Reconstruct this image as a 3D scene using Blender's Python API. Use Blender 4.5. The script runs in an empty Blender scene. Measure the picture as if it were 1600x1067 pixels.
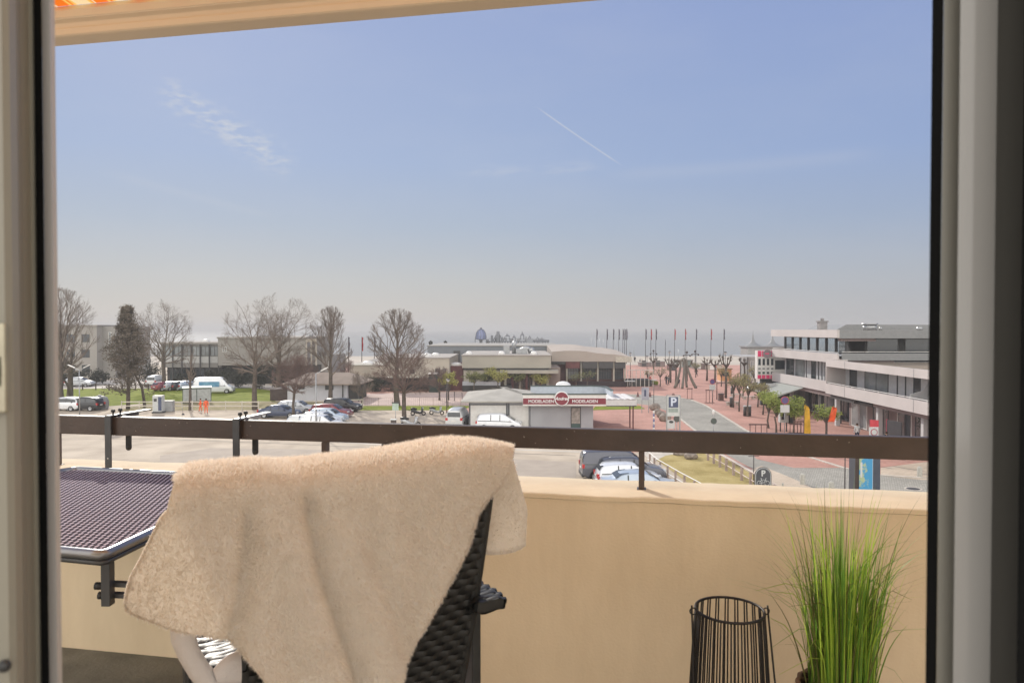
import bpy, bmesh, math, random
from math import sin, cos, tan, pi, radians as R, atan, atan2, sqrt
from mathutils import Vector as V, Matrix
C = bpy.context.scene
COL = C.collection
rnd = random.Random(7)
# ---------------------------------------------------------------- camera
H = 10.0; HAZE = .0007; BACKSKY_FILL = (2.02, 1.93, 1.80)
PITCH = atan((533.5-514.5)/1100)
cam = bpy.data.cameras.new('camera'); co = bpy.data.objects.new('camera', cam); COL.objects.link(co)
co.location = (0, 0, H); co.rotation_euler = (pi/2-PITCH, 0, 0)
cam.sensor_width = 36; cam.lens = 1100/1600*36; cam.clip_start = .02; cam.clip_end = 40000
cam.dof.use_dof = True; cam.dof.focus_distance = 14; cam.dof.aperture_fstop = 9
C.camera = co
# ---------------------------------------------------------------- world, sun, exposure
SUN_EL, SUN_AZ = R(26.5), R(-26)          # azimuth from the view axis, negative = left
w = bpy.data.worlds.new('World'); C.world = w; w.use_nodes = True
nt = w.node_tree; N = nt.nodes; L = nt.links; N.clear()
wo = N.new('ShaderNodeOutputWorld'); bg = N.new('ShaderNodeBackground'); sky = N.new('ShaderNodeTexSky')
sky.sky_type = 'NISHITA'; sky.sun_disc = False; sky.sun_elevation = SUN_EL; sky.sun_rotation = SUN_AZ
sky.altitude = 10; sky.air_density = 1.0; sky.dust_density = .6; sky.ozone_density = 2.5
bg.inputs['Strength'].default_value = .085
def nd(t, **k):
    n = N.new(t)
    for a, b in k.items(): setattr(n, a, b)
    return n
def math_(op, a, b=None, c=None):
    n = N.new('ShaderNodeMath'); n.operation = op
    for i, q in enumerate((a, b, c)):
        if q is None: continue
        if isinstance(q, (int, float)): n.inputs[i].default_value = q
        else: L.new(q, n.inputs[i])
    return n.outputs[0]
tc = nd('ShaderNodeTexCoord'); sp = nd('ShaderNodeSeparateXYZ'); L.new(tc.outputs['Generated'], sp.inputs[0])
# sky longitude/latitude in degrees, for the thin clouds and the contrail
az = math_('MULTIPLY', math_('ARCTAN2', sp.outputs[0], sp.outputs[1]), 180/pi)
el = math_('MULTIPLY', math_('ARCSINE', sp.outputs[2]), 180/pi)
def streak(a0, e0, a1, e1, wid, soft=1.0):
    """mask along a great-circle-ish line between two sky directions (degrees)"""
    dx, dy = a1-a0, e1-e0; ln = sqrt(dx*dx+dy*dy); dx /= ln; dy /= ln
    u = math_('ADD', math_('MULTIPLY', math_('SUBTRACT', az, a0), dx), math_('MULTIPLY', math_('SUBTRACT', el, e0), dy))
    v = math_('ADD', math_('MULTIPLY', math_('SUBTRACT', az, a0), -dy), math_('MULTIPLY', math_('SUBTRACT', el, e0), dx))
    t = math_('DIVIDE', u, ln)
    across = math_('POWER', 2.718, math_('MULTIPLY', math_('POWER', math_('ABSOLUTE', math_('DIVIDE', v, wid)), 2), -1))
    along = math_('MULTIPLY', math_('SMOOTH_MIN', 1, math_('MAXIMUM', math_('MULTIPLY', t, 6), 0), .3), math_('MINIMUM', 1, math_('MAXIMUM', math_('MULTIPLY', math_('SUBTRACT', 1, t), 6), 0)))
    return math_('MULTIPLY', across, along), u, v
def noise(vec, scale, detail=5, rough=.6):
    n = nd('ShaderNodeTexNoise'); n.inputs['Scale'].default_value = scale; n.inputs['Detail'].default_value = detail; n.inputs['Roughness'].default_value = rough
    L.new(vec, n.inputs['Vector']); return n.outputs['Fac']
def comb(x, y, z=0.0):
    n = nd('ShaderNodeCombineXYZ')
    for i, q in enumerate((x, y, z)):
        if isinstance(q, (int, float)): n.inputs[i].default_value = q
        else: L.new(q, n.inputs[i])
    return n.outputs[0]
def clamp01(x): return math_('MINIMUM', 1, math_('MAXIMUM', x, 0))
def dirdeg(px, py):
    cx, cy = (px-800)/1100, -(py-533.5)/1100
    d = V((cx, cos(PITCH)+cy*sin(PITCH), -sin(PITCH)+cy*cos(PITCH))).normalized()
    return math.degrees(atan2(d.x, d.y)), math.degrees(math.asin(d.z))
m1, u1, v1 = streak(*dirdeg(235, 125), *dirdeg(465, 268), .95)
n1 = clamp01(math_('MULTIPLY', math_('SUBTRACT', noise(comb(math_('MULTIPLY', az, .8), math_('MULTIPLY', el, 2.3)), 1.0, 5, .55), .43), 4.5))
cl = math_('MULTIPLY', math_('MULTIPLY', m1, n1), .62)
m2, u2, v2 = streak(*dirdeg(835, 165), *dirdeg(975, 261), .055)
cl = math_('MAXIMUM', cl, math_('MULTIPLY', math_('MULTIPLY', m2, math_('ADD', .4, noise(comb(u2, v2), 1.2))), .48))
m3, u3, v3 = streak(*dirdeg(700, 268), *dirdeg(960, 258), .55)
n3 = clamp01(math_('MULTIPLY', math_('SUBTRACT', noise(comb(math_('MULTIPLY', u3, .4), math_('MULTIPLY', v3, 2)), .8), .35), 3))
cl = math_('MAXIMUM', cl, math_('MULTIPLY', math_('MULTIPLY', m3, n3), .22))
m4, u4, v4 = streak(*dirdeg(150, 265), *dirdeg(450, 345), .3)
cl = math_('MAXIMUM', cl, math_('MULTIPLY', m4, .08))
m5, u5, v5 = streak(*dirdeg(930, 275), *dirdeg(1400, 235), .5)
cl = math_('MAXIMUM', cl, math_('MULTIPLY', m5, .10))
n6 = clamp01(math_('MULTIPLY', math_('SUBTRACT', noise(comb(math_('MULTIPLY', az, .04), math_('MULTIPLY', el, .13)), 1.0, 6), .45), 1.0))
cl = math_('MAXIMUM', cl, math_('MULTIPLY', n6, .3))
# measured clear-sky colours by elevation, blended over the physical sky; the half behind the camera is raised as added fill for shaded faces
SKW = .085; NISH = .07
er = nd('ShaderNodeMapRange'); L.new(el, er.inputs[0]); er.inputs[1].default_value = -4; er.inputs[2].default_value = 60; er.inputs[3].default_value = 0; er.inputs[4].default_value = 1
rmp = nd('ShaderNodeValToRGB'); L.new(er.outputs[0], rmp.inputs[0]); ee = rmp.color_ramp.elements
def pos(d): return (d+4)/64
ee[0].position = 0; ee[0].color = (.43, .42, .415, 1); ee[1].position = 1; ee[1].color = (.28, .35, .57, 1)
for d_, c_ in ((1.5, (.49, .478, .47)), (4, (.465, .48, .50)), (8, (.385, .45, .555)), (13, (.335, .425, .615)), (24, (.30, .38, .61))):
    q_ = ee.new(pos(d_)); q_.color = (*c_, 1)
rt_ = nd('ShaderNodeMapRange'); L.new(az, rt_.inputs[0]); rt_.inputs[1].default_value = -4; rt_.inputs[2].default_value = 34; rt_.inputs[3].default_value = 0; rt_.inputs[4].default_value = 1
rm_ = nd('ShaderNodeMix', data_type='RGBA', blend_type='MULTIPLY'); L.new(rt_.outputs[0], rm_.inputs[0]); L.new(rmp.outputs[0], rm_.inputs[6]); rm_.inputs[7].default_value = (.83, .875, .97, 1)
bk_ = nd('ShaderNodeMapRange'); bk_.interpolation_type = 'SMOOTHSTEP'; L.new(sp.outputs[1], bk_.inputs[0]); bk_.inputs[1].default_value = .25; bk_.inputs[2].default_value = -.5; bk_.inputs[3].default_value = 0; bk_.inputs[4].default_value = 1
mb_ = nd('ShaderNodeMix', data_type='RGBA'); L.new(bk_.outputs[0], mb_.inputs[0]); L.new(rm_.outputs[2], mb_.inputs[6]); mb_.inputs[7].default_value = (*BACKSKY_FILL, 1)
gs_ = nd('ShaderNodeVectorMath'); gs_.operation = 'SCALE'; L.new(mb_.outputs[2], gs_.inputs[0]); gs_.inputs[3].default_value = 1/SKW
mh = nd('ShaderNodeMix', data_type='RGBA'); mh.inputs[0].default_value = 1-NISH; L.new(sky.outputs[0], mh.inputs[6]); L.new(gs_.outputs[0], mh.inputs[7])
mc = nd('ShaderNodeMix', data_type='RGBA'); L.new(cl, mc.inputs[0]); L.new(mh.outputs[2], mc.inputs[6]); mc.inputs[7].default_value = (.66/SKW, .66/SKW, .66/SKW, 1)
L.new(mc.outputs[2], bg.inputs[0]); L.new(bg.outputs[0], wo.inputs[0])
sl = bpy.data.lights.new('sun', 'SUN'); so = bpy.data.objects.new('sun', sl); COL.objects.link(so)
sl.energy = 4.0; sl.angle = R(.5); sl.color = (1, .93, .83)
SUNV = V((sin(SUN_AZ)*cos(SUN_EL), cos(SUN_AZ)*cos(SUN_EL), sin(SUN_EL)))
so.rotation_euler = SUNV.to_track_quat('Z', 'Y').to_euler(); so.location = (-20, 40, 40)
vs = C.view_settings; vs.view_transform = 'Standard'; vs.look = 'None'; vs.gamma = 1; vs.exposure = .1; vs.use_curve_mapping = False
C.cycles.use_denoising = True; C.cycles.max_bounces = 8; C.cycles.diffuse_bounces = 6; C.cycles.glossy_bounces = 3
C.cycles.transmission_bounces = 4; C.cycles.transparent_max_bounces = 8; C.cycles.sample_clamp_indirect = 6; C.cycles.volume_bounces = 0
# ---------------------------------------------------------------- pixel -> place
def ray(px, py):
    cx, cy = (px-800)/1100, -(py-533.5)/1100
    return V((cx, cos(PITCH)+cy*sin(PITCH), -sin(PITCH)+cy*cos(PITCH)))
def G(px, py, z=0.0):
    d = ray(px, py); t = (z-H)/d.z; return V((d.x*t, d.y*t, z))
def P(px, py, Y):
    d = ray(px, py); t = Y/d.y; return V((d.x*t, Y, H+d.z*t))
def Z(py, Y): return P(800, py, Y).z
def X(px, Y, py=600): return P(px, py, Y).x
def DY(py): return G(800, py).y
# ---------------------------------------------------------------- materials
MATS = {}
def mat(name, col, rough=.7, metal=0., var=.12, scale=3., bump=0., bscale=None, spec=.5, coord='Object', detail=4, col2=None, lo=.35, hi=.65, trans=0.):
    if name in MATS: return MATS[name]
    m = bpy.data.materials.new(name); m.use_nodes = True; t = m.node_tree; b = t.nodes['Principled BSDF']
    b.inputs['Roughness'].default_value = rough; b.inputs['Metallic'].default_value = metal; b.inputs['Specular IOR Level'].default_value = spec if rough < .8 else min(spec, .12)
    if var or col2 or bump:
        tcn = t.nodes.new('ShaderNodeTexCoord'); nz = t.nodes.new('ShaderNodeTexNoise'); nz.inputs['Scale'].default_value = scale; nz.inputs['Detail'].default_value = detail
        t.links.new(tcn.outputs[coord], nz.inputs['Vector'])
        rp = t.nodes.new('ShaderNodeValToRGB'); e = rp.color_ramp.elements
        e[0].position = lo; e[1].position = hi
        e[0].color = (*[c*(1-var) for c in col], 1); e[1].color = (*(col2 or [min(1, c*(1+var)) for c in col]), 1)
        t.links.new(nz.outputs['Fac'], rp.inputs[0]); t.links.new(rp.outputs[0], b.inputs['Base Color'])
        if bump:
            n2 = t.nodes.new('ShaderNodeTexNoise'); n2.inputs['Scale'].default_value = bscale or scale*8; n2.inputs['Detail'].default_value = 4
            t.links.new(tcn.outputs[coord], n2.inputs['Vector'])
            bp = t.nodes.new('ShaderNodeBump'); bp.inputs['Strength'].default_value = bump; bp.inputs['Distance'].default_value = .02
            t.links.new(n2.outputs['Fac'], bp.inputs['Height']); t.links.new(bp.outputs[0], b.inputs['Normal'])
    else: b.inputs['Base Color'].default_value = (*col, 1)
    if trans:
        o = t.nodes['Material Output']; tr = t.nodes.new('ShaderNodeBsdfTranslucent'); tr.inputs[0].default_value = (*col, 1); mx = t.nodes.new('ShaderNodeMixShader')
        mx.inputs[0].default_value = trans; t.links.new(b.outputs[0], mx.inputs[1]); t.links.new(tr.outputs[0], mx.inputs[2]); t.links.new(mx.outputs[0], o.inputs[0])
        src = b.inputs['Base Color'].links
        if src: t.links.new(src[0].from_socket, tr.inputs[0])
    MATS[name] = m; return m
# ---------------------------------------------------------------- mesh builder
class MB:
    def __init__(s): s.v = []; s.f = []; s.m = []; s.sm = []
    def add(s, vs, fs, mi=0, smooth=False):
        o = len(s.v); s.v += [tuple(p) for p in vs]; s.f += [tuple(i+o for i in f) for f in fs]; s.m += [mi]*len(fs); s.sm += [smooth]*len(fs); return s
    def box(s, x0, x1, y0, y1, z0, z1, mi=0, M=None):
        vs = [V((x, y, z)) for z in (z0, z1) for y in (y0, y1) for x in (x0, x1)]
        if M: vs = [M @ p for p in vs]
        return s.add(vs, [(0, 2, 3, 1), (4, 5, 7, 6), (0, 1, 5, 4), (2, 6, 7, 3), (0, 4, 6, 2), (1, 3, 7, 5)], mi)
    def cbox(s, c, sx, sy, sz, rz=0, mi=0, M=None):
        Q = (M or Matrix()) @ Matrix.Translation(c) @ Matrix.Rotation(rz, 4, 'Z')
        return s.box(-sx/2, sx/2, -sy/2, sy/2, -sz/2, sz/2, mi, Q)
    def prism(s, poly, z0, z1, mi=0, M=None):
        n = len(poly); vs = [V((p[0], p[1], z0)) for p in poly]+[V((p[0], p[1], z1)) for p in poly]
        if M: vs = [M @ p for p in vs]
        return s.add(vs, [tuple(range(n))[::-1], tuple(range(n, 2*n))]+[(i, (i+1) % n, n+(i+1) % n, n+i) for i in range(n)], mi)
    def bar(s, a, b, w, h, mi=0, up=V((0, 0, 1))):
        a = V(a); b = V(b); d = (b-a); l = d.length; d.normalize(); sx = d.cross(up)
        if sx.length < 1e-4: sx = V((1, 0, 0))
        sx.normalize(); uz = sx.cross(d).normalized()
        vs = [p+sx*i*w/2+uz*j*h/2 for p in (a, b) for j in (-1, 1) for i in (-1, 1)]
        return s.add(vs, [(0, 2, 3, 1), (4, 5, 7, 6), (0, 1, 5, 4), (2, 6, 7, 3), (0, 4, 6, 2), (1, 3, 7, 5)], mi)
    def tube(s, pts, rad, n=8, mi=0, cap=True, closed=False, flat=1.0, smooth=True):
        pts = [V(p) for p in pts]; k = len(pts)
        if not isinstance(rad, (list, tuple)): rad = [rad]*k
        vs = []; ref = None
        for i, p in enumerate(pts):
            if closed: d = pts[(i+1) % k]-pts[i-1]
            else: d = pts[min(i+1, k-1)]-pts[max(i-1, 0)]
            if d.length < 1e-9: d = V((0, 0, 1))
            d.normalize()
            if ref is None: ref = V((0, 0, 1)) if abs(d.z) < .9 else V((1, 0, 0))
            a = (ref-d*ref.dot(d))
            if a.length < 1e-5: a = d.orthogonal()
            a.normalize(); b = d.cross(a); ref = a
            vs += [p+(a*cos(2*pi*j/n)+b*sin(2*pi*j/n)*flat)*rad[i] for j in range(n)]
        fs = []
        for i in range(k if closed else k-1):
            i2 = (i+1) % k
            fs += [(i*n+j, i*n+(j+1) % n, i2*n+(j+1) % n, i2*n+j) for j in range(n)]
        s.add(vs, fs, mi, smooth)
        if cap and not closed:
            o = len(s.v)-k*n; s.f += [tuple(o+j for j in range(n))[::-1], tuple(o+(k-1)*n+j for j in range(n))]; s.m += [mi]*2; s.sm += [False]*2
        return s
    def cyl(s, c, r, h, n=12, mi=0, r2=None): return s.tube([c, V(c)+V((0, 0, h))], [r, r if r2 is None else r2], n, mi)
    def lathe(s, c, prof, n=16, mi=0, M=None, smooth=True):
        c = V(c); vs = [c+V((r*cos(2*pi*j/n), r*sin(2*pi*j/n), z)) for r, z in prof for j in range(n)]
        if M: vs = [M @ p for p in vs]
        k = len(prof)
        return s.add(vs, [(i*n+j, i*n+(j+1) % n, (i+1)*n+(j+1) % n, (i+1)*n+j) for i in range(k-1) for j in range(n)], mi, smooth)
    def ball(s, c, r, sz=1, n=10, mi=0): return s.lathe(c, [(max(r*sin(pi*i/n), 1e-4), -r*sz*cos(pi*i/n)) for i in range(n+1)], n*2, mi)
    def build(s, name, mats=None, parent=None, loc=None, rz=0):
        me = bpy.data.meshes.new(name); me.from_pydata(s.v, [], s.f)
        if mats is not None:
            for m in (mats if isinstance(mats, (list, tuple)) else [mats]): me.materials.append(m)
        me.polygons.foreach_set('material_index', s.m); me.polygons.foreach_set('use_smooth', s.sm); me.update()
        o = bpy.data.objects.new(name, me); COL.objects.link(o)
        if parent: o.parent = parent
        if loc is not None: o.location = loc
        o.rotation_euler.z = rz
        return o
def bevel(o, w=.01, seg=2):
    m = o.modifiers.new('bevel', 'BEVEL'); m.width = w; m.segments = seg; m.limit_method = 'ANGLE'; return o
def tag(o, label=None, cat=None, group=None, kind=None):
    if label: o['label'] = label
    if cat: o['category'] = cat
    if group: o['group'] = group
    if kind: o['kind'] = kind
    return o
def T(name, label, cat, loc=(0, 0, 0), rz=0, group=None):
    o = bpy.data.objects.new(name, None); COL.objects.link(o); o.location = loc; o.rotation_euler.z = rz; o.empty_display_size = .2
    return tag(o, label, cat, group)
def copyt(root, loc, rz=0, label=None, scale=None):
    def cp(o, par):
        c = o.copy(); COL.objects.link(c); c.parent = par
        for ch in list(o.children): cp(ch, c)
        return c
    r = cp(root, None); r.location = loc; r.rotation_euler.z = rz
    if scale: r.scale = scale if isinstance(scale, (tuple, list)) else (scale,)*3
    if label: r['label'] = label
    return r
ORD = ['first', 'second', 'third', 'fourth', 'fifth', 'sixth', 'seventh', 'eighth', 'ninth', 'tenth', 'eleventh', 'twelfth', 'thirteenth', 'fourteenth', 'fifteenth', 'sixteenth']
def text(s, size, mtl, parent, loc, rot=(pi/2, 0, 0), name='lettering', shear=0, ext=.005, align='CENTER', bold=0, sx=1):
    c = bpy.data.curves.new(name, 'FONT'); c.body = s; c.size = size; c.extrude = ext; c.align_x = align; c.align_y = 'CENTER'; c.shear = shear; c.offset = bold
    t = bpy.data.objects.new('tmp', c); COL.objects.link(t); dg = bpy.context.evaluated_depsgraph_get()
    me = bpy.data.meshes.new_from_object(t.evaluated_get(dg)); bpy.data.objects.remove(t); me.name = name
    me.materials.clear(); me.materials.append(mtl)
    o = bpy.data.objects.new(name, me); COL.objects.link(o); o.parent = parent; o.location = loc; o.rotation_euler = rot; o.scale = (sx, 1, 1); return o
white = mat('white_paint', (.68, .67, .65), .5, var=.05)
black = mat('black_metal', (.02, .02, .02), .45, var=0)
dark = mat('dark_grey', (.05, .05, .055), .5, var=.1)
galv = mat('galvanised_steel', (.36, .37, .38), .4, .7, var=.1)
glass_d = mat('window_glass', (.035, .045, .055), .12, 0, var=0, spec=.8)
glass_l = mat('window_glass_pale', (.22, .24, .25), .18, 0, var=.2, scale=.6, spec=.7)
# ================================================================ ground, water
def sheet(name, pts, z, m):
    mb = MB(); n = len(pts); mb.add([(p[0], p[1], z) for p in pts], [tuple(range(n))]); o = mb.build(name, m); tag(o, kind='structure')
    me = o.data
    if me.polygons[0].normal.z < 0: me.flip_normals()
    return o
def gp(*pp): return [G(x, y) for x, y in pp]
asphalt = mat('parking_asphalt', (.41, .345, .275), .9, var=.1, scale=.35, bump=.3, bscale=18, col2=(.50, .43, .345), detail=10)
def brick_mat(name, c1, c2, mortar, sc, ratio=.5, msize=.02, rough=.85):
    m = bpy.data.materials.new(name); m.use_nodes = True; t = m.node_tree; b = t.nodes['Principled BSDF']; b.inputs['Roughness'].default_value = rough; b.inputs['Specular IOR Level'].default_value = .12
    tcn = t.nodes.new('ShaderNodeTexCoord'); br = t.nodes.new('ShaderNodeTexBrick'); br.inputs['Scale'].default_value = sc
    br.inputs['Color1'].default_value = (*c1, 1); br.inputs['Color2'].default_value = (*c2, 1); br.inputs['Mortar'].default_value = (*mortar, 1); br.inputs['Mortar Size'].default_value = msize
    br.inputs['Brick Width'].default_value = .5; br.inputs['Row Height'].default_value = .5*ratio
    t.links.new(tcn.outputs['Object'], br.inputs['Vector'])
    nz = t.nodes.new('ShaderNodeTexNoise'); nz.inputs['Scale'].default_value = .22; nz.inputs['Detail'].default_value = 9; nz.inputs['Roughness'].default_value = .65; t.links.new(tcn.outputs['Object'], nz.inputs['Vector'])
    mr = t.nodes.new('ShaderNodeMapRange'); mr.inputs[1].default_value = .3; mr.inputs[2].default_value = .7; mr.inputs[3].default_value = .78; mr.inputs[4].default_value = 1.16; t.links.new(nz.outputs['Fac'], mr.inputs[0])
    mx = t.nodes.new('ShaderNodeMix'); mx.data_type = 'RGBA'; mx.blend_type = 'MULTIPLY'; mx.inputs[0].default_value = 1
    t.links.new(br.outputs['Color'], mx.inputs[6]); t.links.new(mr.outputs[0], mx.inputs[7]); t.links.new(mx.outputs[2], b.inputs['Base Color'])
    return m
redpave = brick_mat('red_paving', (.42, .215, .175), (.49, .285, .235), (.38, .25, .21), 2.0)
cobble = brick_mat('grey_cobbles', (.29, .28, .25), (.38, .365, .325), (.22, .21, .19), 3.2, 1.0, .05)
beige = brick_mat('beige_slabs', (.46, .38, .30), (.52, .44, .35), (.38, .32, .26), 1.0, .6)
pinkpave = brick_mat('pale_pink_paving', (.50, .385, .34), (.57, .45, .40), (.43, .34, .3), 1.6)
kerbm = mat('kerb_stone', (.48, .44, .39), .8, var=.12, scale=1.5)
def grass_mat(name, c1, c2, c3):
    m = bpy.data.materials.new(name); m.use_nodes = True; t = m.node_tree; b = t.nodes['Principled BSDF']; b.inputs['Roughness'].default_value = .9; b.inputs['Specular IOR Level'].default_value = .05
    tcn = t.nodes.new('ShaderNodeTexCoord'); a = t.nodes.new('ShaderNodeTexNoise'); a.inputs['Scale'].default_value = .5; a.inputs['Detail'].default_value = 10; a.inputs['Roughness'].default_value = .7
    t.links.new(tcn.outputs['Object'], a.inputs['Vector']); rp = t.nodes.new('ShaderNodeValToRGB'); e = rp.color_ramp.elements
    e[0].position = .3; e[0].color = (*c1, 1); e[1].position = .7; e[1].color = (*c3, 1); q = e.new(.5); q.color = (*c2, 1)
    t.links.new(a.outputs['Fac'], rp.inputs[0]); t.links.new(rp.outputs[0], b.inputs['Base Color'])
    n2 = t.nodes.new('ShaderNodeTexNoise'); n2.inputs['Scale'].default_value = 9; n2.inputs['Detail'].default_value = 5; t.links.new(tcn.outputs['Object'], n2.inputs['Vector'])
    bp = t.nodes.new('ShaderNodeBump'); bp.inputs['Strength'].default_value = .8; bp.inputs['Distance'].default_value = .12; t.links.new(n2.outputs['Fac'], bp.inputs['Height']); t.links.new(bp.outputs[0], b.inputs['Normal'])
    return m
lawnm = grass_mat('lawn_grass', (.11, .14, .02), (.18, .215, .03), (.25, .265, .05))
drym = grass_mat('dry_grass', (.27, .215, .085), (.39, .315, .14), (.48, .395, .20))
sandm = mat('beach_sand', (.44, .395, .34), .95, var=.08, scale=.05, bump=.2)
gnd = sheet('ground', [(-700, -60), (700, -60), (700, 236), (-700, 236)], 0, asphalt)
sheet('beach', [(-700, 196), (700, 196), (700, 262), (-700, 262)], .004, sandm)
# water
wm = bpy.data.materials.new('sea_water'); wm.use_nodes = True; t = wm.node_tree; b = t.nodes['Principled BSDF']
b.inputs['Specular IOR Level'].default_value = .12; b.inputs['Base Color'].default_value = (.255, .265, .275, 1); b.inputs['Roughness'].default_value = .5; b.inputs['IOR'].default_value = 1.08
tcn = t.nodes.new('ShaderNodeTexCoord'); nz = t.nodes.new('ShaderNodeTexNoise'); nz.inputs['Scale'].default_value = .35; nz.inputs['Detail'].default_value = 6
t.links.new(tcn.outputs['Object'], nz.inputs['Vector']); bp = t.nodes.new('ShaderNodeBump'); bp.inputs['Strength'].default_value = .35; bp.inputs['Distance'].default_value = .25
t.links.new(nz.outputs['Fac'], bp.inputs['Height']); t.links.new(bp.outputs[0], b.inputs['Normal'])
sheet('sea', [(-14000, 258), (14000, 258), (14000, 14000), (-14000, 14000)], -.7, wm)
# red plaza
plaza = [(470, 642), (470, 613), (600, 608), (860, 590), (985, 572), (1165, 570), (1330, 600), (1600, 640), (2300, 860), (1500, 860), (1560, 740), (1447, 722), (1376, 738), (1320, 726), (1256, 708), (1166, 672), (1085, 671), (1085, 700), (1000, 672), (700, 668), (640, 645)]
pz = [G(690, 637), G(540, 637), G(540, 606), (-70, 150), (-60, 197), (90, 197), (90, 60), (70, 25), (34, 25), G(1600, 790), G(1320, 770), G(1160, 770), G(1060, 710), G(1010, 705), G(930, 712), G(930, 680), G(720, 660)]
sheet('plaza_paving', pz, .008, redpave)
sheet('pale_paving', [G(x, y) for x, y in ((541, 634), (541, 617), (640, 613), (735, 611), (790, 618), (738, 634))], .012, pinkpave)
# grey street curving across the plaza
st_r = [(930, 615), (1000, 617), (1050, 620), (1080, 625), (1101, 633), (1121, 645), (1164, 672), (1206, 692), (1256, 712), (1320, 732), (1376, 743), (1450, 748), (1560, 745), (1800, 735)]
st_l = [(930, 628), (980, 629), (1020, 634), (1050, 645), (1085, 672), (1108, 692), (1125, 705), (1160, 724), (1200, 745), (1260, 775), (1330, 815), (1400, 850), (1700, 900), (2000, 880)]
sheet('cobbled_street', gp(*(st_r+st_l[::-1])), .016, cobble)
sheet('street_crossing', gp((1166, 700), (1256, 712), (1318, 731), (1240, 731), (1182, 717)), .020, redpave)
sheet('beige_pavement', gp((1376, 731), (1447, 722), (1640, 735), (1640, 752), (1440, 750), (1376, 743)), .024, beige)
sheet('pavement', gp((1190, 728), (1240, 748), (1310, 783), (1330, 815), (1200, 790), (1150, 742)), .020, beige)
def strip(name, pts, wid, z, m, h=None):
    P3 = [G(*p) for p in pts]; l = []; r = []
    for i, p in enumerate(P3):
        d = (P3[min(i+1, len(P3)-1)]-P3[max(i-1, 0)]).normalized(); nn = V((-d.y, d.x, 0))*wid/2; l.append(p+nn); r.append(p-nn)
    mb = MB(); n = len(P3); zz = z
    if h:
        for i in range(n-1):
            a, b2, c, d = l[i], l[i+1], r[i+1], r[i]
            vs = [(q.x, q.y, zt) for zt in (0, h) for q in (a, b2, c, d)]
            mb.add(vs, [(4, 7, 6, 5), (0, 1, 5, 4), (1, 2, 6, 5), (2, 3, 7, 6), (3, 0, 4, 7)])
    else:
        mb.add([(q.x, q.y, zz) for q in l+r], [(i, i+1, n+i+1, n+i)[::-1] for i in range(n-1)])
    return tag(mb.build(name, m), kind='structure')
strip('kerb', st_r[:13], .28, 0, kerbm, .07)
strip('kerb', [(1050, 645), (1085, 672), (1108, 692), (1125, 705)], .25, 0, kerbm, .07)
strip('kerb', [(1119, 707), (1180, 742), (1215, 762), (1260, 790)], .25, 0, kerbm, .12)
# lawns
sheet('lawn', gp((40, 636), (40, 609), (150, 607), (300, 607), (390, 606), (440, 612), (430, 627), (330, 627), (230, 630), (150, 636)), .008, lawnm)
sheet('verge', gp((180, 642), (230, 630), (470, 627), (560, 633), (560, 641), (470, 640), (300, 641)), .012, grass_mat('worn_verge', (.2, .19, .09), (.3, .26, .15), (.4, .33, .22)))
sheet('lawn_verge', gp((540, 641), (545, 634), (740, 634), (722, 641)), .016, lawnm)
sheet('lawn_patch', gp((925, 641), (930, 635), (1000, 634), (1008, 639)), .028, lawnm)
sheet('dry_lawn', gp((1022, 716), (1045, 708), (1115, 704), (1180, 742), (1215, 765), (1190, 800), (1120, 790), (1062, 745)), .024, drym)
sheet('concrete_path', gp((1000, 706), (1085, 700), (1100, 703), (1040, 712), (1020, 722)), .028, kerbm)
sheet('rear_car_park', gp((60, 607), (120, 597), (200, 592), (300, 595), (420, 600), (430, 606)), .006, mat('pale_asphalt', (.5, .46, .42), .9, var=.08))
# road details on the parking lot: kerb lines and asphalt seams
seam = mat('asphalt_seam', (.16, .15, .14), .9, var=.2); palea = mat('pale_concrete_strip', (.50, .46, .41), .9, var=.08, scale=.6, bump=.2)
strip('road_seam', [(60, 687), (250, 686), (440, 693), (600, 700), (900, 712)], .12, .010, seam)
strip('concrete_gutter', [(60, 676), (300, 681), (470, 687), (620, 696), (915, 706)], .5, .006, palea)
sheet('asphalt_patch', gp((250, 712), (330, 700), (480, 702), (700, 712), (900, 722), (900, 760), (250, 760)), .014, mat('newer_asphalt', (.365, .315, .265), .9, var=.06, scale=.8, bump=.3, bscale=25))
# ================================================================ buildings
cream = mat('cream_render', (.42, .385, .33), .85, var=.07, scale=.4, bump=.15)
greyr = mat('grey_render', (.29, .28, .265), .85, var=.07, scale=.3, bump=.15)
beiger = mat('beige_fascia', (.36, .345, .30), .8, var=.06, scale=.3)
pinkw = mat('pale_pink_panels', (.46, .425, .41), .75, var=.05, scale=.3)
roofm = mat('felt_roof', (.33, .31, .29), .95, var=.12, scale=.25, bump=.3)
rooft = mat('brown_tile_roof', (.27, .22, .185), .9, var=.12, scale=.6, bump=.4, bscale=6)
roofp = mat('shingle_roof', (.36, .345, .315), .9, var=.1, scale=.6, bump=.5, bscale=9)
metalc = mat('grey_metal_cladding', (.20, .22, .245), .55, .2, var=.06, scale=.6)
darkred = mat('dark_red_timber', (.12, .045, .045), .7, var=.2, scale=1)
mull = mat('dark_window_frame', (.06, .06, .062), .5, var=0)
shade = mat('dark_shade_tone', (.07, .07, .07), .8, var=.2, scale=.5)  # shade under overhangs put into the colour; also dark screens and signs
wood = mat('wood_bench', (.3, .2, .12), .7, var=.2, scale=3)
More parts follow.
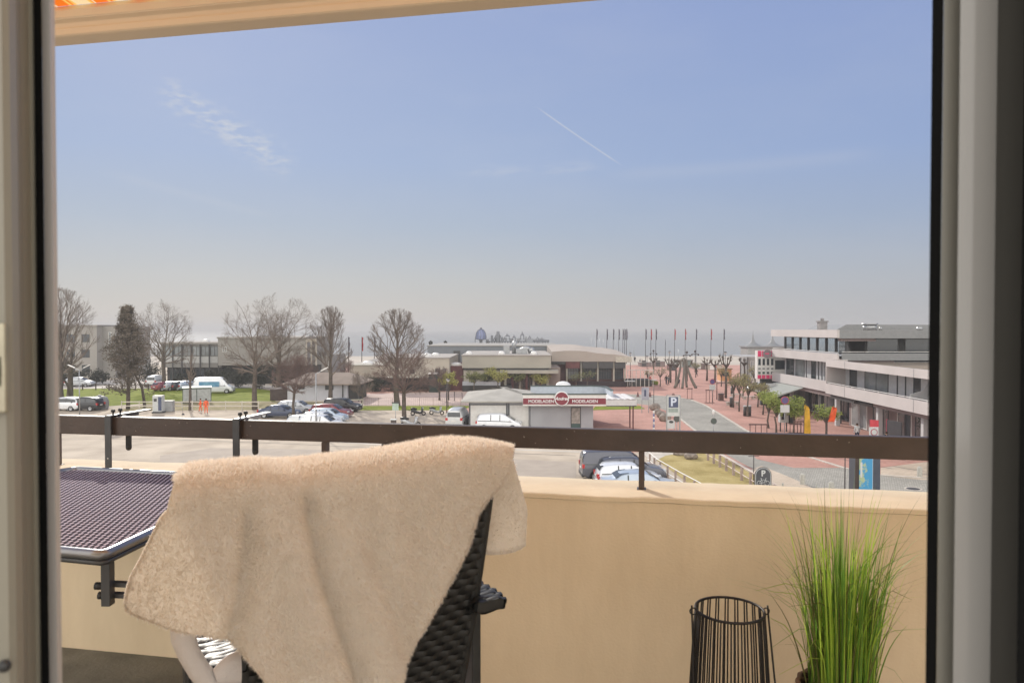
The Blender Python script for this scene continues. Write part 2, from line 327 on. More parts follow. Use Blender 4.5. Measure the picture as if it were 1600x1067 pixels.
def window(par, x0, x1, y, z0, z1, nx=1, ny=1, fm=None, gm=None, name='window', M=None, lab=None):
    """framed window on a wall facing -Y at depth y; frame ring + mullions proud, pane behind"""
    fm = fm or mull; gm = gm or glass_d; mb = MB(); t = .07
    for a, b_, c, d in ((x0, x1, z0, z0+t), (x0, x1, z1-t, z1), (x0, x0+t, z0+t, z1-t), (x1-t, x1, z0+t, z1-t)): mb.box(a, b_, y-.05, y+.03, c, d, M=M)
    for i in range(1, nx): xm = x0+(x1-x0)*i/nx; mb.box(xm-t/2, xm+t/2, y-.045, y+.02, z0+t, z1-t, M=M)
    for i in range(1, ny): zm = z0+(z1-z0)*i/ny; mb.box(x0+t, x1-t, y-.042, y+.018, zm-t/2, zm+t/2, M=M)
    w_ = mb.build(name, fm, par); MB().box(x0+t*.5, x1-t*.5, y-.018, y-.008, z0+t*.5, z1-t*.5, M=M).build('pane', gm, w_)
    if lab: w_['label'] = lab
    return w_
def domes(par, pts, r=.7, m=None):
    for p in pts: MB().lathe(p, [(r, -.05), (r, .05), (r*.9, .28), (r*.6, .45), (r*.25, .53), (.01, .55)], 14).build('skylight', m or white, par)
def hip(x0, x1, y0, y1, z, h, m, name, par, o=.35, ins=None):
    x0 -= o; x1 += o; y0 -= o; y1 += o; ins = ins if ins is not None else (y1-y0)/2; ym = (y0+y1)/2
    a = [(x0, y0, z), (x1, y0, z), (x1, y1, z), (x0, y1, z), (x0+ins, ym, z+h), (x1-ins, ym, z+h)]
    b_ = [(p[0], p[1], z-.14) for p in a[:4]]
    mb = MB().add(a+b_, [(0, 1, 5, 4), (1, 2, 5), (2, 3, 4, 5), (3, 0, 4), (6, 7, 1, 0), (7, 8, 2, 1), (8, 9, 3, 2), (9, 6, 0, 3), (9, 8, 7, 6)])
    return mb.build(name, m, par)
clear = bpy.data.materials.new('see_through_glass'); clear.use_nodes = True; t = clear.node_tree; t.nodes.clear(); o_ = t.nodes.new('ShaderNodeOutputMaterial'); g_ = t.nodes.new('ShaderNodeBsdfGlossy'); g_.inputs['Roughness'].default_value = .05; g_.inputs[0].default_value = (.6, .65, .7, 1); tp_ = t.nodes.new('ShaderNodeBsdfTransparent'); tp_.inputs[0].default_value = (.75, .8, .82, 1); mx = t.nodes.new('ShaderNodeMixShader'); mx.inputs[0].default_value = .25; t.links.new(tp_.outputs[0], mx.inputs[1]); t.links.new(g_.outputs[0], mx.inputs[2]); t.links.new(mx.outputs[0], o_.inputs[0])
# --- far left grey block
Y = 142; dgr = mat('weathered_grey_render', (.31, .295, .275), .85, var=.08, scale=.2)
b0 = T('apartment_block', 'tall grey flat-roofed block behind the trees at the far left', 'building', (0, 0, 0))
xl, xr = X(20, Y), X(152, Y); zt = Z(509.5, Y)
MB().box(xl, xr, Y, Y+18, 0, zt).build('wall', dgr, b0); MB().box(xr, X(172, Y), Y+2, Y+16, 0, zt-.05).build('side_wing', greyr, b0); MB().box(xl-.2, xr+.2, Y-.2, Y+18.2, zt, zt+.25).build('roof', roofm, b0)
window(b0, X(161.5, Y), X(166, Y), Y+2, Z(541, Y), Z(519, Y), 1, 3, white, glass_l)
for i in range(5):
    for k in range(3): window(b0, xl+2+i*3, xl+3.6+i*3, Y, 1.2+k*3.1, 2.8+k*3.1, 2, 1, mull, glass_d)
# --- glass office
Y = 131; b1 = T('office_building', 'two-storey office with a long band of windows behind the lawn', 'building')
x0, x1 = X(252, Y), X(346, Y); zt = Z(535, Y)
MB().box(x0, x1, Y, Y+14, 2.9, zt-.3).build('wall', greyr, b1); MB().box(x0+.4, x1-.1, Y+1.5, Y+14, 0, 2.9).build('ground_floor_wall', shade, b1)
MB().box(x0-.3, x1+.0, Y-.4, Y+14.3, zt-.3, zt+.05).build('roof', roofm, b1)
MB().box(x0+1, x1-.1, Y-.12, Y-.01, Z(567, Y), Z(557, Y)).build('spandrel_panel', mat('pale_spandrel', (.45, .45, .44), .6, var=.05), b1)
n = 6
for i in range(n):
    a = x0+.8+(x1-x0-1.2)*i/n; window(b1, a+.05, a+(x1-x0-1.2)/n-.05, Y, Z(556, Y), Z(541, Y), 2, 1, mull, glass_l)
    window(b1, a+.05, a+(x1-x0-1.2)/n-.05, Y+1.5, .3, 2.6, 2, 1, mull, glass_d)
for k in range(7): a = x0+.6+k*(x1-x0-1)/6; MB().box(a-.08, a+.08, Y-.4, Y-.2, 0, zt-.31).build('column', mull, b1)
domes(b1, [(X(322, Y+4), Y+4, zt+.05)], .7)
# --- cream hall 340..495
Y = 127; b2 = T('community_hall', 'pale windowless upper hall block behind the two largest bare trees', 'building')
x0, x1 = X(341, Y), X(478, Y); zt = Z(529, Y)
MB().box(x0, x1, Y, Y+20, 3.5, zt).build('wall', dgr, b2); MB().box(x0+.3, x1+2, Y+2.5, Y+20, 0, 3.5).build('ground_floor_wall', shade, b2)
MB().box(x0-.15, x1+.15, Y-.15, Y+20.15, zt, zt+.3).build('roof', roofm, b2)
for a in (348, 352): window(b2, X(a, Y), X(a+2.6, Y), Y, Z(550, Y), Z(541.5, Y), 1, 1, white, glass_d)
fr = MB(); xa, xb = X(479, Y), X(494, Y)
for a in (xa, (xa+xb)/2, xb): fr.box(a-.12, a+.12, Y, Y+.25, 3.5, zt)
fr.box(xa-.12, xb+.12, Y-.01, Y+.26, zt-.6, zt-.05); fr.box(xa+.12, xb-.12, Y+.05, Y+.2, Z(546, Y)-.2, Z(546, Y)); fr.build('stair_frame', cream, b2)
MB().box(x1+.15, xb+2, Y+3, Y+14, 0, Z(556, Y)).build('side_wing', greyr, b2)
for a in (397, 404, 430, 474): MB().cyl((X(a, Y), Y+5, zt+.3), .35, .5, 10).build('roof_vent', galv, b2)
# --- white hut
Y = 98; b3 = T('kiosk_hut', 'white boarded hut with a brown hipped roof behind the parked cars', 'hut')
x0, x1 = X(449, Y), X(543, Y); ze = Z(599.5, Y)
boards = mat('white_boards', (.54, .55, .60), .6, var=.05, scale=1)
mb = MB().box(x0, x1, Y, Y+8, 0, ze-.14)
for i in range(30): a = x0+(x1-x0)*(i+.5)/30; mb.box(a-.02, a+.02, Y-.02, Y-.001, .05, ze-.2)
mb.build('wall', boards, b3)
hip(x0, x1+1.2, Y, Y+8, ze, 1.35, rooft, 'roof', b3, .7, 2.6)
window(b3, X(464, Y), X(476, Y), Y-.02, Z(608, Y), Z(601.5, Y), 1, 1, mull, glass_d); window(b3, X(508, Y), X(521, Y), Y-.02, Z(609, Y), Z(601.5, Y), 1, 1, mull, glass_d)
po = MB(); [po.box(a-.08, a+.08, Y-.35, Y-.2, 0, ze-.14) for a in (x1-.6, x1+1.6)]; po.build('porch_post', mull, b3)
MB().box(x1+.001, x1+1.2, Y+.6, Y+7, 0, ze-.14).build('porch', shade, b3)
MB().box(X(449, Y)-2.6, X(449, Y)-.05, Y+.5, Y+6, 0, 1.6).build('store_box', mat('brown_store', (.09, .07, .065), .8), b3)
# --- beige building 545-600
Y = 119; b4 = T('beige_pavilion', 'beige flat pavilion with a white skylight dome right of the white hut', 'building')
x0, x1 = X(546, Y), X(612, Y); zt = Z(571.5, Y)
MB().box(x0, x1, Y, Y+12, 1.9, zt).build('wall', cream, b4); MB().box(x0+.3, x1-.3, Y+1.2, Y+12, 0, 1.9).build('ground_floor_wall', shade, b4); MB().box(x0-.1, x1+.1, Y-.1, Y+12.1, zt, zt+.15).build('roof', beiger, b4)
domes(b4, [(X(575, Y+3), Y+3, zt+.15)], 1.0)
b5 = T('brown_roof_hall', 'low hall with a long grey-brown hipped roof behind the beige pavilion', 'building'); Y = 138
hip(X(556, Y), X(660, Y), Y, Y+16, Z(569, Y), 1.9, roofm, 'roof', b5, .4, 7); MB().box(X(558, Y), X(658, Y), Y, Y+16, 0, Z(569, Y)-.14).build('wall', shade, b5)
# --- beige 598-718
Y = 113; b6 = T('beige_shop_hall', 'beige hall with small windows behind the tall oval bare tree', 'building')
x0, x1 = X(606, Y), X(702, Y); zt = Z(560, Y)
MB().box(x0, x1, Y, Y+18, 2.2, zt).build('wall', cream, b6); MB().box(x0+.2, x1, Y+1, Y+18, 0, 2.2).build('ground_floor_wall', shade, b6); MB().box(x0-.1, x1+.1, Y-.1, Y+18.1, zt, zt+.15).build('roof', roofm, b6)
window(b6, X(680, Y), X(688, Y), Y, Z(584, Y), Z(576, Y), 2, 1, mull, glass_d); window(b6, X(691.5, Y), X(697, Y), Y, Z(581, Y), Z(576, Y), 1, 1, mull, glass_l); window(b6, X(640, Y), X(648, Y), Y, Z(584, Y), Z(577, Y), 2, 1, mull, glass_d)
domes(b6, [(X(668, Y+5), Y+5, zt+.15), (X(681, Y+8), Y+8, zt+.15)], .7)
MB().box(x1, X(722, Y), Y+2.2, Y+16, 0, Z(573, Y)).build('link_block', darkred, b6); domes(b6, [(X(712, Y+4), Y+4, Z(573, Y))], 1.1)
MB().box(X(672, Y), X(686, Y), Y-1.6, Y-.05, 0, 2.9).build('dark_kiosk', mat('green_black', (.02, .035, .03), .5), b6); MB().box(X(671, Y), X(685, Y), Y-1.8, Y-.02, 2.9, 3.1).build('kiosk_top', white, b6)
MB().box(X(605, Y), X(662, Y), Y-1.5, Y-.06, 2.3, 2.45).build('canopy', beiger, b6)
# --- long metal-clad hall
Y = 142; b7 = T('metal_clad_hall', 'long low hall clad in blue-grey metal sheets in front of the pier', 'building')
x0, x1 = X(668, Y), X(874, Y); zt = Z(541, Y)
mb = MB().box(x0, x1, Y, Y+25, 0, zt)
for i in range(70): a = x0+(x1-x0)*(i+.5)/70; mb.box(a-.05, a+.05, Y-.05, Y-.001, 3, zt-.05)
mb.build('wall', metalc, b7); MB().box(x0-.15, x1+.15, Y-.15, Y+25, zt, zt+.18).build('roof_edge', greyr, b7)
x4 = X(735, Y); MB().box(X(709, Y), X(719, Y), Y-.3, Y-.055, Z(569, Y), Z(548, Y)).build('door', mull, b7); MB().box(X(836, Y), X(847, Y), Y-.25, Y-.055, Z(551, Y), Z(548, Y)).build('louvre', mull, b7)
# --- beige hall 722-862 with big fascia
Y = 114; b8 = T('fascia_hall', 'beige hall with a deep plain fascia behind the red-striped shop', 'building')
x0, x1 = X(722, Y), X(861, Y); zt = Z(556, Y); zf = Z(575, Y)
MB().box(x0, x1, Y, Y+22, zf, zt).build('fascia', beiger, b8); MB().box(x0+.3, x1+1.6, Y+1.6, Y+22, 0, zf).build('wall', mat('brown_front', (.23, .19, .17), .8, var=.2, scale=.4), b8)
MB().box(x0-.12, x1+.12, Y-.12, Y+22.1, zt, zt+.16).build('roof', roofm, b8); MB().box(x0+.3, x1-.4, Y+.3, Y+1.55, zf-.35, zf-.003).build('soffit_beam', mull, b8)
MB().box(x0+.2, X(780, Y), Y+.5, Y+1.55, 1.2, Z(577.5, Y)).build('white_hoarding', cream, b8); MB().box(X(780, Y)+.1, X(872, Y), Y-1.0, Y+1.4, Z(583, Y), Z(578, Y)-.02).build('canopy', beiger, b8)
MB().box(x0+.1, X(782, Y), Y-.6, Y+.45, .1, Z(596, Y)).build('display_wall', mat('pale_blue_white', (.48, .50, .54), .6, var=.06), b8); MB().box(x0+.1, X(800, Y), Y-.9, Y-.62, 0, .95).build('low_wall', shade, b8)
for i in range(7): a = X(788+i*11, Y); MB().box(a, a+.35, Y+.1, Y+.5, 0, Z(583, Y)).build('column', darkred if i % 2 else beiger, b8)
for i in range(5): window(b8, X(789+i*14, Y), X(799+i*14, Y), Y+1.6, .4, 2.9, 2, 1, mull, glass_d)
domes(b8, [(X(733, Y+3), Y+3, zt+.16), (X(784, Y+3), Y+3, zt+.16), (X(834, Y+3), Y+3, zt+.16)], .55)
vt = MB(); vt.cbox((X(791.5, Y+5), Y+5, zt+.85), 1.0, .9, 1.5); vt.build('roof_vent', galv, b8)
dk = MB(); dk.tube([(X(803, Y+6), Y+6, zt+.1), (X(803, Y+6), Y+6, zt+1.6), (X(805, Y+6), Y+6, zt+2.3)], .35, 10); dk.tube([(X(812, Y+6), Y+6, zt+.6), (X(822, Y+6), Y+6, zt+1.1), (X(829, Y+6), Y+6, zt+.9)], .4, 10); dk.cbox((X(815, Y+6), Y+6, zt+.6), 2, 1, .8); dk.tube([(X(829, Y+6), Y+6, zt+1.1), (X(831, Y+6), Y+6, zt+.2)], .55, 10); dk.build('ventilation_duct', galv, b8)
# --- restaurant with curved roof
Y = 124; b9 = T('restaurant', 'restaurant with gently waved pale roof and dark red window fronts', 'building')
pr = [(862, 547), (884, 545.5), (903, 545.5), (916, 546.5), (930, 549), (945, 550.5), (960, 551), (975, 553.5), (987, 556)]
top = [(X(a, Y), Z(b_+2.5, Y)) for a, b_ in pr]; n = len(top); zb = Z(565, Y)
vs = []
for yy, k, dz in ((Y, 0, 0), (Y+18, 0, .75)): vs += [(x, yy, z+dz) for x, z in top]
vs += [(x, Y, zb) for x, z in top]+[(x, Y+18, zb) for x, z in top]
fs = [(i, i+1, n+i+1, n+i) for i in range(n-1)]+[(2*n+i, 2*n+i+1, i+1, i) for i in range(n-1)]+[(n+i, n+i+1, 3*n+i+1, 3*n+i) for i in range(n-1)]+[(0, n, 3*n, 2*n), (n-1, 3*n-1, 4*n-1, 2*n-1)[::1]]
MB().add(vs, fs[:-1]+[(n-1, 3*n-1, 4*n-1, 2*n-1)]).build('roof', mat('pale_roof_fascia', (.37, .325, .29), .85, var=.05, scale=.3), b9)
x0, x1 = X(862, Y), X(975, Y)
MB().box(x0, x1, Y+1.4, Y+17, 0, zb-.003).build('wall', mat('dark_red_wall', (.085, .05, .05), .8, var=.25, scale=.6), b9)
for i, (a, c, m_) in enumerate([(884, 906, darkred), (910, 933, mull), (936, 958, mull), (961, 977, mull)]):
    MB().box(X(a, Y), X(c, Y), Y+.1, Y+.35, zb-.02-1.15, zb-.003).build('window_hood', m_, b9)
    window(b9, X(a, Y)+.1, X(c, Y)-.1, Y+1.4, 1.1, zb-.25, 5, 2, mull, glass_d if i else glass_l)
for a in (886, 908.5, 934.5, 959.5, 977): MB().box(X(a, Y)-.14, X(a, Y)+.14, Y+.4, Y+.7, 0, zb-.004).build('column', cream if a > 950 else beiger, b9)
MB().box(X(962, Y), X(987, Y), Y-.12, Y-.003, Z(566, Y), Z(557.5, Y)).build('sign_board', mat('sign_cream', (.45, .42, .36), .7), b9)
text('Café Seeblick', .8, mat('sign_brown', (.20, .15, .12), .6, var=0), b9, (X(974, Y), Y-.14, Z(562, Y)), shear=.3) if False else None
MB().box(X(861, Y)-.2, X(881, Y), Y-3.5, Y-3.3, Z(567.5, Y), Z(563.5, Y)).build('roof_sign', shade, b9)
MB().box(X(900, Y), X(975, Y), Y-2.2, Y-2.0, 0, 1.0).build('terrace_wall', mat('terrace_dark', (.05, .04, .045), .8), b9)
ter = MB()
for i in range(7): a = X(978+i*6.5, Y); ter.box(a-.05, a+.05, Y-2, Y-1.9, 0, 2.9); 
ter.box(X(977, Y), X(1018, Y), Y-2.1, Y-1.8, 2.9, 3.0); ter.build('terrace_frame', mat('pale_frame', (.5, .47, .43), .6), b9)
MB().box(X(977, Y), X(1016, Y), Y-1, Y+3, .02, 1.15).build('terrace_screen', shade, b9)
# --- foreground red-striped shop
Y = 70; s1 = T('fashion_shop', 'white single-storey shop with a red stripe, round red sign and grey hipped roof', 'shop')
wht = mat('white_render', (.35, .355, .38), .8, var=.06, scale=.5, bump=.2, bscale=30)
x0, xm, x1 = X(732, Y), X(829, Y), X(927, Y)
MB().box(x0, xm, Y+.5, Y+9, 0, Z(629, Y)).build('garage_wall', wht, s1); MB().box(xm, x1, Y, Y+9.5, 0, 2.55).build('shop_wall', wht, s1)
dv = MB(); [dv.box(X(a, Y+.5)-.04, X(a, Y+.5)+.04, Y+.45, Y+.499, 0, 2.6) for a in (733.5, 792, 795, 829)]; dv.box(x0, X(792, Y+.5)-.05, Y+.46, Y+.498, 2.42, 2.47); dv.build('downpipe', dark, s1)
for a, c in ((735, 790.5), (796.5, 826)):
    gd = MB().box(X(a, Y), X(c, Y), Y+.44, Y+.497, .03, 2.4)
    for k in range(8): gd.box(X(a, Y), X(c, Y), Y+.425, Y+.439, .1+k*.29, .13+k*.29)
    gd.build('garage_door', white, s1)
hip(x0-.2, X(842, Y), Y+.2, Y+10.4, Z(628, Y)+.1, .95, roofp, 'hipped_roof', s1, .55, 4.6)
sw = wht
fa0, fa1 = X(817, Y-1), X(947, Y-1)
MB().box(fa0, fa1, Y-1, Y-.85, Z(634, Y-1), Z(616.5, Y-1)).build('fascia', white, s1); MB().box(fa0, fa1, Y-.845, Y+8, Z(634, Y-1)+.02, Z(634, Y-1)+.2).build('soffit', white, s1)
MB().box(fa0-.06, fa1+.06, Y-1.08, Y-.8, Z(616.5, Y-1), Z(616.5, Y-1)+.1).build('fascia_trim', mat('dark_green_trim', (.05, .07, .06), .5), s1)
MB().box(fa0+.1, fa1-.1, Y-.79, Y+9.5, 2.62, 2.72).build('flat_roof', mat('pale_green_roof', (.42, .46, .43), .8, var=.1, scale=.3), s1)
redm = mat('sign_red', (.20, .03, .045), .5, var=.04); wsgn = mat('sign_white', (.7, .7, .7), .5, var=0)
st = MB().box(fa0+.02, fa1-.02, Y-1.04, Y-1.002, Z(631.5, Y-1), Z(622.2, Y-1)).build('red_stripe', redm, s1)
text('MODELADEN', .42, wsgn, st, (X(845.5, Y-1), Y-1.05, Z(627, Y-1)), bold=.008); text('MODELADEN', .42, wsgn, st, (X(914, Y-1), Y-1.05, Z(627, Y-1)), bold=.008)
cc = V((X(877.5, Y-1), Y-1.1, Z(622.5, Y-1))); RM = Matrix.Translation(cc) @ Matrix.Rotation(pi/2, 4, 'X')
sg = MB().lathe((0, 0, 0), [(.001, .12), (.70, .12), (.72, .1), (.72, -.02), (.001, -.02)], 40, M=RM, smooth=False); sg = sg.build('round_sign', wsgn, s1)
dsc = MB().lathe((0, 0, 0), [(.001, .135), (.625, .135), (.625, .121)], 40, M=RM, smooth=False).build('sign_face', redm, sg)
text('Andreé'.replace('é', 'e'), .44, wsgn, sg, (cc.x, cc.y-.14, cc.z+.0), shear=.35, bold=.012)
zd = 2.5; dr = MB(); da, db = X(893, Y), X(906.5, Y); dr.box(da-.07, da, Y-.05, Y-.001, 0, 2.2); dr.box(db, db+.07, Y-.05, Y-.001, 0, 2.2); dr.box(da-.07, db+.07, Y-.052, Y-.001, 2.2, 2.27); dr = dr.build('door', dark, s1)
MB().box(da, db, Y-.02, Y-.001, .62, 2.2).build('pane', mat('door_glass', (.28, .25, .23), .3, var=.3, scale=3), dr); MB().box(da, db, Y-.03, Y-.001, .02, .62).build('kick_plate', mat('dark_green_panel', (.05, .09, .085), .5), dr)
# raised curved parapet behind
par = [(X(829, Y+7), Y+7)]+[(X(829, Y+7)+(X(930, Y+7)-X(829, Y+7))*t, Y+7) for t in (.3, .6, .92)]
ex, ey = par[-1]; par += [(ex+1.6*sin(a), ey-1.6+1.6*cos(a)) for a in (.3, .6, .9, 1.2, 1.5)]; par += [(par[-1][0], Y+1.2)]
pm = MB(); zt = Z(603.5, Y+7); n = len(par)
for (z0_, z1_, off, mi) in ((2.6, zt, 0, 0), (zt, zt+.09, .06, 1)):
    vs = []; 
    for i, p in enumerate(par):
        d = (V(par[min(i+1, n-1)])-V(par[max(i-1, 0)])).normalized(); q = V((-d.y, d.x)); vs += [(p[0]+q.x*(.1+off), p[1]+q.y*(.1+off), z0_), (p[0]+q.x*(.1+off), p[1]+q.y*(.1+off), z1_), (p[0]-q.x*(.1+off), p[1]-q.y*(.1+off), z1_), (p[0]-q.x*(.1+off), p[1]-q.y*(.1+off), z0_)]
    pm.add(vs, [tuple(i*4+j for j in (k, (k+1) % 4))+tuple((i+1)*4+j for j in ((k+1) % 4, k)) for i in range(n-1) for k in range(4)]+[(0, 1, 2, 3), tuple((n-1)*4+j for j in (3, 2, 1, 0))], mi)
pm.build('curved_parapet', [mat('blue_grey_parapet', (.42, .46, .52), .6, var=.06), mat('dark_green_trim', (.05, .07, .06), .5)], s1)
domes(s1, [(X(880, Y+8.5), Y+8.5, zt-.1)], .85, wsgn)
# barrel canopy on the right with four lobes
cm = mat('canopy_fabric', (.7, .7, .7), .6, var=.04, trans=.25); ck = MB(); cx0, cx1 = X(947, Y-.8), X(995, Y-.8); zc = Z(633.5, Y-.8)
ck.box(cx0, cx1, Y-.9, Y-.86, zc, zc+.55); n = 5
for k in range(n):
    a = cx0+(cx1-cx0)*k/n; b_ = cx0+(cx1-cx0)*(k+1)/n; rr_ = (b_-a)/2
    vs = []
    for j in range(9): th = pi*j/8; vs += [((a+b_)/2-rr_*cos(th), Y-.9, zc+.6+rr_*.22*sin(th)), ((a+b_)/2-rr_*cos(th)-.2, Y+4.6, zc+.62+rr_*.25*sin(th))]
    ck.add(vs, [(2*j, 2*j+2, 2*j+3, 2*j+1) for j in range(8)]+[tuple(range(0, 18, 2))], 0, True)
ck.box(cx1-.04, cx1, Y-.86, Y+4.6, zc, zc+.55)
ck.build('canopy', cm, s1)
MB().box(cx0+.05, cx1-.05, Y-.84, Y-.74, zc-.09, zc-.004).build('canopy_beam', mull, s1)
for a, yy in ((984.5, Y+1.4), (989.5, Y-.6)): MB().box(X(a, yy)-.06, X(a, yy)+.06, yy, yy+.12, 0, zc-.1).build('canopy_post', darkred, s1)
# --- shopping terrace on the right
tp = mat('pink_grey_panels', (.475, .44, .43), .7, var=.05, scale=.4); tg = mat('grey_fascia', (.22, .225, .23), .6, var=.05); twl = mat('white_wall_panel', (.48, .48, .49), .7, var=.05)
brw = mat('mauve_wall', (.25, .20, .195), .8, var=.08, scale=.5); gravel = mat('gravel_roof', (.20, .165, .13), .95, var=.25, scale=6, bump=.5)
SB = T('shopping_terrace', 'long terraced building with pale bands, glass shopfronts and a dark top floor', 'building')
# near block, rotated so its facade runs a little to the right going away
ang = atan(.034); MN = Matrix.Translation((30.2+.034*44, 44, 0)) @ Matrix.Rotation(-ang, 4, 'Z')   # local: x = into the block, y = along the facade
Ln = 29.2
def nb(name, x0, x1, y0, y1, z0, z1, m): return MB().box(x0, x1, y0, y1, z0, z1, M=MN).build(name, m, SB)
nb('balcony_band', 0, .18, 0, Ln, 3.35, 4.38, tp); nb('balcony_floor', .18, 6, 0, Ln, 3.35, 3.6, brw); nb('roof_band', 0, .2, 0, Ln, 6.15, 6.85, tp); nb('upper_ceiling', .2, 12, 0, Ln, 6.2, 6.4, twl); nb('gravel_roof', .2, 30, 0, Ln+.1, 6.4, 6.55, gravel)
nb('upper_wall', 2.0, 12, 0, Ln, 3.6, 6.2, twl); nb('shop_wall', 2.4, 12, 0, Ln, 0, 3.35, brw); nb('band_end', 0, 2.2, Ln, Ln+.15, 3.35, 6.84, tp)
MR = MN @ Matrix.Translation((0, 0, 0)) @ Matrix.Rotation(-pi/2, 4, 'Z')  # window() faces -Y: map its x to -along, y to depth
def nwin(y0, y1, dep, z0, z1, nx=1, ny=1, fm=None, gm=None, name='window'): return window(SB, -y1, -y0, dep, z0, z1, nx, ny, fm, gm, name, M=MR)
# (x',y') = rot(-90): local x = y', local y = -x' : window x=-y
for a, b_, g in ((26.6, 28.2, glass_d), (20.3, 24.9, glass_l), (14.9, 16.0, glass_d)): nwin(a, b_, 2.0, 3.75, 6.1, 1 if b_-a < 2 else 2, 1, mull, g)
for a in (18.6, 17.2, 13.0, 11.8, 10.0, 8.6, 7.0, 5.2, 3.4, 2.0): nb('panel_divider', 1.94, 1.995, a, a+.14, 3.6, 6.18, mull)
for a in (2.6, 4.4, 6.2): nwin(a, a+1.2, 2.0, 3.75, 6.1, 1, 1, mull, glass_l)
hr = MB(); hr.bar(MN @ V((.08, 0, 4.5)), MN @ V((.08, Ln, 4.5)), .05, .05)
for k in range(12): hr.bar(MN @ V((.08, k*2.6, 4.38)), MN @ V((.08, k*2.6, 4.5)), .04, .04)
hr.build('handrail', white, SB)
sd = MB(); [sd.box(.1, .13, a, a+.03, 3.36, 4.37, M=MN) for a in ()]; 
for a in (12.2, 24.8): nb('band_joint', -.012, -.001, a, a+.05, 3.36, 4.37, tg); nb('band_joint', -.012, -.001, a, a+.05, 6.16, 6.84, tg)
bd = MB(); bd.add([MN @ V(p) for p in ((.25, 13.2, 3.62), (1.9, 13.2, 3.62), (1.9, 13.2, 5.9), (1.2, 13.2, 5.0), (.25, 13.2, 4.7), (.25, 13.25, 3.62), (1.9, 13.25, 3.62), (1.9, 13.25, 5.9), (1.2, 13.25, 5.0), (.25, 13.25, 4.7))], [(0, 1, 2, 3, 4), (9, 8, 7, 6, 5)]+[(i, (i+1) % 5, 5+(i+1) % 5, 5+i) for i in range(5)]); bd.build('balcony_divider', twl, SB)
# shopfronts of the near block
nwin(21.0, 24.0, 2.4, .1, 3.0, 3, 1, mull, glass_d, 'shop_window'); nwin(25.2, 28.6, 2.4, .1, 3.0, 2, 1, white, glass_l, 'shop_window'); nwin(17.0, 19.4, 2.4, .1, 2.6, 1, 1, white, glass_d, 'shop_door'); nwin(13.4, 16.4, 2.4, .1, 2.6, 2, 1, mull, glass_d, 'shop_window')
nb('shop_canopy', .6, 2.39, 20.4, 28.2, 2.85, 3.1, mull); nb('shop_canopy_edge', .3, .59, 23.4, 28.8, 2.9, 3.345, mull)
nb('soffit_beam', .5, .9, 0, 20, 2.95, 3.345, brw)
sgb = nb('shop_sign', 1.2, 1.4, 7.0, 9.9, 1.7, 3.1, mat('sign_dark_grey_green', (.06, .075, .07), .5, var=0))
rt = (MN @ V((1.19, 8.45, 0))); RZ = -pi/2-ang
text('Outlet', .62, wsgn, sgb, (rt.x-.012, rt.y, 2.72), (pi/2, 0, RZ), bold=.012); text('SALE', .5, mat('sign_pink', (.75, .06, .14), .5, var=0), sgb, (rt.x-.012, rt.y, 2.12), (pi/2, 0, RZ), bold=.015)
nb('sign_wall', 1.42, 2.39, 6.9, 10.0, 0, 3.3, brw); nb('drainpipe', 1.0, 1.15, 6.3, 6.6, 0, 3.345, mull)
for a in (1.2, 4): nwin(a, a+2.2, 2.4, .4, 2.5, 2, 1, mull, glass_l, 'shop_window')
for a in (12.6, 20.1, 29.0): nb('column', .9, 1.3, a-.2, a+.2, 0, 3.345, twl)
# far block
yF, yG = 73.6, 92.0; XF = 34.0
def fb(name, x0, x1, y0, y1, z0, z1, m): return MB().box(x0, x1, y0, y1, z0, z1).build(name, m, SB)
fb('balcony_band', XF, XF+.2, yF, yG, 3.25, 4.4, tp); fb('balcony_floor', XF+.2, XF+6, yF, yG, 3.3, 3.6, brw); fb('balcony_band', XF, XF+.2, yF-.05, yG, 6.45, 7.42, tp); fb('balcony_floor', XF+.2, XF+6, yF, yG, 6.5, 6.75, brw)
fb('upper_wall', XF+1.6, XF+14, yF, yG-.2, 3.6, 6.5, twl); fb('shop_wall', XF+2.4, XF+14, yF+.1, yG-.2, 0, 3.3, brw)
fb('end_wall', XF+.3, XF+1.6, yF-.06, yF+3.2, 3.6, 6.44, twl)
MF = Matrix.Translation((XF, yG, 0)) @ Matrix.Rotation(-pi/2, 4, 'Z')   # local x = -Y from yG, y = +X
def fwin(a, b_, dep, z0, z1, nx=1, fm=None, gm=None, name='window'): return window(SB, a, b_, dep, z0, z1, nx, 1, fm, gm, name, M=MF)
for a, b_, g in ((.8, 3.2, glass_d), (3.8, 6.4, glass_l), (8.4, 9.6, glass_d), (12.0, 13.3, glass_d)): fwin(a, b_, 1.6, 3.75, 6.3, 1, mull, g)
for a in (6.9, 10.3, 11.2, 14.2): fb('panel_divider', XF+1.54, XF+1.595, yG-a-.12, yG-a, 3.6, 6.48, mull)
for i in range(4): fwin(1.2+i*4.0, 4.6+i*4.0, 2.4, .1, 2.9, 2, white if i == 1 else mull, glass_d if i % 2 else glass_l, 'shop_window')
for i in range(5): fb('column', XF+.6, XF+1.0, yF+1+i*4.2, yF+1.4+i*4.2, 0, 3.25, twl if i == 3 else mull)
fb('soffit_beam', XF+.3, XF+.6, yF, yG-2, 2.75, 3.24, brw)
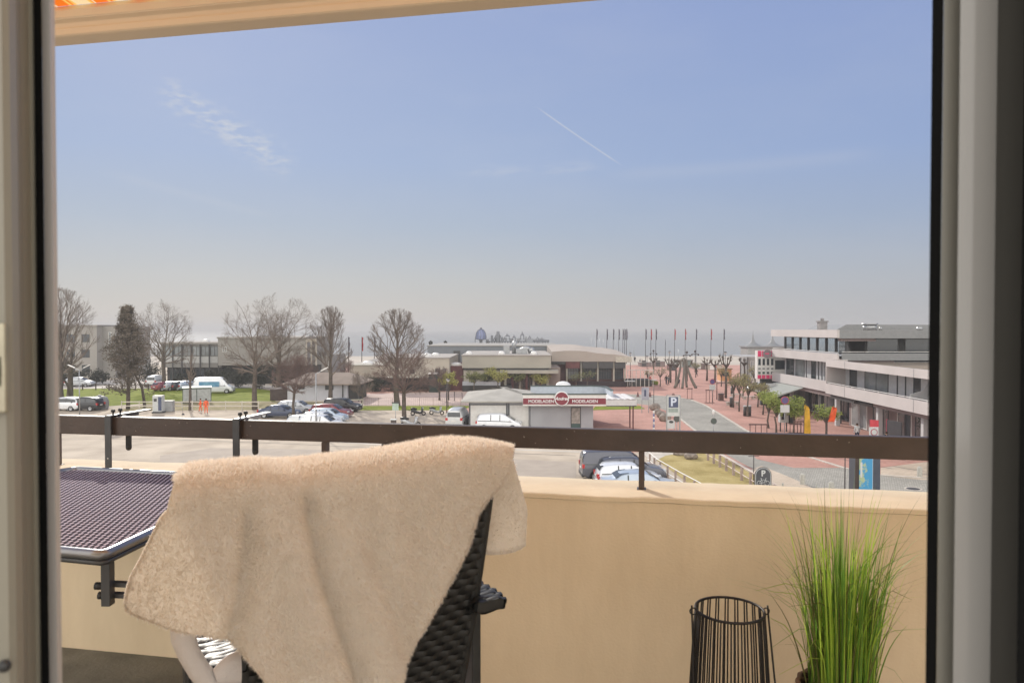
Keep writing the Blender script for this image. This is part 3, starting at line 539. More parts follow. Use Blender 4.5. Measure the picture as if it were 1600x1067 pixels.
# glazed top floor of the far block and the wide front towards us
fb('roof_fascia', XF-.1, XF+.15, yF-.2, yG+.2, 9.1, 9.95, tp); fb('roof_fascia', XF+.15, XF+26, yF-.15, yF+.05, 9.05, 9.9, tg); fb('top_roof', XF+.15, XF+26, yF+.05, yG+.2, 9.6, 9.9, roofm)
fb('soffit', XF+.5, XF+4.2, yF+.3, yF+.9, 8.75, 9.04, brw)
for k in range(8): fb('top_floor_column', XF+1.5, XF+1.75, yF+1.2+k*2.4, yF+1.45+k*2.4, 7.4, 9.1, mull)
for k in range(7): fwin(yG-(yF+3.6+k*2.4)+.13, yG-(yF+1.45+k*2.4)-.02, 1.62, 7.4, 9.05, 1, mull, clear) if k < 7 else None
fb('top_floor_core', XF+8.5, XF+13, yF+5.5, yG-.5, 6.75, 9.6, shade)
fb('top_balcony_band', XF+.4, XF+26, yF-.3, yF-.15, 6.75, 7.5, tg); fb('top_floor_wall', XF+4.0, XF+26, yF+2.2, yF+5.4, 6.75, 9.6, shade)
for i, (a, b_) in enumerate([(4.2, 7.6), (8.3, 11.6), (12.2, 14.0), (14.6, 16.4), (17.0, 19.0)]): window(SB, XF+a, XF+b_, yF+2.2, 7.1, 9.0, 1, 1, mull, glass_d if i < 3 else glass_l)
rl = MB(); rl.bar((XF+.4, yF-.22, 7.65), (XF+26, yF-.22, 7.65), .05, .05); rl.bar((XF+.1, yF, 7.56), (XF+.1, yG, 7.56), .05, .05); rl.build('handrail', white, SB)
pent = MB().prism([(0, 9.9), (1.2, 10.55), (26, 10.45), (26, 9.9)], -4, 4, M=Matrix.Translation((XF+2.6, yF+10, 0)) @ Matrix.Rotation(pi/2, 4, 'X')); pent.build('penthouse_roof', tg, SB)
ch = MB(); ch.cbox((X(1284, yF+5), yF+5, 10.35), .8, .8, .9); ch.cbox((X(1284, yF+5), yF+5, 10.87), 1.0, 1.0, .14); ch.cyl((X(1284, yF+5), yF+5, 10.94), .2, .3, 8); ch.build('chimney', mat('chimney_grey', (.25, .24, .24), .8), SB)
vv = MB(); vv.cyl((X(1358, yF+3), yF+3, 9.9), .7, .6, 14); vv.cyl((X(1358, yF+3), yF+3, 10.5), .85, .15, 14); vv.build('roof_vent', galv, SB); MB().cyl((X(1375, yF+3), yF+3, 9.9), .15, .35, 8).build('roof_vent', galv, SB); MB().cyl((X(1436, yF+3), yF+3, 9.9), .3, .35, 8).build('roof_vent', galv, SB)
# awning of the far block
aw = MB(); aw.add([(XF-.02, 82, 3.2), (XF-.02, 90.5, 3.2), (XF-3.0, 90.5, 2.3), (XF-3.0, 82, 2.3), (XF-.02, 82, 3.15), (XF-.02, 90.5, 3.15), (XF-3.0, 90.5, 2.1), (XF-3.0, 82, 2.1)], [(0, 1, 2, 3), (7, 6, 5, 4), (3, 2, 6, 7), (0, 3, 7, 4), (1, 5, 6, 2)]); aw.build('awning', mat('grey_awning_fabric', (.40, .42, .40), .8, var=.05, trans=.2), SB)
# glazed stair bay with pink panels
GB = T('glazed_stair_tower', 'glazed corner bay with pink panels and a round grey emblem left of the terraced building', 'building'); Yg = 92.5
gx0, gx1 = X(1183.5, Yg), X(1210, Yg); gz0, gz1 = Z(592, Yg), Z(548, Yg)
pkm = mat('pink_panel', (.72, .05, .16), .5, var=.08, scale=2)
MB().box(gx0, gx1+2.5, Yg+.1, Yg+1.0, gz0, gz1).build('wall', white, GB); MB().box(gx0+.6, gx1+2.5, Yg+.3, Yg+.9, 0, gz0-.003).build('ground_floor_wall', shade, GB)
rows = [(548, 557, pkm), (559.5, 571.5, glass_d), (574, 578, glass_l), (580, 585, glass_d), (586, 591.5, pkm)]
for i in range(4):
    for k, (ya, yb, g) in enumerate(rows):
        a = gx0+(gx1-gx0)*i/4; gg_ = g
        if k == 3 and i < 2: gg_ = mat('green_pane', (.03, .09, .06), .3, var=0)
        if g is pkm: MB().box(a+.06, a+(gx1-gx0)/4-.06, Yg+.03, Yg+.098, Z(yb, Yg), Z(ya, Yg)).build('pink_panel', pkm, GB)
        else: window(GB, a+.04, a+(gx1-gx0)/4-.04, Yg+.1, Z(yb, Yg), Z(ya, Yg), 1, 1, white, gg_)
window(GB, gx1+.1, gx1+1.6, Yg+.1, Z(577, Yg), Z(563, Yg), 1, 1, mull, glass_d)
RM = Matrix.Translation((X(1198, Yg), Yg-.05, Z(552.5, Yg))) @ Matrix.Rotation(pi/2, 4, 'X')
em = MB().lathe((0, 0, 0), [(.001, .05), (.42, .05), (.42, .12), (.55, .12), (.55, -.1)], 24, M=RM, smooth=False).build('round_emblem', mat('emblem_grey', (.28, .22, .24), .5), GB)
MB().box(X(1195, Yg), X(1201, Yg), Yg-.13, Yg-.105, Z(553.4, Yg), Z(551.6, Yg)).build('emblem_bar', pkm, em)
MB().box(X(1190, Yg-4), X(1216, Yg-4), Yg-4, Yg-.1, 2.3, 2.55).build('shop_canopy', mat('dark_green_canopy', (.07, .085, .08), .6), GB); MB().box(X(1197, Yg-4), X(1213, Yg-4), Yg-4.1, Yg-4.003, 2.4, 3.2).build('shop_sign', twl, GB)
# white pavilion behind with spires
PV = T('seafront_pavilion', 'white pavilion with two small spired roofs left of the terraced building', 'building'); Yp = 128
xa = X(1160, Yp); xb = X(1235, Yp); z1_ = Z(543, Yp)
MB().box(X(1168, Yp), xb, Yp, Yp+4, 0, z1_).build('wall', mat('pavilion_pale', (.33, .33, .325), .8, var=.06), PV); MB().box(X(1166, Yp), xb+.2, Yp-.3, Yp+4.3, z1_, z1_+.25).build('roof', tg, PV)
for a in (1182, 1213): MB().lathe((X(a, Yp), Yp+2, z1_+.25), [(1.7, 0), (1.0, .3), (.45, .7), (.16, 1.3), (.05, 2.1), (.01, 2.9)], 4 if False else 12).build('spire', tg, PV)
for i in range(6): window(PV, X(1172+i*8, Yp), X(1178+i*8, Yp), Yp, 1, 4.2, 2, 2, white, glass_l)
MB().box(X(1155, Yp-6), X(1192, Yp-6), Yp-8, Yp-.35, Z(558, Yp-6), Z(556, Yp-6)).build('canopy', mat('canopy_grey', (.35, .35, .35), .6), PV)
for a in (1157, 1168, 1180, 1190): MB().box(X(a, Yp-7.5)-.07, X(a, Yp-7.5)+.07, Yp-7.6, Yp-7.4, 0, Z(558, Yp-6)-.005).build('canopy_post', mull, PV)
MB().box(X(1172, Yp), X(1190, Yp), Yp-3, Yp-.4, 0, 1.5).build('terrace_wall', white, PV)
# orange kiosk
OK_ = T('orange_kiosk', 'small orange kiosk at the far end of the red promenade', 'kiosk'); Yk = G(1135, 596).y
orm = mat('orange_paint', (.66, .34, .17), .7, var=.06)
MB().box(X(1126, Yk), X(1143, Yk), Yk, Yk+2.4, .08, Z(577, Yk)).build('wall', orm, OK_); MB().box(X(1125, Yk), X(1144, Yk), Yk-.3, Yk+2.6, Z(577, Yk), Z(575.5, Yk)).build('roof', wood, OK_); MB().box(X(1124, Yk), X(1145, Yk), Yk-.15, Yk+2.5, 0, .075).build('plinth', white, OK_)
window(OK_, X(1129, Yk), X(1139, Yk), Yk, 1.0, 1.9, 2, 1, wood, glass_d)
# promenade walls / low sheds by the beach
for i, (a, c, y0_, y1_, yb, cl_, lb) in enumerate([(1000, 1018, 566, 571, 573, brw, 'low brown beach shed under the leftmost flagpoles of the right row'), (1022, 1039, 564.5, 571, 573, brw, 'low brown beach shed right of the leftmost double lamp'), (1046, 1056, 568, 577, 579, darkred, 'dark red kiosk behind the pollarded tree'),
        (1056, 1082, 562, 571, 574, mat('green_grey', (.17, .21, .20), .7), 'grey-green beach pavilion behind the curved sculpture'), (1085, 1106, 567, 575, 577, brw, 'brown shed with a white front right of the sculpture'), (1106, 1128, 569, 576, 578, cream, 'pale low shed behind the two pollarded trees')]):
    Yb = G(a, yb).y; s_ = T('beach_shed', lb, 'shed', (0, 0, 0), 0, 'low sheds along the beach'); MB().box(X(a, Yb), X(c, Yb), Yb, Yb+3, 0, Z(y0_, Yb)-.15).build('wall', cl_, s_); MB().box(X(a, Yb)-.2, X(c, Yb)+.2, Yb-.2, Yb+3.2, Z(y0_, Yb)-.15, Z(y0_, Yb)).build('roof', roofm, s_)
    MB().box(X(a, Yb)+.5, X(a, Yb)+1.6, Yb-.04, Yb-.002, .1, 1.7).build('door', white if i > 2 else mull, s_)
# --- pier
PR = T('pier', 'long pier on stilts with small pointed roofs, far out over the sea', 'pier'); Yp = 330; pg = mat('pier_grey', (.13, .135, .15), .7, var=.1, scale=.2)
dz = Z(533, Yp); dk = MB(); dk.box(X(762, Yp), X(852, Yp), Yp, Yp+5, dz-.4, dz)
dk.build('deck', pg, PR)
pl = MB()
for i in range(22): pl.cyl((X(764+i*4.2, Yp), Yp+(.5 if i % 2 else 4), -1.5), .28, dz+1.1, 8)
pl.build('piles', pg, PR); tag(PR.children[-1], kind='stuff')
rl = MB()
for i in range(46): rl.box(X(762+i*1.95, Yp), X(762+i*1.95, Yp)+.08, Yp, Yp+.08, dz, dz+1.1)
rl.box(X(762, Yp), X(852, Yp), Yp-.01, Yp+.07, dz+1.1, dz+1.2); rl.build('railing', pg, PR)
def pav(px, w_, y0_, y1_, open_=True):
    a = X(px, Yp); hw = w_/1100*Yp/2; z0_, z1_ = Z(y1_, Yp), Z(y0_, Yp); m = MB(); m.lathe((a, Yp+2.5, 0), [(hw*1.2, z0_+(z1_-z0_)*.5), (hw*.75, z0_+(z1_-z0_)*.68), (hw*.25, z0_+(z1_-z0_)*.82), (.05, z1_)], 8, smooth=False)
    for s in (-1, 1):
        for q in (.6, 4.4): m.box(a+s*hw*.8-.15, a+s*hw*.8+.15, Yp+q, Yp+q+.3, z0_, z0_+(z1_-z0_)*.52)
    m.build('pavilion_roof', pg, PR)
pav(816, 6, 517.5, 531); pav(792, 9, 521, 531); pav(827.5, 4, 524, 531); pav(778, 7, 517, 540)
pav(803, 6, 523, 533); pav(840, 5, 526, 533); pav(785, 4, 526, 533); pav(847, 4, 527, 533)
for i, (a_, w_, t_) in enumerate(((773, 5, 527), (796, 6, 529), (808, 5, 528.5), (820, 4, 526), (843, 6, 529.5), (789, 3, 527.5))): MB().box(X(a_, Yp), X(a_+w_, Yp), Yp+1, Yp+4, dz+.001, Z(t_, Yp)).build('cabin', mat('pier_pale', (.30, .31, .33), .7), PR)
MB().box(X(767, Yp), X(770, Yp), Yp-1, Yp+4, 0, Z(524, Yp)).build('tower', pg, PR); MB().box(X(822.5, Yp), X(832.5, Yp), Yp-2, Yp+5.2, 0, Z(529.5, Yp)).build('pier_house', mat('pier_house', (.26, .27, .29), .7), PR)
cr = MB(); cr.bar((X(770, Yp), Yp-.5, dz), (X(778, Yp), Yp-.5, Z(519, Yp)), .5, .5); cr.bar((X(786, Yp), Yp-.5, dz+.3), (X(778, Yp), Yp-.5, Z(519, Yp)), .5, .5); cr.cyl((X(778, Yp), Yp-.5, -1), .8, Z(518, Yp)+1, 8)
cr.build('mast_frame', pg, PR)
MB().box(X(833, Yp), X(858, Yp), Yp-1, Yp+6, Z(534.5, Yp), Z(531, Yp)).build('end_platform', pg, PR)
rp_ = MB(); [rp_.cyl((X(a, Yp), Yp, -1.5), .3, Z(534, Yp)+1.5, 8) for a in (835, 841, 848, 856)]; rp_.build('platform_pile', pg, PR)
rp_ = MB(); rp_.bar((X(782, Yp), Yp-3, 3.6), (X(822, Yp), Yp-3, 2.0), 3, .6); rp_.bar((X(800, Yp), Yp-3.2, 5.1), (X(822, Yp), Yp-3.2, 1.2), .6, .6); rp_.build('ramp', pg, PR)
# diving-bell dome
DB = T('diving_bell_dome', 'blue glass dome on a stilt leg at the left end of the pier', 'dome'); a = X(751.5, Yp); r_ = 8.2/1100*Yp; zz = Z(529, Yp)
MB().lathe((a, Yp, 0), [(r_, zz-.3), (r_*1.0, zz+1.2), (r_*.86, zz+2.7), (r_*.55, zz+3.9), (r_*.2, zz+4.5), (.01, zz+4.6)], 12, smooth=False).build('dome', mat('blue_glass', (.16, .19, .34), .3, .2, var=.15, scale=.5), DB)
rb = MB()
for k in range(12): t_ = 2*pi*k/12; rb.tube([(a+cos(t_)*q, Yp+sin(t_)*q, zz+z_) for q, z_ in ((r_*1.02, -.3), (r_*1.02, 1.2), (r_*.88, 2.75), (r_*.57, 4.0), (.1, 4.7))], .09, 4)
rb.build('rib', pg, DB); MB().cyl((a, Yp, zz+4.5), .5, .7, 8).build('cap', pg, DB); MB().cyl((a, Yp, -1), .75, zz+.8, 10).build('stilt', pg, DB); MB().lathe((a, Yp, 0), [(.5, zz-.8), (r_*1.05, zz-.31), (r_*1.05, zz-.2)], 12).build('floor_ring', pg, DB)
MB().box(X(759, Yp), X(764, Yp), Yp-.6, Yp+.6, -1, dz+.8).build('stair', pg, DB); MB().cyl((X(742.5, Yp), Yp, -1), .15, Z(528, Yp)+1, 6).build('pole', pg, DB)
# ================================================================ trees
def sub(root, kids): return root
def leafball(mb, c, r, n, size, rr, flat=1.0):
    for _ in range(n):
        while True:
            q = V((rr.uniform(-1, 1), rr.uniform(-1, 1), rr.uniform(-1, 1)))
            if q.length < 1: break
        p = c+V((q.x*r, q.y*r, q.z*r*flat)); a = V((rr.gauss(0, 1), rr.gauss(0, 1), rr.gauss(0, 1))).normalized(); b = a.orthogonal().normalized(); s = size*rr.uniform(.6, 1.3)
        mb.add([p-a*s-b*s*.4, p+a*s*.1-b*s*.7, p+a*s, p+b*s*.6], [(0, 1, 2, 3)])
def bare_tree(hgt, crown, seed, shape='round', trunk_h=.25, r0=None, dens=1.0, twig=.009, lean=0):
    """trunk mesh and branch mesh: limbs reach for the edge of an egg-shaped crown, side twigs fork off all along them"""
    rr = random.Random(seed); tr = MB(); br = MB(); r0 = r0 or hgt*.02; up = shape == 'up'; crown *= 1.12
    zc = hgt*(trunk_h*.75+1)/2; ch = hgt*(1-trunk_h*.75)/2
    def reach(p, d):
        """distance from p along d to the crown surface"""
        a = V((p.x/crown, p.y/crown, (p.z-zc)/ch)); b = V((d.x/crown, d.y/crown, d.z/ch)); A = b.dot(b); B = a.dot(b); C_ = a.dot(a)-1
        D = B*B-A*C_; return max(0, (-B+sqrt(D))/A) if D > 0 else 0
    def branch(p, d, r, l, lev):
        l = min(l, reach(p, d)*rr.uniform(.92, 1.14))
        if l < .12: return
        pts = [p]; rad = [r]; k = (6, 6, 4, 3, 2, 2)[lev]; j = (.1, .10, .15, .18, .2, .2)[lev]
        for i in range(k):
            d = (d+V((rr.gauss(0, j), rr.gauss(0, j), rr.gauss(.05 if up else (.0 if lev < 2 else .03), j*.6)))).normalized(); p = p+d*l/k
            pts.append(p); rad.append(max(r*(1-.8*(i+1)/k), twig*.55))
        br.tube(pts, rad, 3 if lev > 2 else 5, cap=False)
        if lev >= 4: return
        nk = ((0, 8, 7, 5, 0) if up else (0, 9, 8, 6, 0))[lev]; nk = int(nk*dens+rr.random()*.9)
        for c in range(nk):
            f = .22+.76*(c+rr.random())/nk; i = min(int(f*k), k-1); q = pts[i].lerp(pts[i+1], f*k-i)
            dd = (pts[i+1]-pts[i]).normalized(); ax = dd.orthogonal().normalized(); ax.rotate(Matrix.Rotation(rr.uniform(0, 2*pi), 3, dd))
            ang = rr.uniform(.3, .62) if up else rr.uniform(.4, .9); n_ = dd*cos(ang)+ax*sin(ang); n_.z += .10 if up else .04; n_.normalize()
            branch(q, n_, max(rad[i]*.6, twig), l*(1-.45*f)*rr.uniform(.42, .66), lev+1)
    top = .80 if up else .5
    pts = [V((0, 0, -.05))]+[V((lean*hgt*f+rr.gauss(0, .06), rr.gauss(0, .06), hgt*f)) for f in (trunk_h*.5, trunk_h, trunk_h+.12, (trunk_h+.12+top)/2, top)]
    tr.tube(pts, [r0*1.3, r0*1.02, r0*.9, r0*.66, r0*.4, .03], 8, cap=False)
    nl = 17 if up else 13
    for i in range(nl):
        t_ = i/(nl-1); f = trunk_h*.92+(top-.04-trunk_h)*t_**1.35; a = i*2.4+rr.uniform(-.5, .5)
        el_ = (.75+.55*t_+rr.uniform(-.1, .1)) if up else (.25+.95*t_+rr.uniform(-.15, .15))
        for q in range(len(pts)-1):
            if pts[q].z <= hgt*f <= pts[q+1].z: g = (hgt*f-pts[q].z)/(pts[q+1].z-pts[q].z); s_ = pts[q].lerp(pts[q+1], g)
        branch(s_, V((cos(a)*cos(el_), sin(a)*cos(el_), sin(el_))), r0*rr.uniform(.30, .50)*(1-.45*t_), hgt*(.8 if up else .7), 1)
    return tr, br
bark = mat('tree_bark', (.115, .095, .08), .95, var=.25, scale=4, bump=.5, bscale=20)
twigm = mat('tree_twigs', (.19, .155, .13), .95, var=.3, scale=.8)
twigr = mat('tree_twigs_reddish', (.17, .12, .105), .95, var=.25, scale=.8)
def place_tree(proto, label, px, py, top, rz=0, hgt=None, wide=None):
    pos = G(px, py); return pos
TP = {}
def tree(kind, label, px, py, top, hw, rz=0, tm=twigm, group=None, name='bare_tree', seed=None, **k):
    pos = G(px, py); hgt = Z(top, pos.y)*(1.06 if kind == 'round' else 1); cr = hw/1100*pos.y
    key = (kind, seed)
    if key not in TP: TP[key] = bare_tree(hgt, cr, seed or rnd.randint(0, 999), kind, **k)+(hgt, cr)
    tr, br, h0, c0 = TP[key]
    o = T(name, label, 'tree', pos, rz, group)
    if h0 == hgt or True:
        sc = (cr/c0, cr/c0, hgt/h0)
        a = tr.build('trunk', bark, o); b_ = br.build('crown', tm, o)
        a.scale = sc; b_.scale = sc
    return o
gt = 'bare trees round the parking lot'
tree('up', 'tallest bare tree at the far left, its budding top above the grey block', 96, 634, 449, 50, .3, seed=12, group=gt, trunk_h=.28)
tree('round', 'round bare tree with fine curved branches just right of the dense conifer', 256, 607, 474, 43, 0, seed=3, group=gt, trunk_h=.3, dens=1.1)
tree('up', 'thin leaning young bare tree beside the green electricity box', 297, 641, 535, 10, 1, seed=21, group=gt, trunk_h=.4, r0=.16, dens=.5, lean=.02)
tree('round', 'bare tree with a pale trunk standing behind the dark blue car', 398, 640, 468, 44, .8, seed=5, group=gt, trunk_h=.33)
tree('round', 'broad bare tree spreading over the dark hedge, right of the delivery van', 436, 618, 466, 54, 2.2, seed=3, group=gt, trunk_h=.3, dens=1.1)
tree('up', 'upright oval bare tree in front of the white hut', 516, 630, 477, 33, 0, seed=8, group=gt, trunk_h=.3, dens=1.15)
tree('round', 'small reddish brown bare tree rising between the parked cars', 459, 655, 556, 31, 0, twigr, seed=9, group=gt, trunk_h=.42, dens=1.1)
tree('up', 'tall oval bare tree behind the pale parking ticket sign', 621, 634, 481, 42, 1.9, seed=8, group=gt, trunk_h=.3, dens=1.15)
tree('round', 'reddish bare tree with its trunk beside the parked motorbike', 632, 661, 548, 48, 1.2, twigr, seed=9, group=gt, trunk_h=.42, dens=1.1)
tree('round', 'low bare tree on the pale paving behind the metal railing', 686, 625, 574, 22, .4, twigr, seed=14, group=gt, trunk_h=.3)
tree('round', 'small bare tree right of the white hut, on the pale paving', 566, 637, 582, 18, 2.4, seed=14, group=gt, trunk_h=.3)
tree('round', 'bare brown tree half behind the white hut roof', 470, 615, 556, 34, 3.4, twigr, seed=14, group=gt, trunk_h=.3)
tree('round', 'bare bushy tree right of the white hut roof', 540, 612, 562, 18, .6, twigr, seed=14, group=gt, trunk_h=.3)
tree('up', 'slim bare tree second from the far left, on the lawn edge', 109, 622, 520, 20, 1.0, seed=21, group=gt, trunk_h=.3)
# dense dark conifer with two trunks
def conifer(label, px, py, top, hw, seed, col, n=260, name='pine_tree', low=.22, lab2=None):
    pos = G(px, py); h = Z(top, pos.y); cr = hw/1100*pos.y; rr = random.Random(seed)
    o = T(name, label, 'tree', pos)
    tb = MB(); tb.tube([(0, 0, -.1), (.1, 0, h*.3), (0, .1, h*.6), (0, 0, h*.95)], [.26, .2, .12, .04], 8); tb.tube([(1.0, 2.2, -.1), (.8, 1.9, h*.2), (.2, .4, h*.42)], [.2, .16, .08], 7)
    fb = MB()
    for i in range(n):
        f = rr.random()**.8; z = h*(low+(1-low)*f); prof = min(1, (1-f)**.62*1.05)*(.72+.28*sin(f*9+seed)); a = rr.uniform(0, 2*pi); q = sqrt(rr.random())
        c = V((cos(a)*cr*prof*q, sin(a)*cr*prof*q, z+rr.uniform(-.3, .3)))
        if rr.random() < .4: tb.tube([V((0, 0, z-.7)), c], [.05, .015], 3, cap=False)
        leafball(fb, c, rr.uniform(.5, 1.0), 44, .085, rr, .6)
    tb.build('trunk', bark, o); fb.build('crown', col, o); return o
needle = mat('dull_needles', (.10, .087, .066), .9, var=.35, scale=1.2, col2=(.20, .165, .13))
conifer('dense dull green brown conifer with a pointed top on the lawn', 200, 639, 482, 50, 3, needle, 430, low=.16)
conifer('dark evergreen at the very left edge under the tallest bare tree', 84, 628, 508, 24, 5, needle, 200)
# dark shrubs
hedge = mat('dark_hedge_leaves', (.03, .035, .028), .9, var=.4, scale=1.5, col2=(.07, .07, .055))
def shrub(label, px, py, top, hw, col, seed, name='shrub', group=None, leaf=.14, n=14, cat='shrub'):
    pos = G(px, py); h = Z(top, pos.y); cr = hw/1100*pos.y; rr = random.Random(seed)
    o = T(name, label, cat, pos, 0, group); st = MB(); fb = MB()
    for i in range(5): a = i*1.26; st.tube([(0, 0, 0), (cos(a)*cr*.4, sin(a)*cr*.3, h*.7)], [.04, .012], 4, cap=False)
    for i in range(n):
        a = rr.uniform(0, 2*pi); q = rr.random()**.5*.75
        leafball(fb, V((cos(a)*cr*q, sin(a)*min(cr, 2.0)*q, h*rr.uniform(.2, .8))), h*.27, int(90*(.14/leaf)), leaf, rr, .9)
    st.build('stem', bark, o); fb.build('crown', col, o); return o
hs = [(112, 602, 578, 22), (150, 600, 574, 20), (236, 602, 556, 17), (292, 603, 580, 20), (335, 603, 578, 22), (372, 606, 572, 24), (405, 608, 566, 26), (440, 610, 570, 24), (582, 612, 588, 20)]
hl = ['dark evergreen shrub behind the silver car at the far left', 'dark evergreen shrub left of the conifer trunk', 'tall dark shrub right of the conifer, beside the lit white van',  'dark shrub behind the row of parked hatchbacks', 'dark shrub behind the white delivery van cab', 'dark tall shrub just right of the delivery van', 'tallest dark shrub behind the pale tree trunk', 'dark shrub at the right end of the hedge, next to the white hut', 'dark low shrub between the white hut and the beige hall']
for i, (a, b_, c, d) in enumerate(hs): shrub(hl[i], a, b_, c, d, hedge, 40+i, group='dark shrubs along the rear car park')
# young plaza trees
leafg = mat('young_leaves', (.22, .29, .06), .8, var=.3, scale=2, col2=(.38, .42, .13), trans=.3)
leafy = mat('yellow_green_leaves', (.36, .35, .12), .8, var=.25, scale=2, trans=.3)
leafb = mat('budding_leaves', (.25, .22, .11), .8, var=.3, scale=2, trans=.2)
leafo = mat('olive_leaves', (.17, .19, .075), .8, var=.3, scale=2, col2=(.27, .28, .13), trans=.2)
def young(label, px, py, top, hw, col, seed, group, dens=1.0, leaf=.10, trunk=.45, name='plaza_tree'):
    pos = G(px, py); h = Z(top, pos.y); cr = hw/1100*pos.y; rr = random.Random(seed)
    o = T(name, label, 'tree', pos, 0, group); tb = MB(); fb = MB()
    tb.tube([(0, 0, -.02), (rr.gauss(0, .06), 0, h*trunk*.5), (rr.gauss(0, .08), 0, h*trunk)], [.11, .085, .075], 7, cap=False)
    n = 11
    for i in range(n):
        a = i*2.4; q = rr.uniform(.35, .95); e = V((cos(a)*cr*q, sin(a)*cr*q, h*rr.uniform(trunk+.12, .97)))
        m = V((e.x*.45, e.y*.45, h*(trunk+.12)+.25*(e.z-h*trunk)))
        tb.tube([(0, 0, h*trunk*.97), m, e], [.055, .035, .012], 5, cap=False)
        for k in range(3):
            e2 = m.lerp(e, .4+.2*k)+V((rr.gauss(0, .35), rr.gauss(0, .35), rr.uniform(.05, .5)))*(.5+cr*.3); tb.tube([m.lerp(e, .3+.2*k), e2], [.02, .008], 3, cap=False)
            leafball(fb, e2, cr*.3, int(20*dens), leaf, rr)
        leafball(fb, e, cr*.36, int(36*dens), leaf, rr); leafball(fb, m.lerp(e, .6), cr*.3, int(24*dens), leaf, rr)
    tb.build('trunk', bark, o); fb.build('crown', col, o); return o
gg = 'young green trees in front of the beige hall'
for i, (x, y, t_, w_, c) in enumerate([(701, 625, 580, 13, leafy), (741, 613, 582, 14, leafo), (761, 611, 580, 9, leafo), (778, 613, 578, 17, leafy), (811, 611, 581, 13, leafo), (842, 611, 583, 16, leafy)]):
    young('%s small yellow-green tree from the left in front of the beige hall' % ORD[i], x, y, t_, w_, c, 60+i, gg, .8, .12)
ga = 'young trees along the red promenade'
av = [(1155, 643, 585, 14, leafb, .35, 'thin olive tree left of the promenade no-entry sign'), (1169, 651, 586, 15, leafb, .4, 'olive tree in front of the white car on the promenade'),
      (1184, 636, 598, 12, leafb, .4, 'short yellowish tree beside the grey striped awning'), (1201, 669, 612, 16, leafg, .8, 'leafy tree right behind the round red and blue sign'), (1213, 677, 614, 19, leafg, 1.1, 'fuller green tree left of the bright green one'),
      (1240, 678, 622, 21, leafg, 1.2, 'bright green tree just left of the yellow beach flag'), (1291, 684, 630, 19, leafg, .8, 'green tree half covering the orange beach flag'), (1146, 637, 578, 12, leafb, .3, 'slim tree right of the orange kiosk'),
      (1178, 610, 566, 10, leafb, .3, 'small tree in front of the white pavilion'),
      (1192, 648, 600, 13, leafb, .5, 'budding tree right of the short yellowish one'), (1161, 622, 580, 9, leafb, .4, 'slender budding tree behind the left olive tree'), (1127, 604, 570, 8, leafb, .3, 'slender budding tree just left of the orange kiosk')]
for i, (x, y, t_, w_, c, dn, lb) in enumerate(av): young(lb, x, y, t_, w_, c, 80+i, ga, dn, .09, .42 if i > 2 else .5)
for i, (x, y, t_, w_, dn, lb) in enumerate([(1031.5, 604, 572, 12, .12, 'small round bare tree by the green planting bed'), (900, 606, 583, 13, .2, 'bare little tree left in front of the dark restaurant windows'), (918, 607, 579, 15, .15, 'bare little tree in the middle of the restaurant windows'), (1012, 600, 575, 10, .1, 'bare little tree at the restaurant terrace corner'), (1087, 590, 566, 8, .2, 'bare little tree right behind the curved sculpture')]):
    young(lb, x, y, t_, w_, leafo, 110+i, 'bare little trees on the plaza', dn)
# pollarded plane trees: knobbly poles
def pollard(label, px, py, top, seed):
    pos = G(px, py); h = Z(top, pos.y); rr = random.Random(seed); o = T('pollarded_tree', label, 'tree', pos, 0, 'pollarded trees on the plaza'); tb = MB(); kb = MB()
    tb.tube([(0, 0, 0), (.05, 0, h*.4), (-.03, 0, h*.75)], [.2, .16, .13], 7)
    for i in range(6):
        a = i*1.05+rr.random(); e = V((cos(a)*.9, sin(a)*.9, h*rr.uniform(.82, .98))); kb.tube([(-.03, 0, h*rr.uniform(.6, .74)), V((cos(a)*.6, sin(a)*.6, h*.78)), e], [.11, .09, .07], 5); kb.ball(e, .17, 1, 5)
        for k in range(5): kb.tube([e, e+V((rr.gauss(0, .25), rr.gauss(0, .25), rr.uniform(.2, .6)))], [.03, .01], 3)
    tb.build('trunk', bark, o); kb.build('crown', bark, o)
for i, (x, y, t_, lb) in enumerate([(1021, 585, 557, 'knobbly pollarded tree below the leftmost double lamp'), (1047.5, 598, 560, 'dark pollarded tree left of the curved sculpture'), (1104.5, 595, 559, 'left one of the two pollarded trees by the red-rimmed sign'), (1117, 598, 560, 'right one of the two pollarded trees by the red-rimmed sign'), (1134, 622, 553, 'tall pollarded tree left in front of the orange kiosk'), (1163, 600, 556, 'pollarded tree in front of the pale blue board'), (1056, 600, 562, 'pollarded tree touching the left leg of the curved sculpture'), (1073, 596, 564, 'pollarded tree seen between the sculpture legs')]): pollard(lb, x, y, t_, 130+i)
# palms/roundheads on the seafront
for i, x in enumerate((673, 696, 762)):
    Y = 190; o = T('seafront_tree', 'small round-headed tree above the grey metal hall, %s from the left' % ORD[i], 'tree', (X(x, Y), Y, 0), 0, 'round-headed trees on the seafront'); a = MB().tube([(0, 0, 0), (0, 0, 5.2)], [.1, .07], 6).build('trunk', bark, o)
    fb = MB(); zt = Z(536 if x != 762 else 538, Y); leafball(fb, V((0, 0, zt)), .55, 260, .13, random.Random(i), 1.2); fb.build('crown', hedge, o)
conifer('dark pine branch at the right end of the shops', 1452, 700, 606, 14, 9, mat('pine_needles', (.04, .06, .035), .9, var=.3), 60)
shrub('green planting bed shrub on the plaza by the small bare tree', 1022, 601, 594, 13, lawnm, 70, name='planting_bed', leaf=.08, cat='shrub')
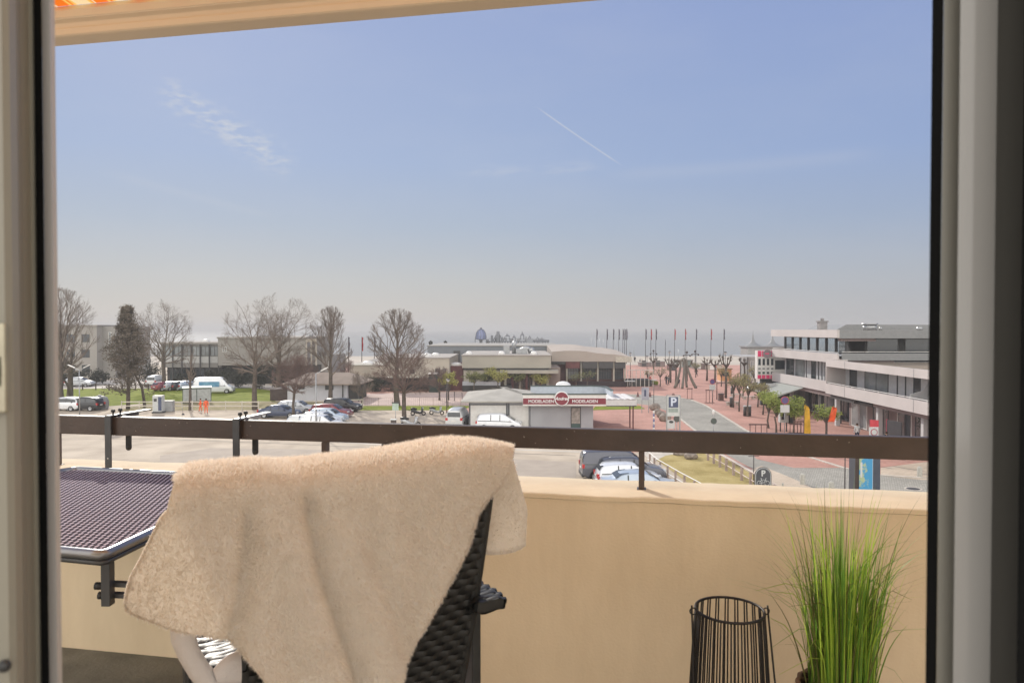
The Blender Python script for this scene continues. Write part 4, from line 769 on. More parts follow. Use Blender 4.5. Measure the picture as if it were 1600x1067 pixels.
# ================================================================ vehicles
CARP = {
 'hatch': (4.1, 1.76, 1.48, [(-.5, .50, .50), (-.495, .72, .74), (-.475, .88, .98), (-.43, .92, 1.30), (-.36, .93, 1.42), (-.2, .93, 1.475), (.0, .92, 1.48), (.1, .91, 1.43), (.18, .90, 1.25), (.27, .89, .96), (.38, .84, .88), (.46, .75, .77), (.492, .6, .62), (.5, .45, .45)]),
 'suv': (4.5, 1.84, 1.66, [(-.5, .55, .55), (-.495, .8, .82), (-.475, 1.0, 1.1), (-.44, 1.06, 1.45), (-.38, 1.07, 1.58), (-.2, 1.06, 1.65), (.0, 1.05, 1.65), (.09, 1.04, 1.60), (.17, 1.03, 1.40), (.26, 1.02, 1.09), (.38, .97, 1.01), (.46, .86, .89), (.492, .7, .72), (.5, .5, .5)]),
 'sedan': (4.7, 1.82, 1.45, [(-.5, .55, .55), (-.495, .8, .82), (-.48, .94, .97), (-.38, .97, 1.02), (-.33, .95, 1.12), (-.26, .94, 1.33), (-.15, .93, 1.42), (.0, .92, 1.45), (.08, .91, 1.40), (.16, .90, 1.22), (.25, .89, .96), (.38, .83, .87), (.46, .73, .75), (.492, .58, .6), (.5, .45, .45)]),
 'estate': (4.7, 1.82, 1.50, [(-.5, .55, .55), (-.495, .78, .80), (-.475, .92, 1.0), (-.435, .94, 1.28), (-.39, .95, 1.41), (-.2, .94, 1.48), (.0, .93, 1.49), (.08, .92, 1.44), (.16, .91, 1.25), (.25, .90, .97), (.38, .84, .88), (.46, .74, .77), (.492, .58, .6), (.5, .45, .45)]),
 'mpv': (4.5, 1.82, 1.70, [(-.5, .55, .55), (-.495, .85, .9), (-.48, 1.0, 1.15), (-.45, 1.04, 1.5), (-.4, 1.05, 1.62), (-.2, 1.05, 1.69), (.05, 1.03, 1.69), (.14, 1.02, 1.60), (.24, 1.0, 1.35), (.36, .95, 1.02), (.44, .84, .88), (.49, .65, .68), (.5, .5, .5)]),
 'van': (4.9, 1.92, 1.95, [(-.5, .6, .6), (-.497, 1.0, 1.05), (-.49, 1.15, 1.5), (-.47, 1.16, 1.8), (-.43, 1.16, 1.92), (-.2, 1.15, 1.95), (.1, 1.12, 1.95), (.17, 1.1, 1.85), (.27, 1.06, 1.5), (.36, 1.02, 1.12), (.44, .9, .95), (.49, .7, .72), (.5, .5, .5)]),
 'bigvan': (5.9, 2.0, 2.5, [(-.5, .6, .6), (-.498, 1.2, 1.3), (-.49, 1.3, 2.2), (-.47, 1.3, 2.4), (-.3, 1.3, 2.5), (.15, 1.3, 2.5), (.22, 1.28, 2.4), (.29, 1.25, 2.0), (.38, 1.2, 1.35), (.46, 1.0, 1.05), (.49, .7, .72), (.5, .5, .5)]),
}
tyre = mat('tyre_rubber', (.02, .02, .02), .85, var=0); rimm = mat('alloy_rim', (.42, .43, .45), .35, .6, var=0); headm = mat('headlamp_glass', (.5, .52, .55), .15, var=0, spec=.8); tailm = mat('tail_lamp_red', (.45, .03, .03), .3, var=0)
carglass = mat('car_glass', (.03, .037, .045), .08, 0, var=0, spec=.9)
def paint(name, c): 
    m = mat(name, c, .3, .25, var=.04, scale=2, spec=.6); m.node_tree.nodes['Principled BSDF'].inputs['Coat Weight'].default_value = .5; return m
def make_car(name, label, cat, pos, heading, kind, pm, group=None, rear_glass=True, rails=False):
    Lc, W, Hc, prof = CARP[kind]; o = T(name, label, cat, pos, heading, group); mb = MB(); hw = W/2; secs = []
    def shw(xf): e = max(0, abs(xf)-.36)/.14; return hw*(1-.13*e*e)
    def sec(xf, be, tp_):
        x = xf*Lc; w_ = shw(xf); zb = .22 if abs(xf) < .46 else .3; gh = tp_-be; wr = w_-.06-gh*.32
        if gh < .2: return [(w_-.1, zb), (w_, zb+.12), (w_, be*.62), (w_-.015, be*.9), (w_-.07, be), (w_-.16, be+gh*.5), (w_*.5, tp_), (0, tp_+.01)]
        return [(w_-.1, zb), (w_, zb+.12), (w_, be*.62), (w_-.015, be*.92), (w_-.05, be), (wr+.03, tp_-.09), (wr-.09, tp_), (0, tp_+.025)]
    dat = []
    for i, (xf, be, tp_) in enumerate(prof): s_ = sec(xf, be, tp_); dat.append([(xf*Lc, y, z) for y, z in s_]+[(xf*Lc, -y, z) for y, z in s_[-2::-1]])
    m_ = len(dat[0]); vs = [p for s_ in dat for p in s_]; fs = []
    for i in range(len(dat)-1): fs += [(i*m_+j, i*m_+j+1, (i+1)*m_+j+1, (i+1)*m_+j) for j in range(m_-1)]+[(i*m_+m_-1, i*m_, (i+1)*m_, (i+1)*m_+m_-1)]
    fs += [tuple(range(m_))[::-1], tuple((len(dat)-1)*m_+j for j in range(m_))]
    mb.add(vs, fs, 0, True); body = mb.build('body', pm, o)
    es = body.modifiers.new('edge', 'EDGE_SPLIT'); es.split_angle = R(38)
    # glass quads lying just off the shell
    idx = [i for i, (a, b_, c) in enumerate(prof) if c-b_ > .28]; f, l_ = idx[0], idx[-1]
    def off(p, n_, d=.008): return (V(p)+n_*d)
    def lerp(p, q, t_): return V(p).lerp(V(q), t_)
    gl = MB()
    for s in (0, 1):
        cells = []
        for i in range(f, l_):
            A, B, C_, D = [V(dat[q][(4, 5)[k] if not s else m_-1-(3, 4)[k]]) for q, k in ((i, 0), (i+1, 0), (i+1, 1), (i, 1))]
            cells.append((A, B, C_, D))
        nn = V((0, 1 if not s else -1, .3)).normalized()
        # front triangle
        fi = l_; A = V(dat[fi][4 if not s else m_-4]); D = V(dat[fi][5 if not s else m_-5]); nx_ = V(dat[fi+1][4 if not s else m_-4])
        for k, (A_, B_, C2, D_) in enumerate(cells):
            t0, t1 = .07, .93
            a, b_, c, d = lerp(A_, D_, t0), lerp(B_, C2, t0), lerp(B_, C2, t1), lerp(A_, D_, t1)
            if kind in ('van', 'bigvan') and A_.x < Lc*.02 and not (kind == 'van' and A_.x < -Lc*.18): continue
            gl.add([off(q, nn) for q in (a, b_, c, d)], [(0, 1, 2, 3) if not s else (3, 2, 1, 0)])
        gl.add([off(q, nn) for q in (lerp(A, D, .07), lerp(A, nx_, .75), lerp(A, D, .9))], [(0, 1, 2) if not s else (2, 1, 0)])
    # windscreen: from cowl to roof
    def screen(ic, it, flip, lo=.06, hi=.92):
        cen = m_//2; a1, a2 = dat[ic], dat[it]
        def pt(t_, side):
            y0_ = abs(a1[6][1])*.98; p = V(a1[cen]).lerp(V(a2[cen]), t_); wd = (abs(a1[5][1])*(1-t_)+abs(a2[5][1])*t_)*.9; q = V((p.x, side*wd, p.z-.03)); return q
        n_ = V((1 if not flip else -1, 0, .8)).normalized()
        chain = [(lo, 0), (hi, 0)]; pts = []
        for t_ in (lo, hi):
            c_ = V(a1[cen]).lerp(V(a2[cen]), t_); pts.append([pt(t_, -1), V((c_.x, 0, c_.z)), pt(t_, 1)])
        q = [off(p, n_, .03) for r_ in pts for p in r_]
        gl.add(q, [(0, 1, 4, 3), (1, 2, 5, 4)] if not flip else [(3, 4, 1, 0), (4, 5, 2, 1)])
    cw = next(i for i in range(l_, len(prof)) if prof[i][2]-prof[i][1] < .2)
    screen(cw, l_, False); 
    if l_-1 > f and prof[l_-1][0] > .05: screen(l_, l_-1, False, .0, .85)
    if rear_glass:
        rw = f-1
        screen(f, rw, True, 0, .8) if False else None
        a1, a2 = dat[f], dat[min(f+1, l_)]; b1_ = dat[f-1]; cen = m_//2
        lo_ = V(b1_[cen]).lerp(V(a1[cen]), .3 if kind != 'sedan' else .1); hi_ = V(a2[cen]) if kind in ('sedan',) else V(a1[cen]).lerp(V(a2[cen]), .55)
        n_ = V((-1, 0, .25)).normalized(); w0 = abs(b1_[4][1])*.86; w1_ = abs(a1[5][1])*.92
        mid = V(a1[cen]); gl.add([off(p, n_, .02) for p in ((lo_.x, -w0, lo_.z), (lo_.x, w0, lo_.z), (mid.x, w1_, mid.z-.02), (mid.x, -w1_, mid.z-.02), (hi_.x, w1_*.93, hi_.z-.03), (hi_.x, -w1_*.93, hi_.z-.03))], [(0, 1, 2, 3), (3, 2, 4, 5)][::1])
    g_ = gl.build('windows', carglass, o)
    # pillars
    pl = MB()
    for s in (0, 1):
        for xf in (-.17, .03) if kind not in ('van', 'bigvan') else ():
            i = max(k for k in range(len(prof)) if prof[k][0] <= xf); t_ = (xf-prof[i][0])/(prof[i+1][0]-prof[i][0]); ia = (4, 5) if not s else (m_-4-1+0, m_-6)
            ia = (4, 5) if not s else (m_-5, m_-6)
            A = V(dat[i][ia[0]]).lerp(V(dat[i+1][ia[0]]), t_); D = V(dat[i][ia[1]]).lerp(V(dat[i+1][ia[1]]), t_); nn = V((0, 1 if not s else -1, .3)).normalized()*.014
            MB().bar(A+nn, D+nn, .07, .012, up=V((0, 1, 0))).build('pillar', black, o)
    if pl.v: pl.build('pillar', black if kind != 'suv' else black, o)
    wr_ = .33 if kind != 'bigvan' else .36; wx = (Lc*.5-.88, -Lc*.5+.82)
    for x in wx:
        for s in (-1, 1):
            y = s*(hw-.1); M_ = Matrix.Translation((x, y, wr_)) @ Matrix.Rotation(-s*pi/2, 4, 'X')
            MB().lathe((0, 0, 0), [(.001, .085), (wr_*1.18, .085), (wr_*1.18, -.05)], 22, M=M_, smooth=False).build('wheel_arch', black, o)
            wl = MB().lathe((0, 0, 0), [(wr_*.6, -.1), (wr_*.97, -.1), (wr_, -.05), (wr_, .08), (wr_*.97, .115), (wr_*.66, .12)], 22, M=M_).build('wheel', tyre, o)
            rm = MB().lathe((0, 0, 0), [(.001, .1), (.06, .1), (.07, .115), (wr_*.5, .105), (wr_*.64, .122), (wr_*.67, .118)], 20, M=M_)
            rm.build('rim', rimm, wl)
    be_r = prof[2][1]; 
    for s in (-1, 1):
        MB().cbox((-Lc*.5+.06, s*(shw(.48)-.12), be_r*.86), .16, .24, .26).build('tail_light', tailm, o)
        MB().cbox((Lc*.5-.16, s*(shw(.48)-.2), prof[-3][1]*.93), .26, .34, .14).build('headlight', headm, o)
        i = cw-1; mm = MB(); mm.cbox((Lc*prof[l_][0]+.05, s*(hw+.09), prof[l_][1]+.08), .12, .2, .14); mm.build('side_mirror', pm, o)
    MB().cbox((-Lc*.5-.012, 0, .72 if kind != 'van' else .8), .02, .5, .11).build('number_plate', white, o); MB().cbox((Lc*.5+.008, 0, .42), .02, .5, .11).build('number_plate', white, o)
    [MB().cbox(*q_).build('bumper', dark if kind in ('suv', 'van', 'bigvan') else pm, o) for q_ in (((-Lc*.5+.04, 0, .38), .14, W*.84, .22), ((Lc*.5-.04, 0, .36), .12, W*.8, .2))]
    if rails:
        r_ = MB()
        for s in (-1, 1): r_.tube([(-Lc*.33, s*hw*.6, Hc+.0), (-Lc*.3, s*hw*.6, Hc+.05), (Lc*.03, s*hw*.6, Hc+.05), (Lc*.06, s*hw*.6, Hc)], .018, 6)
        r_.build('roof_rail', galv, o)
    return o
p_w = paint('car_paint_white', (.72, .74, .77)); p_s = paint('car_paint_silver', (.42, .44, .47)); p_b = paint('car_paint_dark_blue', (.035, .05, .10)); p_r = paint('car_paint_wine_red', (.20, .035, .045)); p_g = paint('car_paint_grey', (.09, .095, .12)); p_bl = paint('car_paint_pale_blue', (.42, .49, .58)); p_k = paint('car_paint_black', (.015, .016, .02)); p_pa = paint('car_paint_pearl', (.6, .62, .63))
gc = 'cars parked in the lot'
def car_at(px, py, hd, kind, pm, label, cat='car', name='parked_car', **k): return make_car(name, label, cat, G(px, py), R(hd), kind, pm, gc, **k)
# right group below the rail
car_at(964, 747, 3, 'van', p_g, 'dark grey van at the far end of the row below the railing post', cat='van')
car_at(984, 751, 2, 'suv', p_g, 'dark grey car with silver roof rails between the grey van and the white hatchback', rails=True)
car_at(980, 758, 2, 'hatch', p_w, 'white hatchback third in the row below the railing post')
car_at(998, 772, 2, 'sedan', p_bl, 'pale blue-white saloon, its roof nearest the parapet')
# centre
car_at(780, 672, -4, 'mpv', p_w, 'white people carrier parked in front of the white garage wall')
car_at(716, 665, 84, 'van', p_pa, 'white van seen from the rear beside the grey-roofed shop', cat='van')
# left cluster
car_at(438, 652, -3, 'sedan', p_b, 'dark blue saloon left of the small reddish tree')
car_at(464, 645, -3, 'estate', p_s, 'silver estate car behind the dark blue saloon')
car_at(518, 651, -8, 'estate', p_r, 'wine red estate car at the back of the dense row')
car_at(535, 643, -8, 'suv', p_k, 'black car mostly hidden behind the wine red car')
car_at(513, 659, -8, 'hatch', p_bl, 'pale blue hatchback in front of the wine red car')
car_at(502, 665, -8, 'hatch', p_w, 'white hatchback in the middle of the dense row')
car_at(485, 671, -8, 'estate', p_pa, 'pearl white car left front, half hidden by the rail')
car_at(503, 674, -8, 'suv', p_w, 'white car with large side windows nearest the rail')
car_at(101, 641, 176, 'suv', p_w, 'white car at the left edge just above the rail')
car_at(131, 641, 176, 'suv', p_k, 'black car parked right of the white one at the left edge')
# rear car park behind the lawn
car_at(125, 604, 4, 'suv', p_s, 'silver car on the far car park at the left')
car_at(244, 603, 96, 'van', p_w, 'white van with red lights lit on the far car park', cat='van')
for i, (x, pm, lb) in enumerate(((259, p_r, 'dull red car left in the far row by the lawn'), (271, p_s, 'silver car in the far row by the lawn'), (283, p_k, 'black car in the middle of the far row by the lawn'), (293, p_bl, 'pale blue car right in the far row by the lawn'))): car_at(x, 610-.5*i, 60, 'hatch', pm, lb)
dvn = make_car('delivery_van', 'white delivery van with a blue side panel behind the electricity box', 'van', G(335, 614), R(8), 'bigvan', p_w, gc)
pb = MB().box(-2.0, 1.0, -1.035, -1.015, 1.05, 1.85).build('side_panel', mat('van_blue', (.10, .30, .55), .5, var=.15, scale=1.5, col2=(.2, .42, .6)), dvn)
car_at(1187, 611, 185, 'hatch', p_w, 'white car on the promenade below the pink panels')
# ================================================================ street furniture
irn = mat('dark_iron', (.07, .06, .06), .6, .3, var=.1); brn = mat('rusty_brown_steel', (.14, .08, .07), .7, .2, var=.15)
def at(px, py): return G(px, py)
flagr = mat('red_flag', (.45, .05, .05), .8, var=.2, scale=1, trans=.3); flagd = mat('dark_flag', (.11, .10, .13), .8, var=.2, scale=1, trans=.2); flagw = mat('pink_white_flag', (.6, .42, .42), .8, var=.2, trans=.3)
Yf = 205
def flagpole(px, top, label, fm, group, Y=Yf, base=0, w_=1.0):
    zt = Z(top, Y); o = T('flagpole', label, 'flagpole', (X(px, Y), Y, 0), 0, group)
    MB().tube([(0, 0, 0), (0, 0, zt*.5), (0, 0, zt)], [.1, .08, .05], 6).build('pole', irn if fm else galv, o)
    if fm:
        mb = MB(); n = 10; rr = random.Random(int(px)); vs = []
        for i in range(n+1):
            z = zt-.1-3.1*i/n; a = rr.uniform(.75, 1.1)
            for j, q in enumerate((.04, .2, .36)): vs.append((q*w_*a*(1-.3*abs(i/n-.5)), .12*sin(i*.9+j), z-.05*j))
        k = len(vs); vs2 = [(x, y+.05, z) for x, y, z in vs]
        mb.add(vs+vs2, [(i*3+j, i*3+j+1, (i+1)*3+j+1, (i+1)*3+j) for i in range(n) for j in range(2)]+[(k+i*3+j, k+(i+1)*3+j, k+(i+1)*3+j+1, k+i*3+j+1) for i in range(n) for j in range(2)]+[(i*3+2, k+i*3+2, k+(i+1)*3+2, (i+1)*3+2) for i in range(n)]); mb.build('flag', fm, o)
fl = [932, 948, 958, 966.6, 973, 975.8, 978.6]
for i, x in enumerate(fl): flagpole(x, 513.5, '%s of the seven tall flagpoles behind the restaurant, counted from the left' % ORD[i], flagd if i % 3 else flagd, 'tall flagpoles with hanging flags')
fr_ = [1008.5, 1016.8, 1024.5, 1053.8, 1070.3, 1087.3, 1110.5, 1130.5]
for i, x in enumerate(fr_): flagpole(x, 513.5, '%s of the eight tall flagpoles right of the restaurant, counted from the left' % ORD[i], (flagd, flagr, flagd, flagr, flagr, flagd, flagr, flagd)[i], 'tall flagpoles with hanging flags')
sm_ = [924.5, 930.2, 936.3, 942.7, 955.4, 962, 968.8, 983, 990.5]
for i, x in enumerate(sm_): flagpole(x, 529+.35*i, '%s thin bare pole above the restaurant roof, counted from the left' % ORD[i], None, 'thin bare poles behind the restaurant', 225)
flagpole(1039.3, 530, 'thin short pole with a small dark pennant between the tall flagpoles', flagd, 'thin bare poles behind the restaurant', 225, w_=.4); flagpole(1059.7, 546, 'short thin pole standing left of the curved sculpture top', None, 'thin bare poles behind the restaurant', 215)
for i, x in enumerate((544.5, 565.5, 585)): flagpole(x, 526, '%s of three flagpoles above the beige pavilion, counted from the left' % ORD[i], flagr if i == 1 else flagd, 'flagpoles above the beige pavilion', 160)
# antenna on roof etc.
globe = mat('lamp_globe', (.55, .55, .55), .4, var=0)
def dlamp(px, top, py, label):
    p = at(px, py); zt = Z(top, p.y); o = T('street_lamp', label, 'street lamp', p, 0, 'lamps with a crossbar near the beach'); MB().tube([(0, 0, 0), (0, 0, zt-.6)], [.11, .07], 8).build('pole', irn, o)
    MB().box(-.8, .8, -.05, .05, zt-1.05, zt-.93).build('arm', irn, o)
    for s in (-.75, 0, .75): zz = zt-.9 if s else zt-.35; MB().ball((s, 0, zz-.25 if s else zz), .22 if s else .3, 1, 5).build('lamp', irn, o)
dlamp(1021, 546, 577, 'double lamp with a crossbar, leftmost of three by the beach'); dlamp(1073, 548, 583, 'double lamp above the grey-green beach pavilion'); dlamp(1086, 546.5, 582, 'double lamp right of the grey-green beach pavilion')
def glamp(px, top, py, label, r=.22, off=None):
    p = at(px, py); zt = Z(top, p.y); o = T('street_lamp', label, 'street lamp', p, 0, 'thin lamps with a round head'); MB().tube([(0, 0, 0), (0, 0, zt-.3)], [.06, .045], 8).build('pole', irn, o); MB().ball((0, 0, zt-.2), r, 1, 6).build('lamp', globe, o); MB().lathe((0, 0, zt-.2), [(r*1.5, r*.6), (r*.5, r*1.2), (.01, r*1.3)], 12).build('cap', irn, o)
glamp(1046, 549, 594, 'thin lamp with a pale globe above the left pollarded tree'); glamp(985, 551, 590, 'pale globe lamp at the right end of the restaurant roof'); glamp(1011, 556, 590, 'small globe lamp right of the restaurant terrace'); glamp(1133, 550, 612, 'twin globe lamp on the tall pollarded tree')
def ylamp(px, top, py, label):
    p = at(px, py); zt = Z(top, p.y); o = T('street_lamp', label, 'street lamp', p, .2, 'parking lot lamps'); MB().tube([(0, 0, 0), (0, 0, zt-.2)], [.07, .05], 8).build('pole', galv, o)
    for s in (-1, 1):
        if 'single' in label and s < 0: continue
        MB().bar((0, 0, zt-.25), (s*1.0, 0, zt+.25), .06, .06).build('arm', galv, o); MB().bar((s*.45, 0, zt+.03), (s*1.15, 0, zt+.38), .2, .08).build('lamp', white, o)
ylamp(124.5, 575, 652, 'two-armed grey lamp in front of the cars at the left edge'); ylamp(494, 580, 676, 'single-armed slim lamp over the row of parked cars')
# lamp post with globe lantern in the parking lot by the railing (tall thin)
# pale fence, left
fm_ = mat('cream_fence_rail', (.55, .51, .45), .7, var=.08, scale=1)
def railing(name, label, a, b_, m, rails, hp, step, pw=.08, cat='fence', rw=.12, group=None, balus=0):
    A, B = at(*a), at(*b_); d = B-A; L_ = d.length; n = max(1, round(L_/step)); o = T(name, label, cat, A, atan2(d.y, d.x), group)
    for i in range(n+1): MB().box(L_*i/n-pw/2, L_*i/n+pw/2, -pw/2, pw/2, 0, hp).build('post', m, o)
    r_ = MB(); [r_.box(0, L_, -pw/2-.035, -pw/2-.002, z-rw/2, z+rw/2) for z in rails]; r_.build('rail', m, o)
    if balus:
        bb = MB(); k = int(L_/balus); [bb.box(L_*(i+.5)/k-.01, L_*(i+.5)/k+.01, -.02, 0, rails[0], rails[-1]) for i in range(k)]; tag(bb.build('bars', m, o), kind='stuff')
    return o
railing('low_fence', 'pale two-rail fence at the back edge of the parking lot, left part', (190, 641), (300, 641), fm_, (.55, 1.05), 1.15, 2.0)
railing('low_fence', 'pale two-rail fence at the back edge of the parking lot, behind the orange workers', (301, 641), (404, 641), fm_, (.55, 1.05), 1.15, 2.0)
railing('low_fence', 'pale two-rail fence in front of the white hut', (446, 641), (567, 637), fm_, (.55, 1.05), 1.15, 2.4)
railing('metal_railing', 'thin brownish metal railing in front of the pale paving', (570, 634), (741, 634), mat('pinkish_railing', (.33, .23, .21), .6, var=.1), (.12, 1.1), 1.12, 1.9, .04, rw=.04, balus=.25)
railing('timber_fence', 'dark timber post fence along the far edge of the lawn', (88, 609), (232, 609), mat('dark_timber', (.07, .055, .045), .9, var=.2), (.75,), 1.0, 2.1, .14, rw=.1)
for i, (x, yb) in enumerate(((687.5, 626), (697.5, 629), (710, 626), (722, 628), (698, 645))):
    p = at(x, yb); o = T('thin_post', '%s slim dark post on the pale paving right of the bare trees' % ORD[i], 'post', p, 0, 'slim posts on the pale paving'); MB().cyl((0, 0, 0), .05, 1.3 if i < 4 else 3.6, 6).build('shaft', irn, o); MB().cyl((0, 0, 0), .14, .06, 8).build('foot', irn, o)
glamp(700, 592, 637, 'lamp with a flat white head among the yellow-green trees', .2)
# stair railing by the lawn (right)
def hrail(name, label, pts, hp, m, step=2.2, pm=None, post_w=.14, group=None):
    P_ = [at(*p) for p in pts]; o = T(name, label, 'handrail', P_[0], 0, group); P0 = P_[0]; r_ = MB(); 
    for z in (hp, hp*.45): r_.tube([p-P0+V((0, 0, z)) for p in P_], .03, 6)
    r_.build('rail', m, o)
    for a, b_ in zip(P_, P_[1:]):
        n = max(1, round((b_-a).length/step))
        for i in range(n): q = a.lerp(b_, (i+.5)/n)-P0; MB().cbox((q.x, q.y, hp*.47), post_w, post_w, hp*.92).build('post', pm or m, o)
pkp = mat('pinkish_post', (.33, .26, .23), .8, var=.15)
hrail('handrail', 'white handrail between the parked cars and the dry lawn', [(1012, 726), (1026, 739), (1062, 762), (1110, 790), (1140, 806)], 1.0, white, 1.8, pkp, .12)
hrail('handrail', 'pale handrail with stone posts along the right edge of the dry lawn', [(1102, 717), (1140, 739), (1180, 764), (1220, 787)], .95, mat('pale_pink_rail', (.55, .45, .41), .6, var=.05), 1.5, pkp, .16)
# stones
stm = mat('field_stone', (.27, .23, .20), .9, var=.25, scale=2, bump=.6, bscale=6)
def stone(px, py, w_, h_, label, seed):
    rr = random.Random(seed); bm = bmesh.new(); bmesh.ops.create_icosphere(bm, subdivisions=2, radius=1)
    for v in bm.verts: v.co *= 1+rr.uniform(-.14, .14); v.co.x *= w_/2; v.co.y *= w_/2.4; v.co.z = v.co.z*h_*.6+h_*.4
    me = bpy.data.meshes.new('boulder'); bm.to_mesh(me); bm.free(); me.materials.append(stm); o = bpy.data.objects.new('boulder', me); COL.objects.link(o); o.location = at(px, py); tag(o, label, 'boulder', 'boulders')
for i, a in enumerate([(1023, 641, 1.3, .9, 'pointed brown boulder, topmost in the line beside the parking sign'), (1027, 647, 1.0, .6, 'second boulder from the top in the line beside the parking sign'), (1033, 652, 1.2, .7, 'third boulder down in the line beside the parking sign'), (1039, 658, 1.3, .9, 'lowest and largest boulder in the line beside the parking sign'), (1079, 717, 1.1, .55, 'grey boulder on the dry lawn'), (1060, 711, .9, .35, 'flat stone left on the dry lawn edge'), (1068, 710, .6, .3, 'small flat stone at the top edge of the dry lawn')]): stone(*a, i)
# signs
blu = mat('sign_blue', (.06, .075, .14), .5, var=.05); sgw = mat('sign_pale', (.50, .52, .52), .6, var=.05)
def circle_sign(o, c, r, rim, face, name='sign_plate'):
    RM = Matrix.Translation(c) @ Matrix.Rotation(pi/2, 4, 'X'); q = MB().lathe((0, 0, 0), [(.001, .03), (r, .03), (r, -.01), (.001, -.01)], 28, M=RM, smooth=False).build(name, rim, o); MB().lathe((0, 0, 0), [(.001, .036), (r*.8, .036), (r*.8, .031)], 28, M=RM, smooth=False).build('face', face, q); return q
Y = 58; o = T('parking_sign', 'large framed parking sign with a white P on dark blue', 'sign', (X(1052, Y), Y, 0)); xx = lambda a: X(a, Y)-X(1052, Y)
for a in (1042, 1062.5): MB().box(xx(a)-.05, xx(a)+.05, -.05, .05, 0, Z(617.5, Y)).build('post', galv, o)
MB().box(xx(1042.7), xx(1061.7), -.06, -.02, Z(650, Y), Z(618.5, Y)).build('board', sgw, o); q = MB().box(xx(1044.5), xx(1059.5), -.075, -.061, Z(636.5, Y), Z(620, Y)).build('blue_panel', blu, o); bevel(q, .004)
text('P', .95, mat('sign_p_pale', (.55, .6, .72), .5, var=0), q, (xx(1052), -.082, Z(628.3, Y)), bold=.03); MB().box(xx(1044.5), xx(1059.5), -.072, -.061, Z(644, Y), Z(638, Y)).build('info_strip', mat('sage_strip', (.28, .33, .31), .6), o)
MB().box(xx(1042), xx(1062.5), -.05, .05, Z(617.5, Y), Z(616.8, Y)).build('top_bar', galv, o); MB().lathe((0, 0, Z(616.8, Y)), [(.14, 0), (.12, .07), (.01, .12)], 10).build('finial', brn, o)
def rsign(px, top, py, r, rim, face, label, extra=None, Yov=None, cat='sign', name='round_sign'):
    p = at(px, py); o = T(name, label, cat, p); zt = Z(top, p.y); MB().cyl((0, .04, 0), .035, zt-.02, 8).build('post', galv, o); circle_sign(o, (0, 0, zt-r), r, rim, face)
    if extra: z0, z1, m = extra; MB().box(-.4, .4, -.03, .0, zt-z1, zt-z0).build('lower_plate', m, o)
    return o
backm = mat('sign_back_dark', (.10, .11, .10), .6, .2)
rsign(1057.5, 648.5, 693, .3, backm, backm, 'small round dark sign back right under the big parking sign')
p = at(1048.5, 693); o = T('notice_board', 'small pale notice board with a dark oval under the big parking sign', 'sign', p); zt = Z(656, p.y); MB().box(-.32, .32, -.03, 0, zt-.75, zt).build('board', sgw, o); MB().cyl((-.25, .03, 0), .025, zt-.1, 6).build('post', galv, o); MB().cyl((.25, .03, 0), .025, zt-.1, 6).build('post', galv, o)
MB().lathe((0, 0, 0), [(.001, .035), (.2, .035), (.2, .03)], 20, M=Matrix.Translation((0, 0, zt-.17)) @ Matrix.Rotation(pi/2, 4, 'X') @ Matrix.Diagonal((1, .55, 1, 1)), smooth=False).build('emblem', dark, o)
rsign(1115, 653, 690, .27, backm, mat('sign_face_dark', (.07, .09, .08), .5), 'round dark sign with a lamp on top in the grey street', name='round_sign'); lp = MB(); p = at(1115, 690); o = T('lamp_head', 'small pale lamp on the round dark sign in the grey street', 'lamp', p); zt = Z(640, p.y); MB().cyl((0, .09, Z(653, p.y)-.6), .02, zt-Z(653, p.y)+.5, 6).build('stem', galv, o); MB().lathe((0, .09, zt-.45), [(.05, 0), (.12, .08), (.12, .3), (.05, .42), (.01, .45)], 12).build('shade', white, o)
redr = mat('sign_red_rim', (.33, .05, .08), .5, var=0); dblu = mat('sign_face_blue', (.10, .08, .2), .5, var=0)
for (px, top, py, lb) in ((1113, 592, 632, 'round red-rimmed no-stopping sign above a bicycle rack, behind the pollarded trees'), (1226, 619, 690, 'round red-rimmed no-stopping sign among the green promenade trees')):
    o = rsign(px, top, py, .36, redr, dblu, lb, (.78, 1.45, sgw), name='no_stopping_sign'); 
# bicycle racks: simple hoops
def rack(px, py, n, sp_, h_, label, hd=0):
    p = at(px, py); o = T('bicycle_rack', label, 'bicycle rack', p, hd, 'brown steel bicycle racks')
    for i in range(n):
        x = (i-(n-1)/2)*sp_; MB().tube([(x, 0, 0), (x, 0, h_-.05), (x+.05, 0, h_)], .035, 6).build('upright', brn, o)
    MB().box(-(n-1)/2*sp_-.1, (n-1)/2*sp_+.1, -.04, .04, h_-.12, h_).build('top_bar', brn, o); MB().box(-(n-1)/2*sp_-.2, (n-1)/2*sp_+.2, -.12, .12, 0.02, .07).build('base', brn, o)
rack(1108.5, 629.5, 3, .45, 1.8, 'bicycle rack of three uprights under the left no-stopping sign'); rack(1077.5, 624, 2, .65, 1.6, 'two-post brown barrier in the street in front of the sculpture')
rack(1243, 677, 4, .35, 1.0, 'low dark bicycle rack left of the yellow beach flag'); rack(1185, 690, 4, .5, 1.6, 'bicycle rack in front of the grey ticket machine'); rack(1251, 679, 5, .3, 1.3, 'grid-like rack right behind the yellow beach flag')
p = at(1126.5, 626); o = T('litter_bin', 'brown slatted litter bin left of the tall pollarded tree', 'bin', p); b_ = MB(); [b_.box(-.35+.14*i, -.25+.14*i, -.3, .3, .1, .95) for i in range(5)]; b_.build('slats', brn, o); MB().box(-.38, .38, -.33, .33, .02, .1).build('base', irn, o); MB().box(-.38, .38, -.33, .33, .95, 1.02).build('lid', irn, o)
